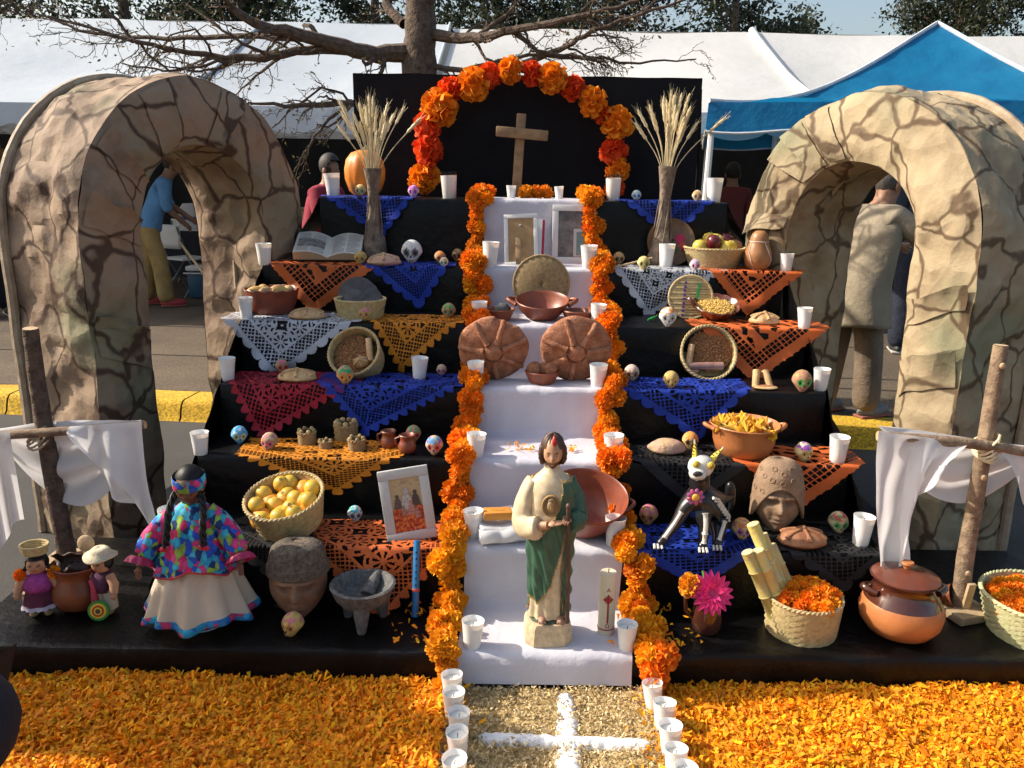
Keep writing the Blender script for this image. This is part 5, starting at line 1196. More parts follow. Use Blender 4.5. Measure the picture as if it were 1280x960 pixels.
# ---------------------------------------------------------------- marigold garlands down both sides of the runner
def garland(sg, label):
    g = thing('marigold_garland', label, 'garland', (RX+sg*.31, 2.23, .114)); go = Vector(g.location); path = [Vector((0, TY[6]+.10, TZ[6]+.03))]
    for i in range(6, -1, -1):
        path += [Vector((0, TY[i]-.02, TZ[i]+.03))]
        path += [Vector((0, TY[i]-.035, (TZ[i-1] if i else .0)+.045))]
    ln = [0]
    for a, b in zip(path, path[1:]): ln.append(ln[-1]+(b-a).length)
    n = int(ln[-1]/.047)
    for k in range(n+1):
        q = ln[-1]*k/n; j = max(i for i in range(len(ln)) if ln[i] <= q+1e-9); j = min(j, len(path)-2); p = path[j].lerp(path[j+1], (q-ln[j])/(ln[j+1]-ln[j]))
        off = (.29+.02*math.sin(p.z*7+sg)+(.025 if p.z < .3 else 0))
        for d in ((0,) if k % 3 else (-.02, .022)):
            pp = Vector((RX+sg*off+d+rnd.uniform(-.012, .012), p.y-.012+rnd.uniform(-.012, .008), p.z+rnd.uniform(-.01, .012)))
            mi = MARI[2] if (p.z < .36 and rnd.random() < .7) or rnd.random() < .12 else MARI[rnd.randrange(2)]
            link('marigold', mi, g, pp-go, (rad(55)+rnd.uniform(-.6, .6), rnd.uniform(-.6, .6), rnd.uniform(0, 6)), (lambda q: (q, q*rnd.uniform(.9, 1.08), q*rnd.uniform(.75, 1.0)))(rnd.uniform(.038, .056)))
garland(-1, 'long marigold garland edging the runner beside the framed print'); garland(1, 'long marigold garland edging the runner beside the skeleton dog')
for k, (u, v) in enumerate([(657, 240), (669, 238), (682, 240)]):
    l = Vector((xat(u, 4.3, TZ[6]), 4.3+.02*k, TZ[6])); t = thing('marigold_bloom', ['marigold bloom at the foot of the wooden cross', 'middle marigold bloom on the top of the runner', 'marigold bloom beside the small candle on the top of the runner'][k], 'flower', l, group='marigolds on the top step'); link('petals', MARI[2 if k == 0 else k % 2], t, (0, 0, .035), (.5, 0, k), .042); MB().tube([(0, 0, .004), (0, 0, .03)], .004, 5).build('stem', cmat((.05, .15, .03)), t)
# ================================================================ saint statue
def loft(z, tab): return pw(z, tab)
l = on(1, 684, 818, .07); l.y = 2.325; l.x = xat(684, l.y, l.z)
st = thing('saint_statue', 'painted saint statue in cream robe and green mantle holding a medallion and staff', 'statue', l+Vector((0, 0, .006)), s=(.86, .9, 1.0), rot=(0, 0, rad(3)))
cream = (.66, .53, .34); green = (.035, .10, .06); gold = (.42, .26, .08); skinc = (.50, .275, .16); hairc = (.07, .03, .018)
TA = [(.07, .071), (.15, .067), (.28, .073), (.38, .081), (.46, .087), (.515, .085), (.545, .072), (.565, .045), (.58, .028), (.6, .025)]
TBd = [(.07, .052), (.15, .05), (.28, .056), (.38, .062), (.46, .062), (.515, .056), (.545, .046), (.565, .035), (.58, .027), (.6, .024)]
def bodyp(th, z, k=1.0, off=0.0):
    a, b = pw(z, TA)*k+off, pw(z, TBd)*k+off; lo_ = 1-sstep(.2, .5, z)
    f = 1+lo_*.06*math.sin(th*11+z*9)+.025*math.sin(th*7-z*30)*(1-sstep(.5, .56, z))
    return Vector((a*math.cos(th)*f, b*math.sin(th)*f-.004*sstep(.1, .3, z), z))
b = MB()   # plinth
oct_ = lambda w, d, c, z: [(-w+c, -d, z), (w-c, -d, z), (w, -d+c, z), (w, d-c, z), (w-c, d, z), (-w+c, d, z), (-w, d-c, z), (-w, -d+c, z)]
rings = [(.086, .074, .03, 0), (.088, .076, .03, .01), (.084, .072, .03, .06), (.078, .066, .03, .074)]
vv = sum([oct_(*r) for r in rings], []); ff = [(8*i+j, 8*i+(j+1) % 8, 8*i+8+(j+1) % 8, 8*i+8+j) for i in range(3) for j in range(8)]+[tuple(range(24, 32)), tuple(reversed(range(8)))]
b.add(vv, ff, (.60, .47, .29)); b.build('plinth', K['vcm'], st, angle=30)
b = MB(); b.ball((.07, .056, .016), (0, -.004, .074), 24, 8, fn=lambda d, p: p*(1+.12*nz(d.x*4, d.y*4, 2)), col=(.07, .09, .06)); b.build('painted_ground', K['vcm'], st)
b = MB(); b.grid(lambda a, c: bodyp(a*2*math.pi, lerp(.085, .595, c)), 96, 70, col=lambda a, c: cream); b.build('robe', K['vc'], st, angle=None)
def mant(xn, front, z):
    if not front: return min(z-.10, .552-z)
    zu = pw(xn, [(-1, .36), (-.6, .375), (0, .425), (.3, .50), (.45, .56)]); zl = pw(xn, [(-1, .16), (-.6, .14), (0, .205), (.3, .30), (.55, .38), (.62, .09), (1, .09)])
    if xn > .45: zu = .553
    return min(z-zl, zu-z)
def mf_(a, c):
    th = a*2*math.pi; z = lerp(.085, .556, c); dg = .006*math.sin((math.cos(th)*1.4+z*6.0)*16)+.004*math.sin((math.cos(th)*2+z*9)*11+2)
    return bodyp(th, z, 1.0, .007+max(dg, -.004)*(1 if math.sin(th) < .2 else .4))
def mask_(a, c): th = a*2*math.pi; return mant(math.cos(th), math.sin(th) < .05, lerp(.085, .556, c)) > 0
b = MB(); b.grid(mf_, 150, 110, col=lambda a, c: gold if mant(math.cos(a*2*math.pi), math.sin(a*2*math.pi) < .05, lerp(.085, .556, c)) < .007 else mixc(green, (.05, .13, .08), .5+.5*nz(a*30, c*14, 1)), mask=mask_); b.build('mantle', K['vc'], st, angle=None, thick=.003)
def hand(mb, o, dirf, up, s, col, curl=.5):
    """small hand: palm and five separate bent fingers"""
    dirf = Vector(dirf).normalized(); up = Vector(up).normalized(); side = dirf.cross(up)
    o = Vector(o); mb.ball((1, 1, 1), o, 12, 8, fn=lambda d, p: dirf*d.x*s*.50+side*d.y*s*.42+up*d.z*s*.2, col=col)
    for k, ln in enumerate((.75, .88, .82, .64)):
        r = o+dirf*s*.4+side*s*(.30-.2*k); m = r+dirf*s*ln*.5-up*s*curl*.12; e = m+(dirf*(1-curl)-up*curl)*s*ln*.5
        mb.tube([r-dirf*s*.1, r+dirf*s*.2, m, e], [s*.105, s*.10, s*.095, s*.07], 7, col=col)
    r = o+side*s*.36-dirf*s*.15; mb.tube([r-side*s*.1, r+side*s*.2+dirf*s*.25, r+side*s*.22+dirf*s*.55-up*s*curl*.2], [s*.13, s*.12, s*.085], 7, col=col)
b = MB(); b.tube(smooth([Vector((-.060, .0, .538)), Vector((-.088, -.004, .48)), Vector((-.100, -.012, .42)), Vector((-.078, -.045, .402)), Vector((-.048, -.072, .412))], 5), [lerp(.030, .043, min(k/10, 1)) if k < 13 else lerp(.043, .034, (k-13)/8) for k in range(21)], 16, col=cream, fn=lambda i, th: 1+.08*math.sin(th*5+i*.6)); b.build('sleeve', K['vc'], st, angle=None)
b = MB(); b.tube([(-.06, -.064, .412), (-.02, -.088, .424)], [.016, .012], 10, col=skinc); hand(b, (-.004, -.092, .430), (1, -.1, .2), (0, .25, -1), .030, skinc, -.1); b.build('forearm', K['vc'], st)
b = MB(); b.tube(smooth([Vector((.058, .0, .538)), Vector((.086, -.008, .48)), Vector((.094, -.022, .43)), Vector((.080, -.055, .425)), Vector((.064, -.073, .432))], 5), [lerp(.030, .037, min(k/10, 1)) if k < 13 else lerp(.037, .028, (k-13)/8) for k in range(21)], 16, col=[mixc(green, (.06, .14, .09), .5)]*0 or green, fn=lambda i, th: 1+.08*math.sin(th*5+i*.6)); b.build('sleeve', K['vc'], st, angle=None)
b = MB(); hand(b, (.054, -.086, .442), (-.5, -.8, .1), (.3, -.3, .9), .030, skinc, .75); b.build('hand', K['vc'], st)
b = MB(); b.tube([(.050, -.100, .488), (.051, -.098, .44), (.060, -.080, .25), (.064, -.066, .085)], [.0085, .0075, .0075, .0085], 10, col=(.075, .04, .03)); b.ball(.010, (.050, -.100, .49), 10, 8, col=(.09, .05, .035)); b.build('staff', K['vc'], st)
b = MB(); Mm = Matrix.Translation((-.008, -.074, .482)) @ rotm(rad(82), 0, 0)
b.lathe([(.0005, .006), (.026, .006), (.0275, .010), (.032, .010), (.034, .004), (.034, -.004), (.0005, -.004)], 36, M=Mm, col=(.33, .20, .08), cap=False); o_ = b.build('medallion', K['vcg'], st)
b = MB(); b.ball((.014, .009, .018), (-.010, -.082, .482), 16, 12, col=(.38, .25, .12)); b.ball((.016, .006, .014), (-.006, -.081, .494), 12, 8, col=(.25, .15, .07)); b.tube([(-.010, -.092, .486), (-.011, -.094, .477)], .0022, 6, col=(.42, .28, .14)); b.build('relief_face', K['vcg'], o_)
# head
def headfn(d, p):
    x, y, z = d.x*.035, d.y*.041, d.z*.052
    if d.z < 0: x *= 1-.30*(-d.z)**1.5
    if d.y < 0:
        y -= .010*math.exp(-((d.x/.16)**2+((d.z+.08)/.22)**2))          # nose
        y += .005*(math.exp(-(((d.x-.38)/.16)**2+((d.z-.08)/.12)**2))+math.exp(-(((d.x+.38)/.16)**2+((d.z-.08)/.12)**2)))
        y -= .003*math.exp(-((d.x/.3)**2+((d.z+.42)/.08)**2))
        y -= .006*math.exp(-((d.x/.35)**2+((d.z+.75)/.2)**2))
    return Vector((x, y, z))
def headcol(d, p):
    if d.y < -.1 and d.z < -.34 and (abs(d.x) > .22 or d.z < -.56 or -.42 < d.z): return (.07, .03, .018)
    if d.y < -.3 and -.52 < d.z < -.42 and abs(d.x) < .25: return (.45, .17, .12)
    if d.y < -.4 and .03 < d.z < .15 and .22 < abs(d.x) < .54: return (.03, .02, .015) if .30 < abs(d.x) < .46 else (.5, .4, .33)
    if d.y < -.4 and .21 < d.z < .29 and .16 < abs(d.x) < .62: return (.06, .028, .018)
    return skinc
hd = MB(); hd.ball(1, (0, -.014, .634), 44, 34, fn=headfn, col=headcol, M=rotm(rad(12), 0, rad(-6))); hd.tube([(0, -.002, .565), (0, -.006, .605)], [.024, .020], 14, col=skinc); ho = hd.build('head', K['vc'], st, angle=None)
def hairfn(d, p):
    k = 1+.05*math.sin(14*math.atan2(d.y, d.x)+d.z*5)
    return Vector((d.x*.043*k, d.y*.045*k+.008, d.z*.052*k+(-.012 if d.z < 0 else 0)))
def hairmask(d): return not (d.y < -.05 and d.z < .62-.5*abs(d.x) and abs(d.x) < .82)
b = MB(); b.ball(1, (0, -.012, .640), 60, 40, fn=hairfn, col=hairc, M=rotm(rad(12), 0, rad(-6)))
Mi = rotm(rad(12), 0, rad(-6)).inverted()
def keepf(q):
    c = Vector((0, 0, 0))
    for i in q: c += Vector(b.v[i])
    p = Mi @ (c/len(q)-Vector((0, -.012, .640))); d = Vector((p.x/.043, (p.y-.008)/.046, p.z/.054)).normalized(); return hairmask(d)
b.f = [q for q in b.f if keepf(q)]; b.build('hair', K['vc'], ho, angle=None)
for sx in (-1, 1): MB().tube(smooth([Vector((sx*.036, -.012, .655)), Vector((sx*.041, -.014, .628)), Vector((sx*.036, -.012, .606)), Vector((sx*.032, -.010, .595))], 4), [.009, .010, .0115, .010, .0115, .010, .012, .010, .011, .010, .009, .007, .004], 10, col=hairc, fn=lambda i, th: 1+.12*math.sin(th*4+i)).build('lock', K['vc'], ho, angle=None)
b = MB(); b.tube([(0, -.050, .668), (.001, -.055, .678), (0, -.051, .689), (0, -.046, .696)], [.007, .009, .006, .0015], 10, col=(.45, .02, .02)); b.build('flame', K['vcg'], ho)
for sx in (-1, 1):
    b = MB(); b.ball((.014, .024, .010), (sx*.034+.006, -.052, .088), 14, 8, col=(.36, .2, .13))
    for k in range(4): b.ball(.0048, (sx*.034+.006+(k-1.5)*.0065, -.072+abs(k-1.5)*.002, .086), 8, 6, col=(.38, .21, .14))
    b.build('foot', K['vc'], st)
# ================================================================ tall painted candle
l = on(1, 757, 797, .024); s = px(l); H = 84*s*.98; r = 10.5*s
t = thing('painted_candle', 'tall cream candle painted with a red cross between A and omega', 'candle', l+Vector((0, 0, .007)))
MB().lathe([(r*.97, 0), (r, .004), (r, H-.006), (r*.92, H), (.0005, H-.003)], 36).build('wax_column', mat('cream_wax', (.72, .64, .47), (.66, .58, .4), 10, .4, sss=.3), t)
MB().tube([(0, 0, H-.004), (.001, 0, H+.010)], .0016, 6).build('wick', K['wick'], t)
RDm = cmat((.40, .015, .02)); 
def wrap(x, z): a = -math.pi/2+x/r; return ((r+.0008)*math.cos(a), (r+.0008)*math.sin(a), z)
def stroke(mb, p, w): 
    q = []
    for (x0, z0), (x1, z1) in zip(p, p[1:]):
        for k in range(5): q.append(wrap(lerp(x0, x1, k/5), lerp(z0, z1, k/5)))
    q.append(wrap(*p[-1])); mb.tube(q, w, 6, sq=1)
b = MB(); stroke(b, [(0, H*.22), (0, H*.68)], .0032); stroke(b, [(-.015, H*.60), (.015, H*.60)], .0032)
b.build('red_cross', RDm, t)
b = MB(); stroke(b, [(.0115*math.cos(a), H*.60+.0115*math.sin(a)) for a in [k*.3927 for k in range(17)]], .0016); stroke(b, [(.007*math.cos(a), H*.60+.007*math.sin(a)) for a in [k*.7854 for k in range(9)]], .0012); b.build('cross_ring', RDm, t)
b = MB(); zA = H*.73; stroke(b, [(-.0055, zA), (0, zA+.014), (.0055, zA)], .0010); stroke(b, [(-.0033, zA+.005), (.0033, zA+.005)], .0009); b.build('letter_alpha', RDm, t)
b = MB(); zO = H*.14; stroke(b, [(-.006, zO), (-.002, zO), (-.0055, zO+.006), (-.004, zO+.011), (0, zO+.013), (.004, zO+.011), (.0055, zO+.006), (.002, zO), (.006, zO)], .0010); b.build('letter_omega', RDm, t)
b = MB(); b.lathe([(r+.0006, H*.09), (r+.0012, H*.095), (r+.0012, H*.105), (r+.0006, H*.11)], 36, cap=False); b.build('red_band', RDm, t)
# ================================================================ towel and soap
l = Vector((xat(622, 2.66, TZ[1]), 2.66, TZ[1]+.008)); t = thing('folded_towel', 'folded white towel beside the saint statue', 'towel', l, rot=(0, 0, rad(14)))
for k in range(3):
    w, d = .165-.006*k, .20-.008*k
    MB().grid(lambda a, c: Vector(((lerp(-w/2, w/2, a))+.004*nz(c*5, k, 1), -d/2*math.cos(math.pi*0)+d*c, .012+.018*k+.006*math.sin(a*6+k)+.005*nz(a*4, c*4, k))), 16, 18).build('towel_layer', K['whitecloth'], t, thick=.012)
MB().tube([(lerp(-.082, .082, k/12), -.10-.006*math.sin(k), .030+.004*math.sin(k*.9)) for k in range(13)], .023, 12, sq=1.0).build('rolled_edge', K['whitecloth'], t)
t = thing('soap_bar', 'orange bar of laundry soap lying on the towel', 'soap', l+Vector((.0, -.03, .068)), rot=(0, 0, rad(6))); MB().box((.10, .055, .03), (0, 0, .015), bev=.004).build('bar', mat('orange_soap', (.72, .32, .05), (.62, .25, .04), 12, .4, sss=.2), t); MB().box((.05, .02, .0015), (0, 0, .0302)).build('stamp', cmat((.6, .24, .03)), t)
# ================================================================ painted skeleton dog
l = on(2, 872, 686, .0); l.y = 2.58; l.x = xat(872, l.y, l.z); 
dg_ = thing('skeleton_dog', 'black dog figure painted with white bones and a yellow flower, sitting', 'dog figurine', l+Vector((0, 0, .008)), s=1.08)
nodes, edges = chain([(.075, .085, .065, .052), (.055, .06, .105, .056), (.02, .03, .15, .055), (-.008, .012, .195, .043), (-.008, .005, .228, .030), (-.010, -.004, .258, .040), (-.030, -.038, .258, .026)],
    [2, (-.045, -.006, .145, .028), (-.078, -.022, .085, .018), (-.118, -.034, .032, .014), (-.138, -.046, .014, .016)],
    [2, (.004, -.022, .125, .028), (.006, -.040, .065, .019), (.004, -.046, .022, .016), (.000, -.064, .013, .018)],
    [0, (.066, .02, .062, .036), (.060, -.012, .035, .020), (.048, -.046, .014, .017)],
    [0, (.10, .12, .04, .016), (.128, .125, .085, .018), (.125, .12, .145, .020), (.12, .115, .175, .012)])
me = skin(nodes, edges, 2, 0); me.materials.append(K['blackpaint']) if 'blackpaint' in K else me.materials.append(cmat((.014, .014, .016), .3)); link('body', me, dg_)
bone = cmat((.72, .69, .62), .5)
def bonetube(pts, r, parent=dg_): b = MB(); n = len(pts); b.tube(smooth([Vector(p) for p in pts], 4), [r*1.5 if k in (0, 4*(n-1)) else r for k in range(4*(n-1)+1)], 8); return b.build('painted_bone', bone, parent)
bonetube([(-.066, -.030, .125), (-.092, -.040, .082), (-.118, -.046, .044)], .0062); bonetube([(.004, -.049, .130), (.006, -.058, .095), (.005, -.060, .066)], .0075); bonetube([(.005, -.0595, .062), (.003, -.062, .035)], .0065); bonetube([(.078, -.008, .085), (.066, -.028, .062), (.056, -.038, .035)], .0062)
for k in range(3):
    for (x, y, z) in ((-.138, -.060, .012), (.0, -.080, .011), (.048, -.062, .011)): MB().tube([(x+(k-1)*.011, y+.014, z+.010), (x+(k-1)*.012, y, z)], [.0042, .0038], 6).build('painted_toe', bone, dg_)
for k in range(6):
    f = k/5; x0 = .034+.046*f; z0 = .176-.066*f; y0 = -.024+.040*f
    bonetube([(x0-.006, y0-.012, z0), (x0+.018, y0+.002, z0-.012), (x0+.020, y0+.006, z0-.036)], .0034)
b = MB(); b.ball((.040, .036, .037), (-.012, -.012, .272), 24, 18, fn=lambda d, p: p*(1+.05*nz(d.x*2, d.y*2, d.z*2))); b.ball((.027, .030, .020), (-.028, -.042, .258), 18, 12); b.build('painted_skull', bone, dg_)
for x, y, z in ((-.034, -.042, .288), (.012, -.044, .286)):
    e = MB(); e.ball((.0125, .007, .0125), (x, y, z), 12, 8); eo = e.build('painted_eye', cmat((.62, .45, .05)), dg_); e = MB(); e.ball((.005, .003, .006), (x, y-.0065, z), 8, 6); e.build('pupil', cmat((.35, .25, .03)), eo)
b = MB(); b.ball((.016, .008, .009), (-.034, -.066, .266), 12, 8); b.build('nose', cmat((.04, .04, .045), .3), dg_); b = MB(); b.tube([(-.055, -.056, .250), (-.035, -.073, .246), (-.008, -.062, .246), (.006, -.045, .248)], .002, 5); b.build('mouth_line', cmat((.03, .02, .02)), dg_)
for (bx, by, bz), (tx, ty, tz) in (((-.03, .0, .298), (-.034, -.002, .350)), ((.022, .004, .290), (.055, .006, .325))):
    b = MB(); b.tube([(bx, by, bz-.006), ((bx*.6+tx*.4), by, bz*.6+tz*.4), (tx, ty, tz)], [.019, .015, .003], 10, sq=.45); eo = b.build('ear', cmat((.62, .50, .05)), dg_)
    for k in range(4): q = .15+.2*k; c = Vector((lerp(bx, tx, q), lerp(by, ty, q)-.009, lerp(bz, tz, q))); MB().tube([c+Vector((-.016*(1-q), 0, .006)), c, c+Vector((.016*(1-q), 0, .006))], .0017, 5).build('painted_stripe', cmat((.04, .04, .03)), eo)
    MB().tube([(tx, ty, tz-.006), (tx*1.05, ty, tz+.006)], [.004, .002], 6).build('ear_tip', bone, dg_)
fc = Vector((-.030, -.046, .182))
for k in range(9): a = k*.698; MB().ball((.011, .004, .007), fc+Vector((.018*math.cos(a), .002, .018*math.sin(a))), 8, 6, M=rotm(0, -a, 0)).build('painted_petal', cmat((.62, .12, .25) if k % 2 else (.45, .10, .30)), dg_)
MB().ball((.012, .006, .012), fc+Vector((0, -.003, 0)), 12, 8).build('flower_heart', cmat((.80, .45, .05)), dg_)
# ================================================================ carved heads
def carved(loc, w, h, label, mt, hat, rot):
    t = thing('carved_head', label, 'carved head', loc, rot=rot)
    def fn(d, p):
        x, y, z = d.x*w*.5, d.y*w*.48, d.z*h*.5
        if d.z < -.2: x *= 1-.42*((-.2-d.z)/.8)**1.6
        if d.z > .2: x *= 1-.04*d.z
        if d.y < 0:
            g = lambda cx, cz, sx, sz: math.exp(-(((d.x-cx)/sx)**2+((d.z-cz)/sz)**2))
            y -= w*(.24*g(0, -.18, .12, .15)+.08*g(0, 0, .09, .2)+.05*g(0, -.26, .18, .05))
            y -= w*(.14*g(-.36, .12, .24, .06)+.14*g(.36, .12, .24, .06))
            y += w*(.16*g(-.36, .00, .19, .08)+.16*g(.36, .00, .19, .08))
            y -= w*(.035*g(-.36, -.02, .12, .045)+.035*g(.36, -.02, .12, .045))
            y -= w*(.075*g(0, -.46, .22, .045)+.07*g(0, -.56, .2, .045)); y += w*.05*g(0, -.51, .26, .022)
            y -= w*.05*g(0, -.8, .25, .14); y += w*.03*(g(-.33, -.42, .06, .14)+g(.33, -.42, .06, .14))
        return Vector((x, y, z+h*.5))
    b = MB(); b.ball(1, nu=72, nv=64, fn=fn); b.build('face', mt, t, angle=None)
    hm = hat
    def hf(a, c):
        th = a*2*math.pi; z = lerp(.20 if True else 0, 1, c)
        dz = lerp(.30+.0*math.sin(th), .985, c)
        rr = math.sqrt(max(0, 1-dz*dz))*1.0
        fl = pw(dz, [(.3, .93), (.6, .90), (.85, .80), (.95, .55), (1, .0)]) if hm == 'cap' else pw(dz, [(.3, .98), (.6, .93), (.85, .74), (.95, .48), (1, .0)])
        zz = h*.5+dz*h*.5+(h*.07*(math.sin(th) < 0)*abs(math.sin(th))*abs(math.cos(th*1.0))**.0*0)
        if hm == 'scarf': zz += (-.46*h*(1-c)**1.5*abs(math.cos(th))**2.2 if math.sin(th) < .0 else -.46*h*(1-c)**1.5)
        else: zz += -.02*h
        return Vector((math.cos(th)*w*.5*fl*1.06, math.sin(th)*w*.49*fl*1.08-.004, zz+h*.03))
    b = MB(); b.grid(hf, 64, 18); ho2 = b.build('headdress', K['pumice'] if hm == 'cap' else mt, t, angle=None, thick=.008)
    if hm == 'cap': b = MB(); b.lathe([(w*.49, h*.60), (w*.545, h*.61), (w*.55, h*.655), (w*.545, h*.715), (w*.5, h*.725)], 48, fn=lambda th, i, r, z: (r*(1+.012*nz(math.cos(th)*9, math.sin(th)*9, z*60)), z), cap=False); b.build('cap_band', K['pumice'], ho2)
    else:
        for k, (a, c) in enumerate([(x/8+.5+(.06 if y % 2 else 0), .25+.17*y) for x in range(0, 5) for y in range(4)]):
            p = hf(a, c); q = hf(a+.01, c)-p; r_ = hf(a, c+.03)-p; n_ = q.cross(r_).normalized(); q.normalize(); r_ = n_.cross(q)
            MB().tube([p+n_*(.004 if n_.y < 0 else -.004)+(q*math.cos(m*.785)+r_*math.sin(m*.785))*.0085 for m in range(9)], .0022, 5).build('carved_ring', mt, ho2)
    return t
K['pumice'] = mat('pumice', (.17, .135, .10), (.07, .055, .042), 70, .95, 1.0, 110, bdist=.008)
l = on(1, 374, 766, .0); l.y = 2.43; l.x = xat(375, l.y, l.z); carved(l, 70*px(l), 100*px(l), 'dark carved stone head in a rough round cap on the base', mat('brown_stone', (.24, .135, .078), (.15, .08, .046), 12, .8, .5, 60), 'cap', (rad(-6), 0, rad(8)))
l = on(2, 968, 665, .0); l.y = 2.72; l.x = xat(968, l.y, l.z); carved(l, 60*px(l), 92*px(l), 'light brown carved head in a ring-patterned headscarf on the second step', mat('tan_stone', (.29, .19, .115), (.20, .125, .075), 12, .8, .4, 60), 'scarf', (rad(-4), 0, rad(-10)))
# ================================================================ stone mortar, flute
l = on(1, 455, 794, .08); t = thing('stone_mortar', 'grey volcanic stone mortar on three legs', 'mortar', l); K['basalt'] = mat('basalt', (.165, .16, .155), (.07, .068, .066), 60, .9, 1.0, 90, bdist=.006)
pr = [(.035, .062), (.07, .075), (.092, .10), (.105, .135), (.108, .142), (.100, .146), (.088, .140), (.078, .115), (.055, .095), (.0005, .088)]
MB().lathe(pr, 44, fn=lambda th, i, r, z: (r*(1+.012*nz(math.cos(th)*4, math.sin(th)*4, z*30)), z+.002*nz(math.cos(th)*6, math.sin(th)*6, i)), cap=True).build('bowl', K['basalt'], t)
for a in (-1.5, .6, 2.6): MB().tube([(.055*math.cos(a), .055*math.sin(a), .09), (.066*math.cos(a), .066*math.sin(a), .04), (.07*math.cos(a), .07*math.sin(a), .0)], [.032, .022, .014], 10, fn=lambda i, th: 1+.05*math.sin(th*3+i)).build('leg', K['basalt'], t)
t = thing('stone_pestle', 'short stone pestle resting inside the mortar', 'pestle', l+Vector((.012, .015, .092)), rot=(rad(-52), rad(28), 0)); MB().tube([(0, 0, 0), (0, 0, .05), (0, 0, .085)], [.024, .021, .014], 12).build('shaft', K['basalt'], t); MB().ball((.014, .014, .008), (0, 0, .085), 12, 8).build('rounded_end', K['basalt'], t)
a = on(1, 519, 771, .01); a.y = 2.44; a.x = xat(519, a.y, a.z); e = P(519, 676, y=TY[1]-.012); t = thing('blue_flute', 'bright blue painted cane flute leaning upright on the step', 'flute', a+Vector((0, 0, .002)), rot=(-math.atan2(e.y-a.y, e.z-a.z), 0, 0)); L = (e-a).length
m_fb = mat('flute_blue', (.02, .18, .42), (.015, .13, .33), 20, .35); MB().lathe([(.0115, 0), (.012, .004), (.012, L-.004), (.011, L), (.008, L)], 16).build('tube', m_fb, t); MB().lathe([(.0122, L*.33), (.0135, L*.335), (.0135, L*.365), (.0122, L*.37)], 16, cap=False).build('red_binding', cmat((.5, .08, .05)), t)
for k in range(6): MB().ball((.0035, .002, .0042), (0, -.0115, L*(.42+.085*k)), 8, 6).build('finger_hole', K['dark'], t)
# ================================================================ vase with gerbera
l = on(1, 882, 797, .045); t = thing('clay_jug', 'dark brown clay jug holding a pink daisy', 'jug', l); MB().lathe([(.036, 0), (.045, .01), (.05, .04), (.045, .08), (.036, .115), (.042, .135), (.048, .145), (.043, .145), (.033, .12), (.04, .05)], 30).build('body', K['glaze'], t); MB().tube([(-.046, 0, .14), (-.075, 0, .12), (-.07, 0, .07), (-.048, 0, .045)], .007, 8).build('handle', K['glaze'], t)
fl_ = thing('pink_daisy', 'bright pink gerbera daisy standing in the dark jug', 'flower', l+Vector((.0, -.015, .145)), rot=(rad(62), rad(12), 0)); m_pk = mat('gerbera', (.80, .035, .22), (.70, .02, .15), 40, .6, var=.1, trans=.2)
gb = MB(); gb.grid(lambda a, c: Vector((lerp(.012, .074, a), (c-.5)*.024*math.sin(math.pi*min(a*.8+.15, 1)), .012+.012*a-.014*a*a+.003*abs(c-.5))), 6, 2); gmesh = gb.mesh('petal', m_pk)
for k in range(52): lay_ = k//18; o = link('petal', gmesh, fl_, (0, 0, .004*lay_), (0, rad(-6-16*lay_+rnd.uniform(-5, 5)), k*6.283/18+lay_*.17), (1-.18*lay_))
MB().ball((.016, .016, .010), (0, 0, .022), 14, 8, fn=lambda d, p: p*(1+.1*nz(d.x*9, d.y*9, d.z*9))).build('flower_centre', cmat((.55, .03, .12)), fl_); MB().tube([(0, 0, .01), (.0, .02, -.05), (0, .07, -.10)], .004, 6).build('stem', cmat((.06, .2, .04)), fl_)
t = thing('marigold_bloom', 'yellow marigold bloom beside the pink daisy in the dark jug', 'flower', l+Vector((-.062, -.005, .135))); link('petals', MARI[2], t, (0, 0, .03), (.7, -.3, 0), .042); MB().tube([(0, 0, .02), (.03, .01, -.05)], .004, 5).build('stem', cmat((.06, .2, .04)), t)
# ================================================================ marigold basket with sugar cane
def heap(l, r, n, label, z, sc=.03, group='marigolds in baskets'):
    for k in range(n):
        q = (k+.5)/n; rr = r*math.sqrt(q)*.95; a = k*2.4; t = thing('marigold_bloom', label, 'flower', l+Vector((rr*math.cos(a), rr*math.sin(a), z+.022*(1-q)+rnd.uniform(-.004, .006))), group=group); link('petals', MARI[2 if k % 3 == 0 else k % 2], t, (0, 0, 0), (rnd.uniform(-.5, .5), rnd.uniform(-.5, .5), rnd.uniform(0, 6)), sc*rnd.uniform(.85, 1.15))
        MB().tube([(0, 0, -.028), (0, 0, -.005)], .003, 4).build('stem', cmat((.06, .2, .04)), t)
l = on(1, 1000, 803, .125); basket(l, .122, .112, .125, 'palm basket of orange marigolds and sugar cane stalks', 'palm', ribs=40); heap(l+Vector((.02, .0, 0)), .10, 26, 'orange marigold bloom heaped beside the sugar cane', .118)
m_cane = mat('sugar_cane', (.62, .54, .13), (.50, .38, .17), 11, .5, .3, 50, var=.15); m_caneend = mat('cane_end', (.66, .56, .32), (.5, .4, .2), 60, .8)
cl = ['upright sugar cane stalk rising highest from the basket', 'sugar cane stalk next to the tallest one', 'thick sugar cane stalk with a pale cut face', 'sugar cane stalk leaning furthest toward the jug', 'short sugar cane stalk beside the leaning one', 'split pale sugar cane stalk near the marigolds', 'sugar cane stalk tucked behind the others']
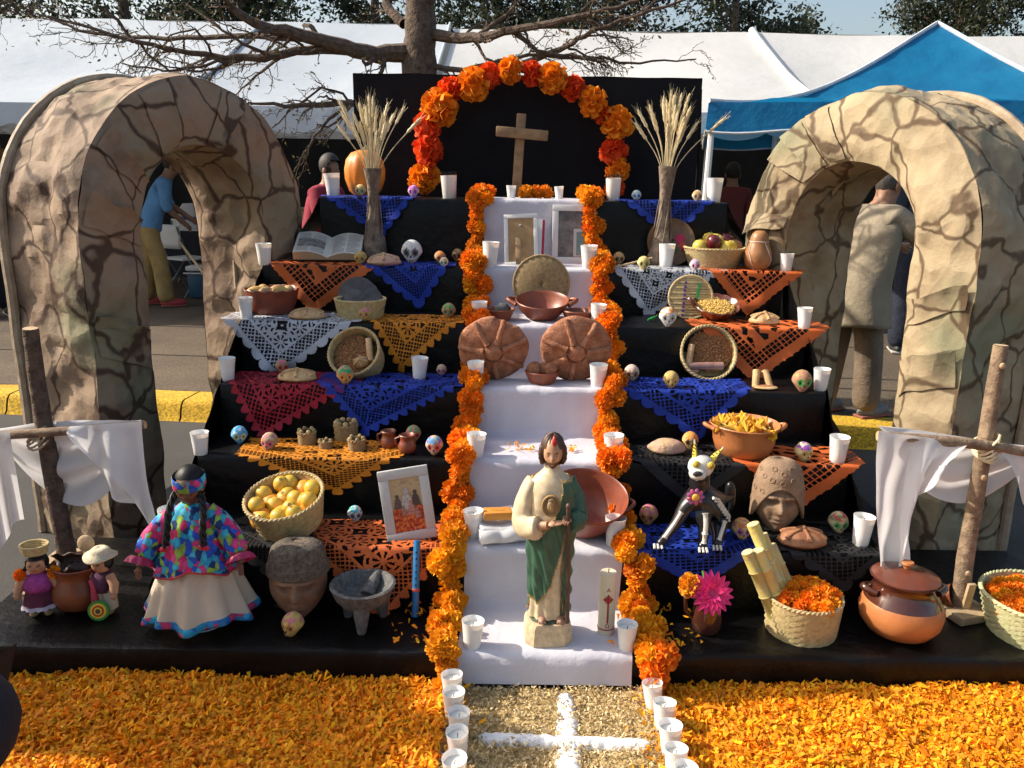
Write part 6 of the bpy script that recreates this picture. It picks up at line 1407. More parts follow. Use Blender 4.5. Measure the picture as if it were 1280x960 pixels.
for k, (u, v, ub, vb, dy, r) in enumerate([(941, 655, 985, 762, .02, .017), (953, 668, 992, 765, .04, .014), (947, 688, 980, 768, -.02, .017), (934, 690, 968, 772, -.03, .016), (942, 700, 974, 772, .0, .014), (963, 682, 1000, 765, .05, .017), (966, 690, 995, 762, .065, .014)]):
    e = P(u, v, y=l.y+dy+.02); a = P(ub, vb, y=l.y+dy*.6); L = (e-a).length; d = (e-a).normalized(); q = d.to_track_quat('Z', 'Y').to_euler()
    t = thing('sugar_cane', cl[k], 'sugar cane', a, group='sugar cane in the basket', rot=q); r *= 1.22; b = MB(); pp = [(0, 0, L*f) for f in (0, .33, .345, .36, .70, .715, .73, 1)]; b.tube(pp, [r, r*.98, r*1.14, r*.98, r*.97, r*1.12, r*.97, r], 14); b.build('stalk', m_cane, t)
    MB().lathe([(.0005, L+.0015), (r*.93, L+.001)], 14, cap=False).build('cut_end', m_caneend, t)
    if k == 0: MB().lathe([(r*1.02, L*.56), (r*1.12, L*.565), (r*1.12, L*.575), (r*1.02, L*.58)], 14, cap=False).build('tie', cmat((.7, .66, .5)), t)
# ================================================================ lidded pot
l = on(1, 1122, 790, .13); l.y = min(l.y, 2.46); s = px(l); t = thing('clay_pot', 'round clay pot with glossy brown shoulders, lid and side handles', 'pot', l)
pb = [(.06, 0), (.10, .015), (.125, .05), (.131, .085), (.122, .118), (.119, .123)]; MB().lathe(pb, 48, cap=True).build('belly', K['claylight'], t)
MB().lathe([(.1215, .118), (.119, .124), (.104, .148), (.094, .165), (.093, .182), (.104, .197), (.108, .200), (.100, .2005)], 48, cap=False, fn=lambda th, i, r, z: (r, z-(.006*abs(math.sin(th*2.5)) if i == 0 else 0))).build('glazed_neck', K['glaze'], t)
for sg in (-1, 1): MB().tube([(sg*(.10+.034*math.sin(math.pi*k/10)), (k/10-.5)*.06, .155+.008*math.sin(math.pi*k/10)) for k in range(11)], .011, 9).build('handle', K['glaze'], t)
ld = thing('pot_lid', 'reddish brown domed lid with a pale knob on the round pot', 'lid', l+Vector((0, 0, .2015))); MB().lathe([(.0005, .030), (.02, .029), (.06, .022), (.092, .008), (.103, .004), (.104, .0), (.0005, .0)], 48, cap=False).build('dome', K['lidclay'], ld); MB().lathe([(.0005, .028), (.012, .03), (.014, .040), (.020, .046), (.018, .052), (.0005, .052)], 20, cap=False).build('knob', K['claylight'], ld)
t = thing('clay_mug', 'small clay mug lying behind the lidded pot', 'mug', Vector((xat(1166, 2.58, TZ[0]), 2.56, TZ[0]+.045)), rot=(rad(70), rad(0), rad(50))); MB().lathe([(.03, -.04), (.036, -.02), (.036, .03), (.042, .05), (.036, .05), (.03, -.02)], 24).build('body', K['clay'], t); MB().tube([(.036, 0, .035), (.06, 0, .03), (.058, 0, -.01), (.036, 0, -.02)], .006, 7).build('handle', K['clay'], t)
l = on(1, 1296, 818, .15); l.y = 2.40; l.x = xat(1298, l.y, l.z); basket(l, .19, .155, .13, 'wide pale green palm basket of marigolds beside the bare wood cross', 'palmgreen', ribs=52, rings=14); heap(l, .165, 60, 'orange marigold bloom filling the pale green basket', .105)
# ================================================================ stick crosses draped with white cloth
def stick(p, r, seed, ends=True): return smooth([Vector(q) for q in p], 6)
def barktube(name, p, r, mt, t, seed, kn=()):
    s = smooth([Vector(q) for q in p], 8); n = len(s); b = MB(); b.tube(s, [lerp(r[0], r[1], k/(n-1)) for k in range(n)], 14, fn=lambda i, th: 1+.07*nz(math.cos(th)*1.6+seed, math.sin(th)*1.6, i*.35)+.03*nz(math.cos(th)*5, math.sin(th)*5+seed, i*.9)); o = b.build(name, mt, t)
    for end, d in ((s[0], s[0]-s[1]), (s[-1], s[-1]-s[-2])):
        d.normalize(); q = d.to_track_quat('Z', 'Y').to_euler(); rr = r[0] if end is s[0] else r[1]; MB().lathe([(.0005, .0035), (rr*.93, .002)], 14, cap=False).build('cut_end', K['cutwood'], o, loc=end, rot=q)
    for k in kn:
        c = s[int(k*(n-1))]; MB().ball((.010, .006, .011), c+Vector((.0, -r[0]*.92, 0)), 10, 6).build('knot', K['cutwood'], o)
    return o
def cloth_drape(name, label, fn, nu, nv, loc):
    b = MB(); b.grid(fn, nu, nv); o = b.build(name, K['whitecloth'], None, loc=loc, angle=None); return tag(o, label, 'cloth', 'white cloths draped on the stick crosses')
# cross beside the pair of little dolls
y0 = 2.78; base = Vector((xat(86, y0, TZ[0]), y0, TZ[0]+.004)); top = P(38, 411, y=y0-.03); t = thing('stick_cross', 'rough bark stick cross standing behind the pair of little dolls', 'cross', base); Rl = lambda p: Vector(p)-base
barktube('upright', [Rl(base), Rl(P(70, 620, y=y0)), Rl(P(50, 500, y=y0-.01)), Rl(top)], (.034, .026), K['bark'], t, 3)
xl, xr = P(-40, 547, y=y0-.05), P(181, 531, y=y0-.05); barktube('crossbar', [Rl(xl), Rl(P(50, 541, y=y0-.055)), Rl(xr)], (.018, .015), K['barklight'], t, 5)
for k in range(4): a = k*.5; MB().tube([Rl(P(48, 545, y=y0-.02))+Vector((.036*math.cos(q), .042*math.sin(q), .030*math.sin(q+a)+(k-1.5)*.007)) for q in [j*.5236 for j in range(13)]], .004, 6).build('lashing', K['pole'], t)
MB().box((.16, .16, .03), (0, 0, .012), bev=.003).build('foot_block', K['board'], t)
mid = xr; W1 = (xr-xl).length
def swag(a, c):
    p = xl.lerp(xr, lerp(.16, .98, a)); dep = (.05+.27*math.sin(math.pi*min(max(a*1.02, 0), 1))**.8)*c
    f = .016*math.sin(c*15+a*5)*math.sin(math.pi*a)**.3+.018*nz(a*4, c*5, 1)
    return Vector((p.x, p.y+.05*math.sin(math.pi*a)*(1-.2*c)+f+.02*(a < .35), p.z+.02-dep))-mid
cloth_drape('draped_cloth', 'white cloth swagged behind the bark stick cross', swag, 50, 30, mid)
def tail(a, c):
    p = xl.lerp(xr, lerp(.60, 1.0, a)); L = pw(a, [(0, .02), (.25, .24), (.55, .30), (.75, .50), (1, .53)])
    f = .036*math.sin(a*13+c*2)*c**.7+.018*nz(a*5, c*4, 7)*c
    return Vector((p.x+(.055*c*c if a > .5 else .03*c*c)+.02*c*a, p.y-.022-.02*math.sin(c*3)-f, p.z+.02-L*c))-mid
cloth_drape('draped_cloth', 'white cloth end hanging from the bark cross toward the flowered doll', tail, 40, 34, mid)
def tail2(a, c):
    p = xl.lerp(xr, lerp(.0, .26, a)); L = .40+.06*math.sin(a*5); return Vector((p.x, p.y-.022-.012*math.sin(a*17)*c, p.z+.02-L*c))-xl
cloth_drape('draped_cloth', 'white cloth end hanging over the road side of the bark cross', tail2, 24, 24, xl)
# cross beside the lidded pot
y0 = 2.53; base = Vector((xat(1198, y0, TZ[0]), y0, TZ[0]+.004)); t = thing('stick_cross', 'pale peeled stick cross on a board foot behind the lidded pot', 'cross', base)
barktube('upright', [Rl(base+Vector((0, 0, .02))), Rl(P(1208, 690, y=y0)), Rl(P(1230, 560, y=y0)), Rl(P(1251, 432, y=y0+.01))], (.029, .023), K['barklight'], t, 9, (.28, .62, .93))
MB().box((.15, .17, .028), (0, 0, .012), (0, 0, .3), bev=.003).build('foot_board', K['board'], t); MB().box((.22, .05, .02), (-.05, .07, .010), (0, 0, -.3), bev=.002).build('foot_board', K['board'], t); MB().box((.026, .012, .10), (.005, -.034, .075), (rad(8), 0, .1), bev=.001).build('nailed_slat', K['cutwood'], t)
xl, xr = P(1098, 545, y=y0-.03), P(1330, 575, y=y0-.02); barktube('crossbar', [Rl(xl), Rl(P(1225, 556, y=y0-.04)), Rl(xr)], (.017, .018), K['barklight'], t, 12)
for k in range(5): a = k*.45; MB().tube([Rl(P(1232, 558, y=y0-.012))+Vector((.034*math.cos(q), .040*math.sin(q), .032*math.sin(q*1.0+a)+(k-2)*.006)) for q in [j*.5236 for j in range(13)]], .0042, 6).build('lashing', K['straw'], t)
mid = xl
def swag2(a, c):
    p = xl.lerp(xr, lerp(.05, .92, a)); dep = (.04+.19*math.sin(math.pi*a)**.9)*c; f = .015*math.sin(c*14+a*6)+.016*nz(a*4, c*5, 3)
    return Vector((p.x, p.y+.055+f, p.z+.02-dep))-mid
cloth_drape('draped_cloth', 'white cloth swagged behind the peeled stick cross', swag2, 46, 26, mid)
def tail3(a, c):
    p = xl.lerp(xr, lerp(-.02, .46, a)); L = pw(a, [(0, .44), (.2, .46), (.45, .42), (.7, .24), (1, .06)]); f = .045*math.sin(a*13+c*2)*c**.7+.02*nz(a*5, c*4, 2)*c
    return Vector((p.x-.02*(1-a)*c+.10*a*0+(-.12*a*c if a > .4 else 0)+.05*c*(1-a)*c, p.y-.024-.03*c-f, p.z+.022-L*c))-mid
cloth_drape('draped_cloth', 'white cloth end hanging from the peeled cross toward the lidded pot', tail3, 44, 36, mid)
def tail4(a, c):
    p = xl.lerp(xr, lerp(.58, .98, a)); L = pw(a, [(0, .03), (.4, .2), (1, .3)]); return Vector((p.x+.05*c, p.y-.024-.015*math.sin(a*12)*c, p.z+.022-L*c))-xr
cloth_drape('draped_cloth', 'white cloth end hanging from the peeled cross over the pale green basket', tail4, 26, 22, xr)
# ================================================================ dolls
m_flor = floral('flowered_blouse', [(.02, .08, .5), (.55, .02, .12), (.02, .35, .55), (.25, .45, .06), (.6, .05, .2), (.01, .03, .15), (.05, .45, .6)], 46)
m_florb = floral('flowered_trim', [(.02, .15, .5), (.02, .35, .55), (.5, .05, .15), (.02, .2, .45)], 40)
m_cotton = mat('cream_cotton', (.66, .58, .46), (.58, .49, .37), 10, .85, .3, 60, trans=.1); m_hair = mat('black_hair', (.006, .005, .005), (.003, .003, .003), 30, .5, .25, 120, spec=.35, bdist=.004)
skd = (.17, .072, .042)
l = on(1, 253, 800, .10); l.y = 2.40; l.x = xat(253, l.y, l.z); D = thing('dressed_doll', 'large doll with black braids in a flowered blouse and cream skirt', 'doll', l, s=(.86, .95, 1.0), rot=(0, 0, rad(6)))
def skirt(a, c):
    th = a*2*math.pi; r = pw(c, [(0, .085), (.25, .12), (.55, .155), (1, .205)]); r *= 1+(.02+.075*c)*math.sin(th*11+.6*math.sin(th*3))
    return Vector((r*math.cos(th)*.98, r*math.sin(th)*.72, lerp(.30, .045, c)+.012*math.sin(th*5)*c))
MB().grid(skirt, 132, 22).build('skirt', m_cotton, D, angle=None)
MB().grid(lambda a, c: skirt(a, lerp(.93, 1.02, c))*1.012+Vector((0, 0, .0)), 132, 3).build('skirt_trim', m_florb, D, angle=None, thick=.002)
def blouse(a, c):
    th = a*2*math.pi; r = pw(c, [(0, .035), (.08, .062), (.25, .088), (.6, .128), (1, .165)]); r *= 1+(.01+.045*c)*math.sin(th*13+math.sin(th*2)*1.2)
    return Vector((r*math.cos(th)*1.0, r*math.sin(th)*.70, pw(c, [(0, .425), (.1, .405), (1, .215)])+.014*math.sin(th*4+1)*c))
MB().grid(blouse, 110, 22).build('blouse', m_flor, D, angle=None)
MB().tube([blouse(k/80, 1.0) for k in range(81)], .0035, 6).build('blouse_hem', cmat((.5, .03, .04)), D)
for sx in (-1, 1):
    MB().tube(smooth([Vector((sx*.055, 0, .392)), Vector((sx*.10, -.01, .355)), Vector((sx*.145, -.03, .305)), Vector((sx*.172, -.055, .265))], 5), [lerp(.030, .040, min(k/9, 1)) if k < 13 else lerp(.040, .030, (k-13)/3) for k in range(16)], 20, fn=lambda i, th: 1+.09*math.sin(th*6+i*.5)).build('sleeve', m_flor, D, angle=None)
    b = MB(); b.lathe([(.036, 0), (.046, -.010), (.050, -.024)], 40, fn=lambda th, i, r, z: (r*(1+.12*math.sin(th*9)*i/2), z), cap=False); b.build('cuff_ruffle', cmat((.45, .02, .10)), D, loc=(sx*.176, -.058, .264), rot=(rad(-28), sx*rad(-14), 0), angle=None)
    b = MB(); b.tube([(sx*.174, -.055, .27), (sx*.180, -.075, .238)], [.014, .012], 8, col=skd); hand(b, (sx*.181, -.080, .228), (sx*.1, -.4, -1), (0, -1, .4), .026, skd, .4); b.build('hand', K['vc'], D)
    nb = smooth([Vector((sx*.044, -.030, .468)), Vector((sx*.060, -.062, .425)), Vector((sx*.062, -.098, .37)), Vector((sx*.066, -.115, .32))], 6)
    b = MB()
    for ph in (0, 2.09, 4.19): b.tube([p+Vector((.007*math.cos(k*.75+ph), .007*math.sin(k*.75+ph), 0)) for k, p in enumerate(nb)], .0075, 7)
    bo = b.build('braid', m_hair, D); b = MB(); b.ball((.014, .008, .009), (sx*.060, -.120, .318), 10, 6); b.ball((.014, .008, .009), (sx*.074, -.118, .314), 10, 6); b.build('ribbon', cmat((.55, .02, .06)), bo)
def dh(d, p):
    x, y, z = d.x*.050, d.y*.050, d.z*.056
    if d.z < 0: x *= 1-.2*d.z*d.z
    if d.y < 0: y -= .008*math.exp(-((d.x/.14)**2+((d.z+.15)/.14)**2)); y += .004*(math.exp(-(((d.x-.36)/.16)**2+((d.z-.02)/.1)**2))+math.exp(-(((d.x+.36)/.16)**2+((d.z-.02)/.1)**2))); y -= .003*math.exp(-((d.x/.25)**2+((d.z+.48)/.08)**2))
    return Vector((x, y, z))
def dcol(d, p):
    if d.y < -.5 and abs(d.z-.02) < .07 and .22 < abs(d.x) < .5: return (.015, .01, .01)
    if d.y < -.5 and abs(d.z+.48) < .05 and abs(d.x) < .22: return (.28, .04, .04)
    return skd
b = MB(); b.tube([(0, 0, .40), (0, -.004, .44)], [.024, .022], 12, col=skd); b.ball(1, (0, -.012, .478), 36, 28, fn=dh, col=dcol, M=rotm(rad(14), 0, 0)); hd = b.build('head', K['vc'], D, angle=None)
b = MB(); b.ball((.055, .056, .058), (0, .0, .492), 32, 24, fn=lambda d, p: Vector((p.x*(1-.03*(abs(d.x) < .06)), p.y, p.z)))
b.f = [q for q in b.f if not (lambda c: c.y < -.022 and c.z < .512-.0*c.x)(sum((Vector(b.v[i]) for i in q), Vector())/len(q))]; b.build('hair', m_hair, hd, angle=None)
b = MB(); b.lathe([(.0560, .478), (.0585, .482), (.0590, .500), (.0575, .514), (.0555, .517)], 40, M=Matrix.Translation((0, -.007, 0)) @ rotm(rad(9), 0, 0) @ Matrix.Translation((0, .075, 0)), cap=False); b.build('headscarf', m_flor, hd, angle=None)
for sx in (-1, 1): b = MB(); b.tube([(sx*.045, -.02, .02), (sx*.045, -.01, .10)], .012, 8, col=skd); b.ball((.014, .028, .012), (sx*.045, -.032, .012), 12, 8, col=(.12, .06, .035)); b.build('foot', K['vc'], D); MB().tube([(sx*.045-.013, -.035, .012), (sx*.045, -.04, .026), (sx*.045+.013, -.035, .012)], .003, 6).build('sandal_strap', cmat((.3, .22, .15)), D)
MB().tube([(.09*math.cos(a*.2618), .075*math.sin(a*.2618)-.01, .004) for a in range(25)], .003, 6).build('stand_ring', K['steel'], D); MB().tube([(0, .06, .004), (0, .05, .2)], .003, 6).build('stand_rod', K['steel'], D)
# ---------------------------------------------------------------- pot with a pair of rag dolls
l = on(1, 104, 768, .09); l.y = 2.49; l.x = xat(104, l.y, l.z); bowl(l, [(.05, 0), (.082, .02), (.096, .055), (.09, .09), (.076, .115), (.074, .135), (.084, .155), (.087, .16)], 'tall reddish clay pot between the pair of little dolls', 'clay', (.13, .08, .024), 'clay_pot', 'pot')
t = thing('wooden_spoon', 'round wooden spoon standing in the tall clay pot', 'spoon', l+Vector((.01, 0, .08)), rot=(rad(-8), rad(6), 0)); MB().tube([(0, 0, -.05), (0, 0, .12)], .006, 8).build('handle', K['cutwood'], t); MB().ball((.03, .008, .03), (0, 0, .142), 18, 10).build('bowl', K['cutwood'], t)
t = thing('leather_strap', 'dark leather scraps lying in the tall clay pot', 'leather', l+Vector((-.02, .0, .12))); MB().grid(lambda a, c: Vector((lerp(-.06, .055, a), .03*math.sin(c*3)-.02, .02+.06*c+.02*nz(a*4, c*4, 0)-.04*(a-.5)**2)), 14, 8).build('strap', mat('dark_leather', (.06, .03, .02), rough=.5), t, thick=.004)
skr = (.50, .27, .15)
def rag(loc, girl, label, rz):
    t = thing('rag_doll', label, 'doll', loc, rz, s=1.0); tone = (.42, .06, .30) if girl else (.10, .03, .07)
    b = MB(); b.ball((.032, .030, .033), (0, 0, .178), 22, 16, fn=lambda d, p: p-Vector((0, .004*math.exp(-((d.x/.12)**2+(d.z/.12)**2)), 0))*(d.y < 0), col=lambda d, p: (.02, .012, .01) if d.y < -.4 and abs(d.z-.12) < .11 and .26 < abs(d.x) < .5 else (.5, .06, .06) if d.y < -.5 and abs(d.z+.42) < .09 and abs(d.x) < .2 else skr); h = b.build('head', K['vcm'], t, angle=None)
    b = MB(); b.ball((.036, .034, .036), (0, .006, .184), 20, 14); b.f = [q for q in b.f if not (lambda c: c.y < -.012 and c.z < .198)(sum((Vector(b.v[i]) for i in q), Vector())/len(q))]; b.build('hair', m_hair, h, angle=None)
    MB().lathe([(.022, .148), (.036, .135), (.040, .11), (.038, .085)] if not girl else [(.02, .15), (.040, .135), (.048, .11), (.045, .092)], 24, fn=lambda th, i, r, z: (r*(1+.04*math.sin(th*6)), z), cap=True).build('shirt', mat('rag_shirt', tone, tuple(x*.6 for x in tone), 40, .9, .3, 120), t, angle=None)
    for sx in (-1, 1):
        MB().tube([(sx*.03, 0, .138), (sx*.055, -.008, .115), (sx*.062, -.02, .088)], [.016, .016, .013], 10).build('arm', cmat(skr, .8), t); MB().ball((.012, .010, .013), (sx*.063, -.023, .080), 10, 8).build('hand', cmat(skr, .8), t)
    if girl:
        MB().lathe([(.040, .10), (.048, .075), (.056, .045)], 36, fn=lambda th, i, r, z: (r*(1+.05*math.sin(th*9)*i/2), z), cap=False).build('skirt', mat('purple_skirt', (.12, .02, .05), (.07, .012, .03), 30, .9), t, angle=None); MB().lathe([(.056, .047), (.060, .034)], 54, fn=lambda th, i, r, z: (r*(1+.05*math.sin(th*9)), z+.003*math.sin(th*18)*i), cap=False).build('lace_hem', mat('lace', (.5, .45, .55), rough=.9), t, angle=None)
        for sx in (-1, 1):
            MB().tube([(sx*.03, 0, .175), (sx*.045, -.008, .155)], .008, 6).build('braid', m_hair, h); link('hair_bow', MARI[0], h, (sx*.050, -.010, .150), (0, sx, 0), .022)
    else:
        for sx in (-1, 1): MB().tube([(sx*.018, 0, .09), (sx*.022, 0, .02)], [.024, .022], 12, fn=lambda i, th: 1+.04*math.sin(th*5)).build('trouser_leg', m_cotton, t)
        MB().tube([(-.012, -.038, .135), (0, -.042, .11), (.004, -.044, .06)], [.008, .009, .014], 8, sq=.4).build('red_sash', cmat((.5, .04, .08)), t); MB().lathe([(.030, .205), (.052, .203), (.053, .207), (.033, .212), (.031, .226), (.022, .234), (.0005, .235)], 28, fn=lambda th, i, r, z: (r, z+(.005*math.cos(th*2) if i in (1, 2) else 0)), cap=False).build('straw_hat', mat('pale_hat', (.68, .60, .42), (.58, .5, .33), 90, .9, .4, 150), t, angle=None, thick=.002)
    for sx in (-1, 1): MB().tube([(sx*.02, 0, .05), (sx*.02, 0, .015)], .013, 8).build('leg', cmat(skr, .8), t); MB().ball((.015, .024, .013), (sx*.022, -.012, .012), 12, 8).build('shoe', mat('tan_shoe', (.42, .28, .12), rough=.8), t)
    return t
lg = l+Vector((-.105, -.055, .0)); rag(lg, True, 'little rag doll in purple with orange hair bows carrying a basket on its head', .25)
hb = thing('tiny_basket', 'tiny straw basket on the head of the purple rag doll', 'basket', lg+Vector((0, .0, .220))); bb = MB()
for k in range(5): bb.tube([((.036+.0018*k)*math.cos(a*.2094), (.030+.0015*k)*math.sin(a*.2094), .003+.0065*k) for a in range(31)], .004, 6)
bb.build('coil_wall', K['palm'], hb); MB().lathe([(.0005, .001), (.036, .001)], 24, cap=False).build('floor', K['palm'], hb)
lb = l+Vector((.102, -.04, .0)); rag(lb, False, 'little rag doll boy in a pale straw hat and red sash', -.35)
yy = thing('toy_wheel', 'green, yellow and red ringed wooden toy leaning on the boy rag doll', 'toy', lb+Vector((.006, -.062, .003)), rot=(rad(80), 0, rad(6)))
for k, (r, c) in enumerate([(.034, (.03, .25, .06)), (.026, (.72, .52, .04)), (.019, (.45, .03, .03)), (.013, (.7, .5, .05)), (.008, (.06, .05, .05))]): MB().lathe([(r, 0), (r, .008+.0012*k), (.0005, .009+.0012*k)], 30, M=Matrix.Translation((0, .034, 0))).build('painted_ring', cmat(c, .35), yy)
bxx = thing('small_box', 'small wooden box behind the purple rag doll', 'box', l+Vector((-.165, -.01, 0))); MB().box((.04, .05, .05), (0, 0, .025), bev=.002).build('case', K['board'], bxx); MB().box((.044, .054, .008), (0, 0, .054), bev=.002).build('lid', K['board'], bxx)
# ================================================================ petals
def petals(n, xfn, yr, zfn, size, cols, name, mt):
    x = xfn(n); y = npr.uniform(*yr, n); z = zfn(x, y)+npr.uniform(0, .022, n)**1.0
    a = npr.uniform(0, 6.283, n); tl = npr.normal(.08, .42, n); rl = npr.normal(0, .5, n)
    d = np.stack([np.cos(a)*np.cos(tl), np.sin(a)*np.cos(tl), np.sin(tl)], 1); s0 = np.stack([-np.sin(a), np.cos(a), np.zeros(n)], 1); up = np.cross(d, s0)
    s_ = s0*np.cos(rl)[:, None]+up*np.sin(rl)[:, None]; nn = np.cross(d, s_)
    L = (size*npr.uniform(.6, 1.25, n))[:, None]; w = L*npr.uniform(.10, .24, n)[:, None]; c = np.stack([x, y, z], 1); cu = npr.normal(.10, .28, n)[:, None]*L
    v = np.stack([c-d*L*.5-s_*w*.35, c-d*L*.5+s_*w*.35, c-s_*w+nn*cu, c+s_*w+nn*cu, c+d*L*.45-s_*w*.6, c+d*L*.5+s_*w*.6], 1).reshape(-1, 3)
    q = np.array([(0, 1, 3, 2), (2, 3, 5, 4)]); f = (q[None]+6*np.arange(n)[:, None, None]).reshape(-1, 4)
    base = np.array(cols)[npr.integers(0, len(cols), n)]*npr.uniform(.8, 1.15, (n, 1)); col = np.repeat(base, 6, axis=0)
    return npmesh(name, v, f, mt, col, False)
OC = [(.98, .42, .003), (.97, .36, .002), (.98, .48, .004), (.95, .30, .002), (.98, .54, .008), (.97, .40, .003)]
def bump_(x, y): return .012+.012*np.sin(x*7.1+y*3)*np.sin(y*9+x*2)+.009*np.sin(x*19+1)*np.sin(y*23)
def petal_bed(x0, x1, label, n):
    y0, y1 = .95, TY[0]-.035
    b = MB(); b.grid(lambda a, c: Vector((lerp(x0, x1, a), lerp(y0, y1, c), max(.006, float(bump_(lerp(x0, x1, a), lerp(y0, y1, c)))*math.sqrt(min(1, min(1-c, c)*16))))), 110, 60, col=(.92, .32, .003)); o = b.build('petal_carpet', K['petal']); o['kind'] = 'stuff'; o['label'] = label; o['category'] = 'petals'
    me = petals(n, lambda k: npr.uniform(x0-.01, x1+.01, k), (y0, y1+.03), bump_, .028, OC, 'loose_petals', K['petal']); q = link('loose_petals', me, o); q['kind'] = 'stuff'
    return o
petal_bed(-2.15, -.20, 'thick carpet of orange marigold petals before the flowered doll', 90000); petal_bed(.46, 2.35, 'thick carpet of orange marigold petals before the lidded pot', 90000)
# straw path with a white cross
x0, x1, y0, y1 = -.19, .45, .95, TY[0]-.025
def sz_(x, y): return .012+.006*np.sin(x*11+1)*np.sin(y*13)+.004*np.sin(x*31)*np.sin(y*29)
b = MB(); b.grid(lambda a, c: Vector((lerp(x0, x1, a), lerp(y0, y1, c), float(sz_(lerp(x0, x1, a), lerp(y0, y1, c))))), 50, 80); m_straw = mat('chopped_straw', (.52, .39, .17), (.36, .25, .10), 90, .9, .8, 140, bdist=.006)
pth = b.build('straw_carpet', m_straw); pth['kind'] = 'stuff'; pth['label'] = 'pale chopped straw carpet leading up to the white runner'; pth['category'] = 'straw'
me = petals(26000, lambda k: npr.uniform(x0, x1, k), (y0, y1), lambda x, y: sz_(x, y)-.006, .013, [(.70, .54, .29), (.60, .44, .20), (.78, .64, .38), (.50, .34, .14)], 'straw_bits', mat('straw_bits', attr=True, scale=30, rough=.8, trans=.15)); q = link('straw_bits', me, pth); q['kind'] = 'stuff'
m_salt = mat('white_lime', (.82, .82, .82), (.76, .76, .77), 60, .95, .8, 130, bdist=.004)
cc = P(712, 935, z=.02); 
def arm(p0, p1, w0, w1, nm='arm'):
    d = (p1-p0).normalized(); sd_ = Vector((-d.y, d.x, 0)); L = (p1-p0).length
    def f(a, c):
        w = lerp(w0, w1, a)*1.35*(1+.30*nz(a*L*18+(9 if c > .5 else 0), 0, w0*99)+.30*nz(a*L*55, 3 if c > .5 else 8, 1)); s = (c-.5)*2; ed = min(1, min(a, 1-a)*L/.02) ; w *= max(ed, .02)**.5
        h = .020*(1-abs(s)**3)*(.7+.3*ed)+.006*nz(a*L*40, c*4, 2)*(1-s*s)
        return p0+d*(a*L)+sd_*(s*w)+Vector((0, 0, h-.004))
    return f
crs = thing('lime_cross', 'cross drawn in white powder on the straw carpet', 'powder cross', (cc.x, cc.y, .012)); co = Vector((cc.x, cc.y, .0))
for p0, p1, w0, w1 in ((P(706, 868, z=.012), P(722, 1120, z=.012), .022, .04), (P(598, 925, z=.012), P(812, 934, z=.012), .017, .019)):
    f = arm(p0, p1, w0, w1); MB().grid(lambda a, c: f(a, c)-Vector(crs.location)+Vector((0, 0, .004 if w0 < .02 else 0)), 120, 12).build('cross_arm', m_salt, crs, angle=None)
# loose petals on the runner of the third step
r3 = petals(46, lambda k: npr.uniform(xat(632, 2.97, .53), xat(722, 2.97, .53), k), (2.94, 2.99), lambda x, y: 0*x+TZ[2]+.006, .024, OC, 'petal_scatter', K['petal']); q = link('petal_scatter', r3); q['kind'] = 'stuff'; q['label'] = 'loose orange petals scattered on the runner behind the statue'; q['category'] = 'petals'
r4 = petals(130, lambda k: np.where(npr.uniform(0, 1, k) < .5, npr.normal(RX-.36, .07, k), npr.normal(RX+.37, .07, k)), (TY[0]+.03, TY[1]-.03), lambda x, y: 0*x+TZ[0]+.006, .024, OC, 'petal_scatter', K['petal']); q = link('petal_scatter', r4); q['kind'] = 'stuff'; q['label'] = 'loose orange petals fallen on the black base beside the garlands'; q['category'] = 'petals'
r5 = petals(420, lambda k: np.where(npr.uniform(0, 1, k) < .5, npr.normal(-.16, .035, k), npr.normal(.43, .035, k)), (1.2, TY[0]-.04), lambda x, y: 0*x+.022, .026, OC, 'petal_scatter', K['petal']); q = link('petal_scatter', r5); q['kind'] = 'stuff'; q['label'] = 'loose orange petals spilled over the edges of the straw carpet'; q['category'] = 'petals'
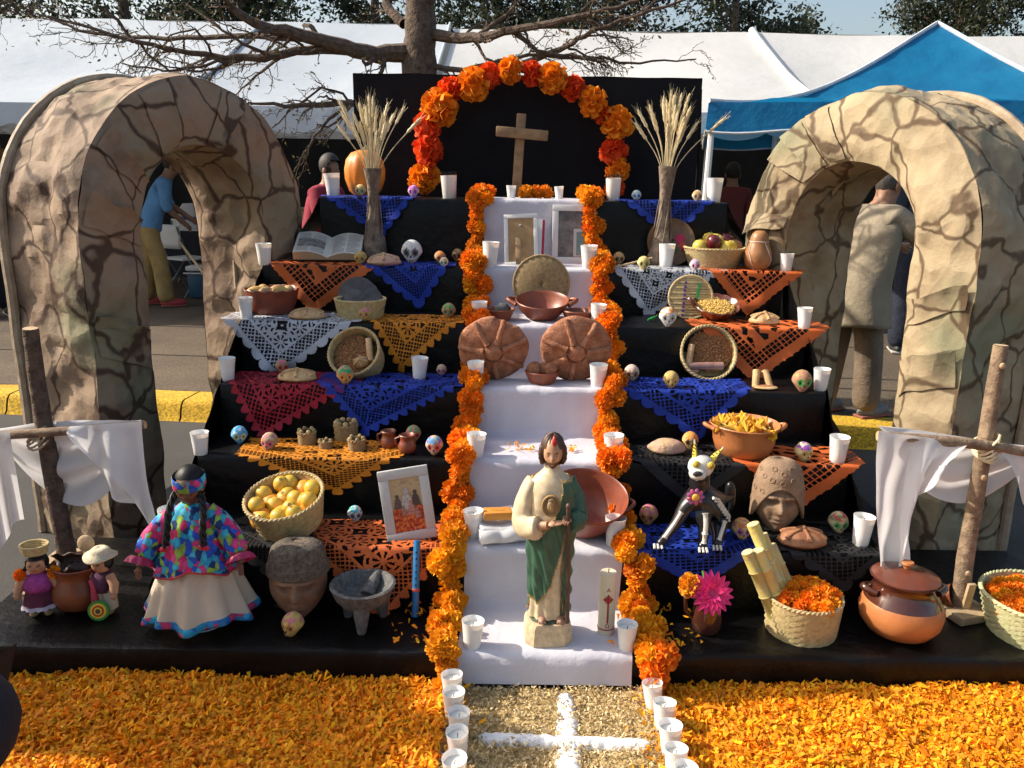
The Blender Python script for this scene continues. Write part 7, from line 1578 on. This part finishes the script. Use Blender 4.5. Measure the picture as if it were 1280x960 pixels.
# ================================================================ people and things behind
def person(label, loc, rz, s, top_c, leg_c, lean=0, arms=None, hair=(.02, .015, .012), hairlen=0, skinc=(.30, .16, .10), coat=None, shoe=(.03, .03, .03), squat=False, step=.06, hood=False, seat=False):
    t = thing('person', label, 'person', loc, rz, s=s)
    def ln(x, y, z):   # lean the upper body forward (toward -y) about the hips
        dz = z-.93; return (x, y-dz*math.sin(lean), .93+dz*math.cos(lean))
    def n(x, y, z, r, r2=None): return (*ln(x, y, z), r) if r2 is None else (*ln(x, y, z), r, r2)
    hands = arms or [(-.25, -.02, .80), (.25, -.02, .80)]
    el = [((hands[k][0]*.5+(-.20 if k == 0 else .20)*.62), (hands[k][1]*.4+.03), (hands[k][2]*.5+1.40*.5-.04)) for k in range(2)]
    hip = [(0, 0, .93, .15, .11), n(0, -.0, 1.08, .145, .10), n(0, 0, 1.25, .165, .11), n(0, .0, 1.40, .12, .085), n(0, -.01, 1.48, .058), n(0, -.025, 1.56, .078, .085), n(0, -.02, 1.65, .082, .092), n(0, -.015, 1.715, .05, .055)]
    def leg(sx): return [0, (sx*.095, 0, .86, .09), (sx*.105, -.02+sx*step*.5, .50, .062), (sx*.11, .01+sx*step, .10, .042), (sx*.115, -.05+sx*step, .035, .040), (sx*.12, -.15+sx*step, .025, .030)]
    def arm_(k):
        sx = -1 if k == 0 else 1; h = hands[k]; e = el[k]; q = [3, n(sx*.17, 0, 1.40, .055), n(*e, .043), n(*h, .030)]
        return q
    ch = [hip, leg(-1), leg(1), arm_(0), arm_(1)]; nodes, edges = chain(*ch)
    base_n = 8+5*2; wr = [base_n+2, base_n+5]
    for k in range(2):
        hx, hy, hz = nodes[wr[k]][:3]; e = Vector(nodes[wr[k]-1][:3]); dv = (Vector((hx, hy, hz))-e).normalized(); sd2 = dv.cross(Vector((0, 1, .2))).normalized()
        pi_ = len(nodes); pp = Vector((hx, hy, hz))+dv*.06; nodes.append((*pp, .030)); edges.append((wr[k], pi_))
        for f in range(4): q = pp+dv*.05+sd2*(.024*(f-1.5)); nodes.append((*q, .010)); edges.append((pi_, len(nodes)-1)); q2 = q+dv*.035; nodes.append((*q2, .008)); edges.append((len(nodes)-2, len(nodes)-1))
        q = pp+sd2*.045+dv*.01; nodes.append((*q, .011)); edges.append((wr[k], len(nodes)-1))
    me = skin(nodes, edges, 1, 0); me.materials.append(cmat(skinc, .6)); link('body', me, t)
    tn = [(0, 0, .80, .182, .145), (0, 0, .92, .182, .145), n(0, 0, 1.08, .165, .12), n(0, 0, 1.25, .185, .13), n(0, 0, 1.41, .145, .10), n(0, 0, 1.47, .07)]
    cn, ce = chain(tn, *[[4, n((-1 if k == 0 else 1)*.175, 0, 1.40, .078), n(*el[k], .078 if coat else .064), n(*[lerp(el[k][m], hands[k][m], .85 if coat else .3) for m in range(3)], .060)] for k in range(2)])
    me = skin(cn, ce, 2, 0); mt_ = mat('shirt', top_c, tuple(x*.8 for x in top_c), 5, .85, .5, 9, bdist=.025); me.materials.append(mt_); link('jacket' if coat else 'shirt', me, t)
    if coat:
        def sk(a, c):
            th = a*6.2832; z = lerp(1.475, coat, c); r = pw(z, [(.6, .285), (.93, .245), (1.1, .235), (1.25, .232), (1.36, .215), (1.42, .165), (1.475, .075)]); r *= 1+.03*math.sin(th*5+z*9)*(1-sstep(1.1, 1.4, z))+.03*nz(math.cos(th)*2, math.sin(th)*2, z*6)
            p = (r*math.cos(th), r*math.sin(th)*pw(z, [(.7, .80), (1.2, .66), (1.42, .62), (1.475, .95)])+.01, z+.008*math.sin(th*3)*(z < 1)); return Vector(ln(*p) if z > .93 else p)
        MB().grid(sk, 64, 30).build('coat_skirt', mt_, t, angle=None, thick=.008)
    lnn, le = chain([(0, 0, .97, .15, .11), (0, 0, .88, .165, .12)], *[[1, (sx*.10, 0, .80, .105), (sx*.108, -.02+sx*step*.5, .50, .098), (sx*.112, .0+sx*step, .03, .10)] for sx in (-1, 1)])
    me = skin(lnn, le, 2, 0); me.materials.append(mat('trousers', leg_c, tuple(x*.7 for x in leg_c), 6, .9, .6, 14, bdist=.03)); link('trousers', me, t)
    for sx in (-1, 1):
        b = MB(); b.ball((.052, .145, .05), (sx*.117, -.065+sx*step, .042), 18, 12, fn=lambda d, p: Vector((p.x*(1-.2*(d.y > .4)), p.y, max(p.z, -.04)))); so_ = b.build('shoe', cmat(shoe, .6), t); MB().box((.095, .27, .018), (sx*.117, -.065+sx*step, .010), bev=.006).build('sole', cmat((.5, .48, .45) if shoe[0] < .1 else (.3, .1, .08), .7), so_)
    hc = Vector(ln(0, -.008, 1.655)); b = MB(); b.ball((.092, .105, .115), hc, 20, 16)
    b.f = [q for q in b.f if not (lambda c: c.y < -.045 and c.z < .045)(sum((Vector(b.v[i])-hc for i in q), Vector())/len(q))]
    if hairlen: b.ball((.05, .05, .05), hc+Vector((0, .06, .11)), 12, 10)
    b.build('hair', mat('hair', hair, tuple(x*.6 for x in hair), 40, .6, .5, 80), t, angle=None)
    hd2 = Vector(ln(0, -.10, 1.60)); MB().ball((.014, .022, .02), hd2, 8, 6).build('nose', cmat(skinc, .6), t)
    for sx in (-1, 1): MB().ball((.012, .022, .032), Vector(ln(sx*.086, -.01, 1.60)), 8, 6).build('ear', cmat(skinc, .6), t)
    if hood: MB().tube([Vector(ln(.09*math.cos(a*.5236), .09*math.sin(a*.5236)+.02, 1.46+.02*math.sin(a*.5236))) for a in range(13)], .04, 8).build('hood', mt_, t)
    return t
lm = P(1046, 514, z=.12)
person('man in a beige coat and brown trousers stooping beyond the sandy arch', (xat(1052, 4.98, .12), 4.98, .125), rad(112), .90, (.30, .25, .175), (.20, .15, .11), lean=.24, arms=[(-.27, -.48, 1.20), (.20, -.46, 1.18)], coat=.66, shoe=(.16, .16, .17), hair=(.10, .09, .08), skinc=(.33, .17, .10), step=.10)
lm = P(203, 397, z=.12)
person('person in blue shirt and khaki trousers sweeping beyond the reddish arch', (xat(196, 9.0, .12), 9.0, .125), rad(112), .98, (.12, .30, .55), (.42, .28, .10), lean=.42, arms=[(-.05, -.34, .95), (.05, -.36, 1.02)], shoe=(.42, .04, .04), step=.12)
t = thing('broom', 'yellow straw broom held by the person in khaki trousers', 'broom', P(262, 392, z=.13)); h0 = P(224, 302, y=9.0)-Vector(t.location); MB().tube([(0, 0, .38), tuple(h0)], .014, 8).build('handle', K['cutwood'], t)
b = MB(); 
for k in range(60): a = rnd.uniform(0, 6.28); r = math.sqrt(rnd.random()); b.tube([(.04*r*math.cos(a), .03*r*math.sin(a), .42), (.08*r*math.cos(a)+.06, .05*r*math.sin(a), .2), (.15*r*math.cos(a)+.16, .06*r*math.sin(a), .0)], [.006, .006, .004], 4)
bro = b.build('bristles', mat('broom_straw', (.50, .42, .08), (.36, .30, .06), 30, .8), t); bro['kind'] = 'stuff'
person('person in a pale blue hooded sweatshirt standing beyond the reddish arch', (xat(-4, 8.2, .12), 8.2, .125), rad(40), 1.0, (.30, .36, .46), (.012, .012, .015), hood=True, arms=[(-.28, -.1, .95), (.2, -.2, 1.0)], step=.05)
person('person with a blond bun under the grey marquee', (xat(22, 9.6, .12), 9.6, .125), rad(200), .97, (.12, .09, .10), (.02, .02, .03), hair=(.35, .2, .09), hairlen=1)
person('person in a dark red sweater beside the pumpkin end of the altar', (xat(408, 7.3, .12), 7.3, .125), rad(70), .93, (.26, .012, .035), (.02, .02, .03), lean=.15, arms=[(-.2, -.3, 1.05), (.2, -.3, 1.05)], coat=.8)
person('person in dark jeans and trainers under the blue canopy', (xat(1136, 7.0, .12), 7.0, .125), rad(165), 1.0, (.05, .06, .09), (.015, .02, .04), arms=[(-.22, -.2, .95), (.22, -.2, .95)])
person('person in black seated crowd under the white marquee', (xat(905, 9.6, .12), 9.6, .125), rad(180), .95, (.16, .03, .03), (.02, .02, .02), lean=.1)
person('added onlooker in a dark jacket, out of view, shading the petals', (-2.30, 2.25, .004), rad(80), 1.0, (.03, .03, .05), (.02, .02, .03), arms=[(-.16, -.25, 1.2), (.16, -.25, 1.2)], coat=.72)  # unseen bystander added so that a shadow falls on the petal carpet
# crouching onlooker in navy whose sleeve enters the frame
t = thing('person', 'person in a navy jacket crouching at the edge of the petal carpet', 'person', (-1.25, 1.46, .004), rad(-60)); sk_ = (.30, .16, .10)
nodes, edges = chain([(0, .12, .22, .17, .14), (0, .02, .40, .16, .12), (0, -.08, .56, .17, .12), (0, -.13, .70, .12, .09), (0, -.16, .77, .058), (0, -.19, .84, .08, .085), (0, -.19, .93, .08, .09), (0, -.18, .98, .05)],
    *[[0, (sx*.14, -.02, .30, .09), (sx*.17, -.32, .42, .065), (sx*.15, -.16, .10, .045), (sx*.15, -.22, .03, .04), (sx*.15, -.32, .025, .03)] for sx in (-1, 1)], *[[3, (sx*.18, -.10, .68, .055), (sx*.22, -.24, .50, .045), (sx*.12, -.42, .46, .03), (sx*.08, -.50, .45, .03)] for sx in (-1, 1)])
me = skin(nodes, edges, 1, 0); me.materials.append(cmat(sk_, .6)); link('body', me, t); navy = mat('navy_cloth', (.010, .012, .026), (.006, .007, .016), 6, .85, .5, 16, bdist=.02)
cn, ce = chain([(0, .12, .26, .20, .17), (0, .02, .42, .185, .15), (0, -.08, .57, .19, .14), (0, -.13, .69, .14, .10), (0, -.15, .75, .07)], *[[3, (sx*.18, -.10, .68, .08), (sx*.22, -.24, .50, .068), (sx*.13, -.40, .46, .05)] for sx in (-1, 1)])
me = skin(cn, ce, 2, 0); me.materials.append(navy); link('jacket', me, t)
cn, ce = chain([(0, .13, .22, .20, .16)], *[[0, (sx*.14, -.02, .30, .115), (sx*.17, -.32, .42, .088), (sx*.15, -.18, .14, .07)] for sx in (-1, 1)]); me = skin(cn, ce, 2, 0); me.materials.append(navy); link('trousers', me, t)
for sx in (-1, 1): MB().ball((.05, .14, .045), (sx*.15, -.24, .042), 16, 10).build('shoe', cmat((.02, .02, .02), .6), t)
b = MB(); hc = Vector((0, -.175, .92)); b.ball((.092, .105, .115), hc, 20, 16); b.f = [q for q in b.f if not (lambda c: c.y < -.045 and c.z < .045)(sum((Vector(b.v[i])-hc for i in q), Vector())/len(q))]; b.build('hair', m_hair, t, angle=None)
# folding chairs, cooler, tables under the marquee
def chair(loc, rz, label):
    t = thing('folding_chair', label, 'chair', loc, rz, 'white folding chairs'); MB().box((.42, .40, .025), (0, 0, .45), bev=.008).build('seat', K['white'], t); MB().grid(lambda a, c: Vector((lerp(-.21, .21, a), .21+.03*math.cos((a-.5)*3), lerp(.58, .86, c))), 10, 4).build('backrest', K['white'], t, thick=.015)
    for sx in (-1, 1): MB().tube([(sx*.2, .24, .84), (sx*.2, .10, .42), (sx*.2, -.18, 0)], .012, 8).build('leg', K['steel'], t); MB().tube([(sx*.19, -.16, .44), (sx*.19, .2, 0)], .012, 8).build('leg', K['steel'], t)
    return t
for u, y, rz, lab in ((236, 9.9, 2.6, 'white folding chair facing the sweeping person'), (283, 9.7, -2.9, 'white folding chair beside the blue cooler'), (250, 11.2, 2.9, 'white folding chair behind the bag table')): chair((xat(u, y, .12), y, .125), rz, lab)
t = thing('cooler', 'blue cooler box with a white lid under the grey marquee', 'cooler', (xat(268, 9.75, .12), 9.75, .125)); MB().box((.5, .34, .32), (0, 0, .16), bev=.03).build('body', mat('cooler_blue', (.03, .10, .18), rough=.45), t); MB().box((.52, .36, .06), (0, 0, .355), bev=.02).build('lid', K['white'], t); MB().tube([(-.26, -.1, .28), (-.28, -.18, .3), (.28, -.18, .3), (.26, -.1, .28)], .01, 8).build('handle', K['white'], t)
def table(loc, w, d, c, label):
    t = thing('folding_table', label, 'table', loc); MB().box((w, d, .03), (0, 0, .74), bev=.006).build('tabletop', K['white'], t); MB().grid(lambda a, q: Vector((lerp(-w/2, w/2, a), -d/2-.012-.015*math.sin(a*40)*q, lerp(.745, .15, q))), 60, 6).build('table_skirt', c, t)
    for sx in (-1, 1):
        for sy in (-1, 1): MB().tube([(sx*(w/2-.1), sy*(d/2-.08), .72), (sx*(w/2-.1), sy*(d/2-.08), 0)], .014, 8).build('leg', K['steel'], t)
    return t
tb = table((xat(262, 10.7, .12), 10.7, .125), 1.5, .6, m_tentshade, 'table behind the blue cooler with a skirt darkened as tent shade'); tb2 = table((xat(1000, 10.0, .12), 10.0, .125), 2.4, .7, m_tentshade, 'table under the white marquee with a skirt darkened as tent shade'); tb3 = table((xat(60, 10.6, .12), 10.6, .125), 2.2, .7, m_tarpblue, 'blue-skirted table under the grey marquee'); tb4 = table((xat(380, 8.9, .12), 8.9, .125), 1.2, .6, m_tentshade, 'table behind the red sweater with a skirt darkened as tent shade')  # dark skirts carry the tents' inner shade in their colour
t = thing('carton', 'brown cardboard carton on the dark-skirted table behind the red sweater', 'carton', (xat(378, 8.9, .9), 8.9, .892)); MB().box((.6, .4, .34), (0, 0, .17), bev=.004).build('box_body', mat('cardboard', (.36, .25, .14), rough=.85), t); MB().box((.6, .06, .004), (0, -.2, .342)).build('tape', cmat((.45, .36, .22)), t)
t = thing('canvas_bag', 'white printed bag with blue band on the table behind the cooler', 'bag', (xat(240, 10.5, .9), 10.6, .885)); MB().lathe([(.17, 0), (.19, .1), (.17, .25), (.12, .32)], 20, fn=lambda th, i, r, z: (r*(1+.06*math.sin(th*4)), z)).build('sack', K['whitecloth'], t); MB().lathe([(.192, .12), (.194, .16)], 20, cap=False, fn=lambda th, i, r, z: (r*(1+.06*math.sin(th*4)), z)).build('blue_band', cmat((.03, .12, .35)), t)
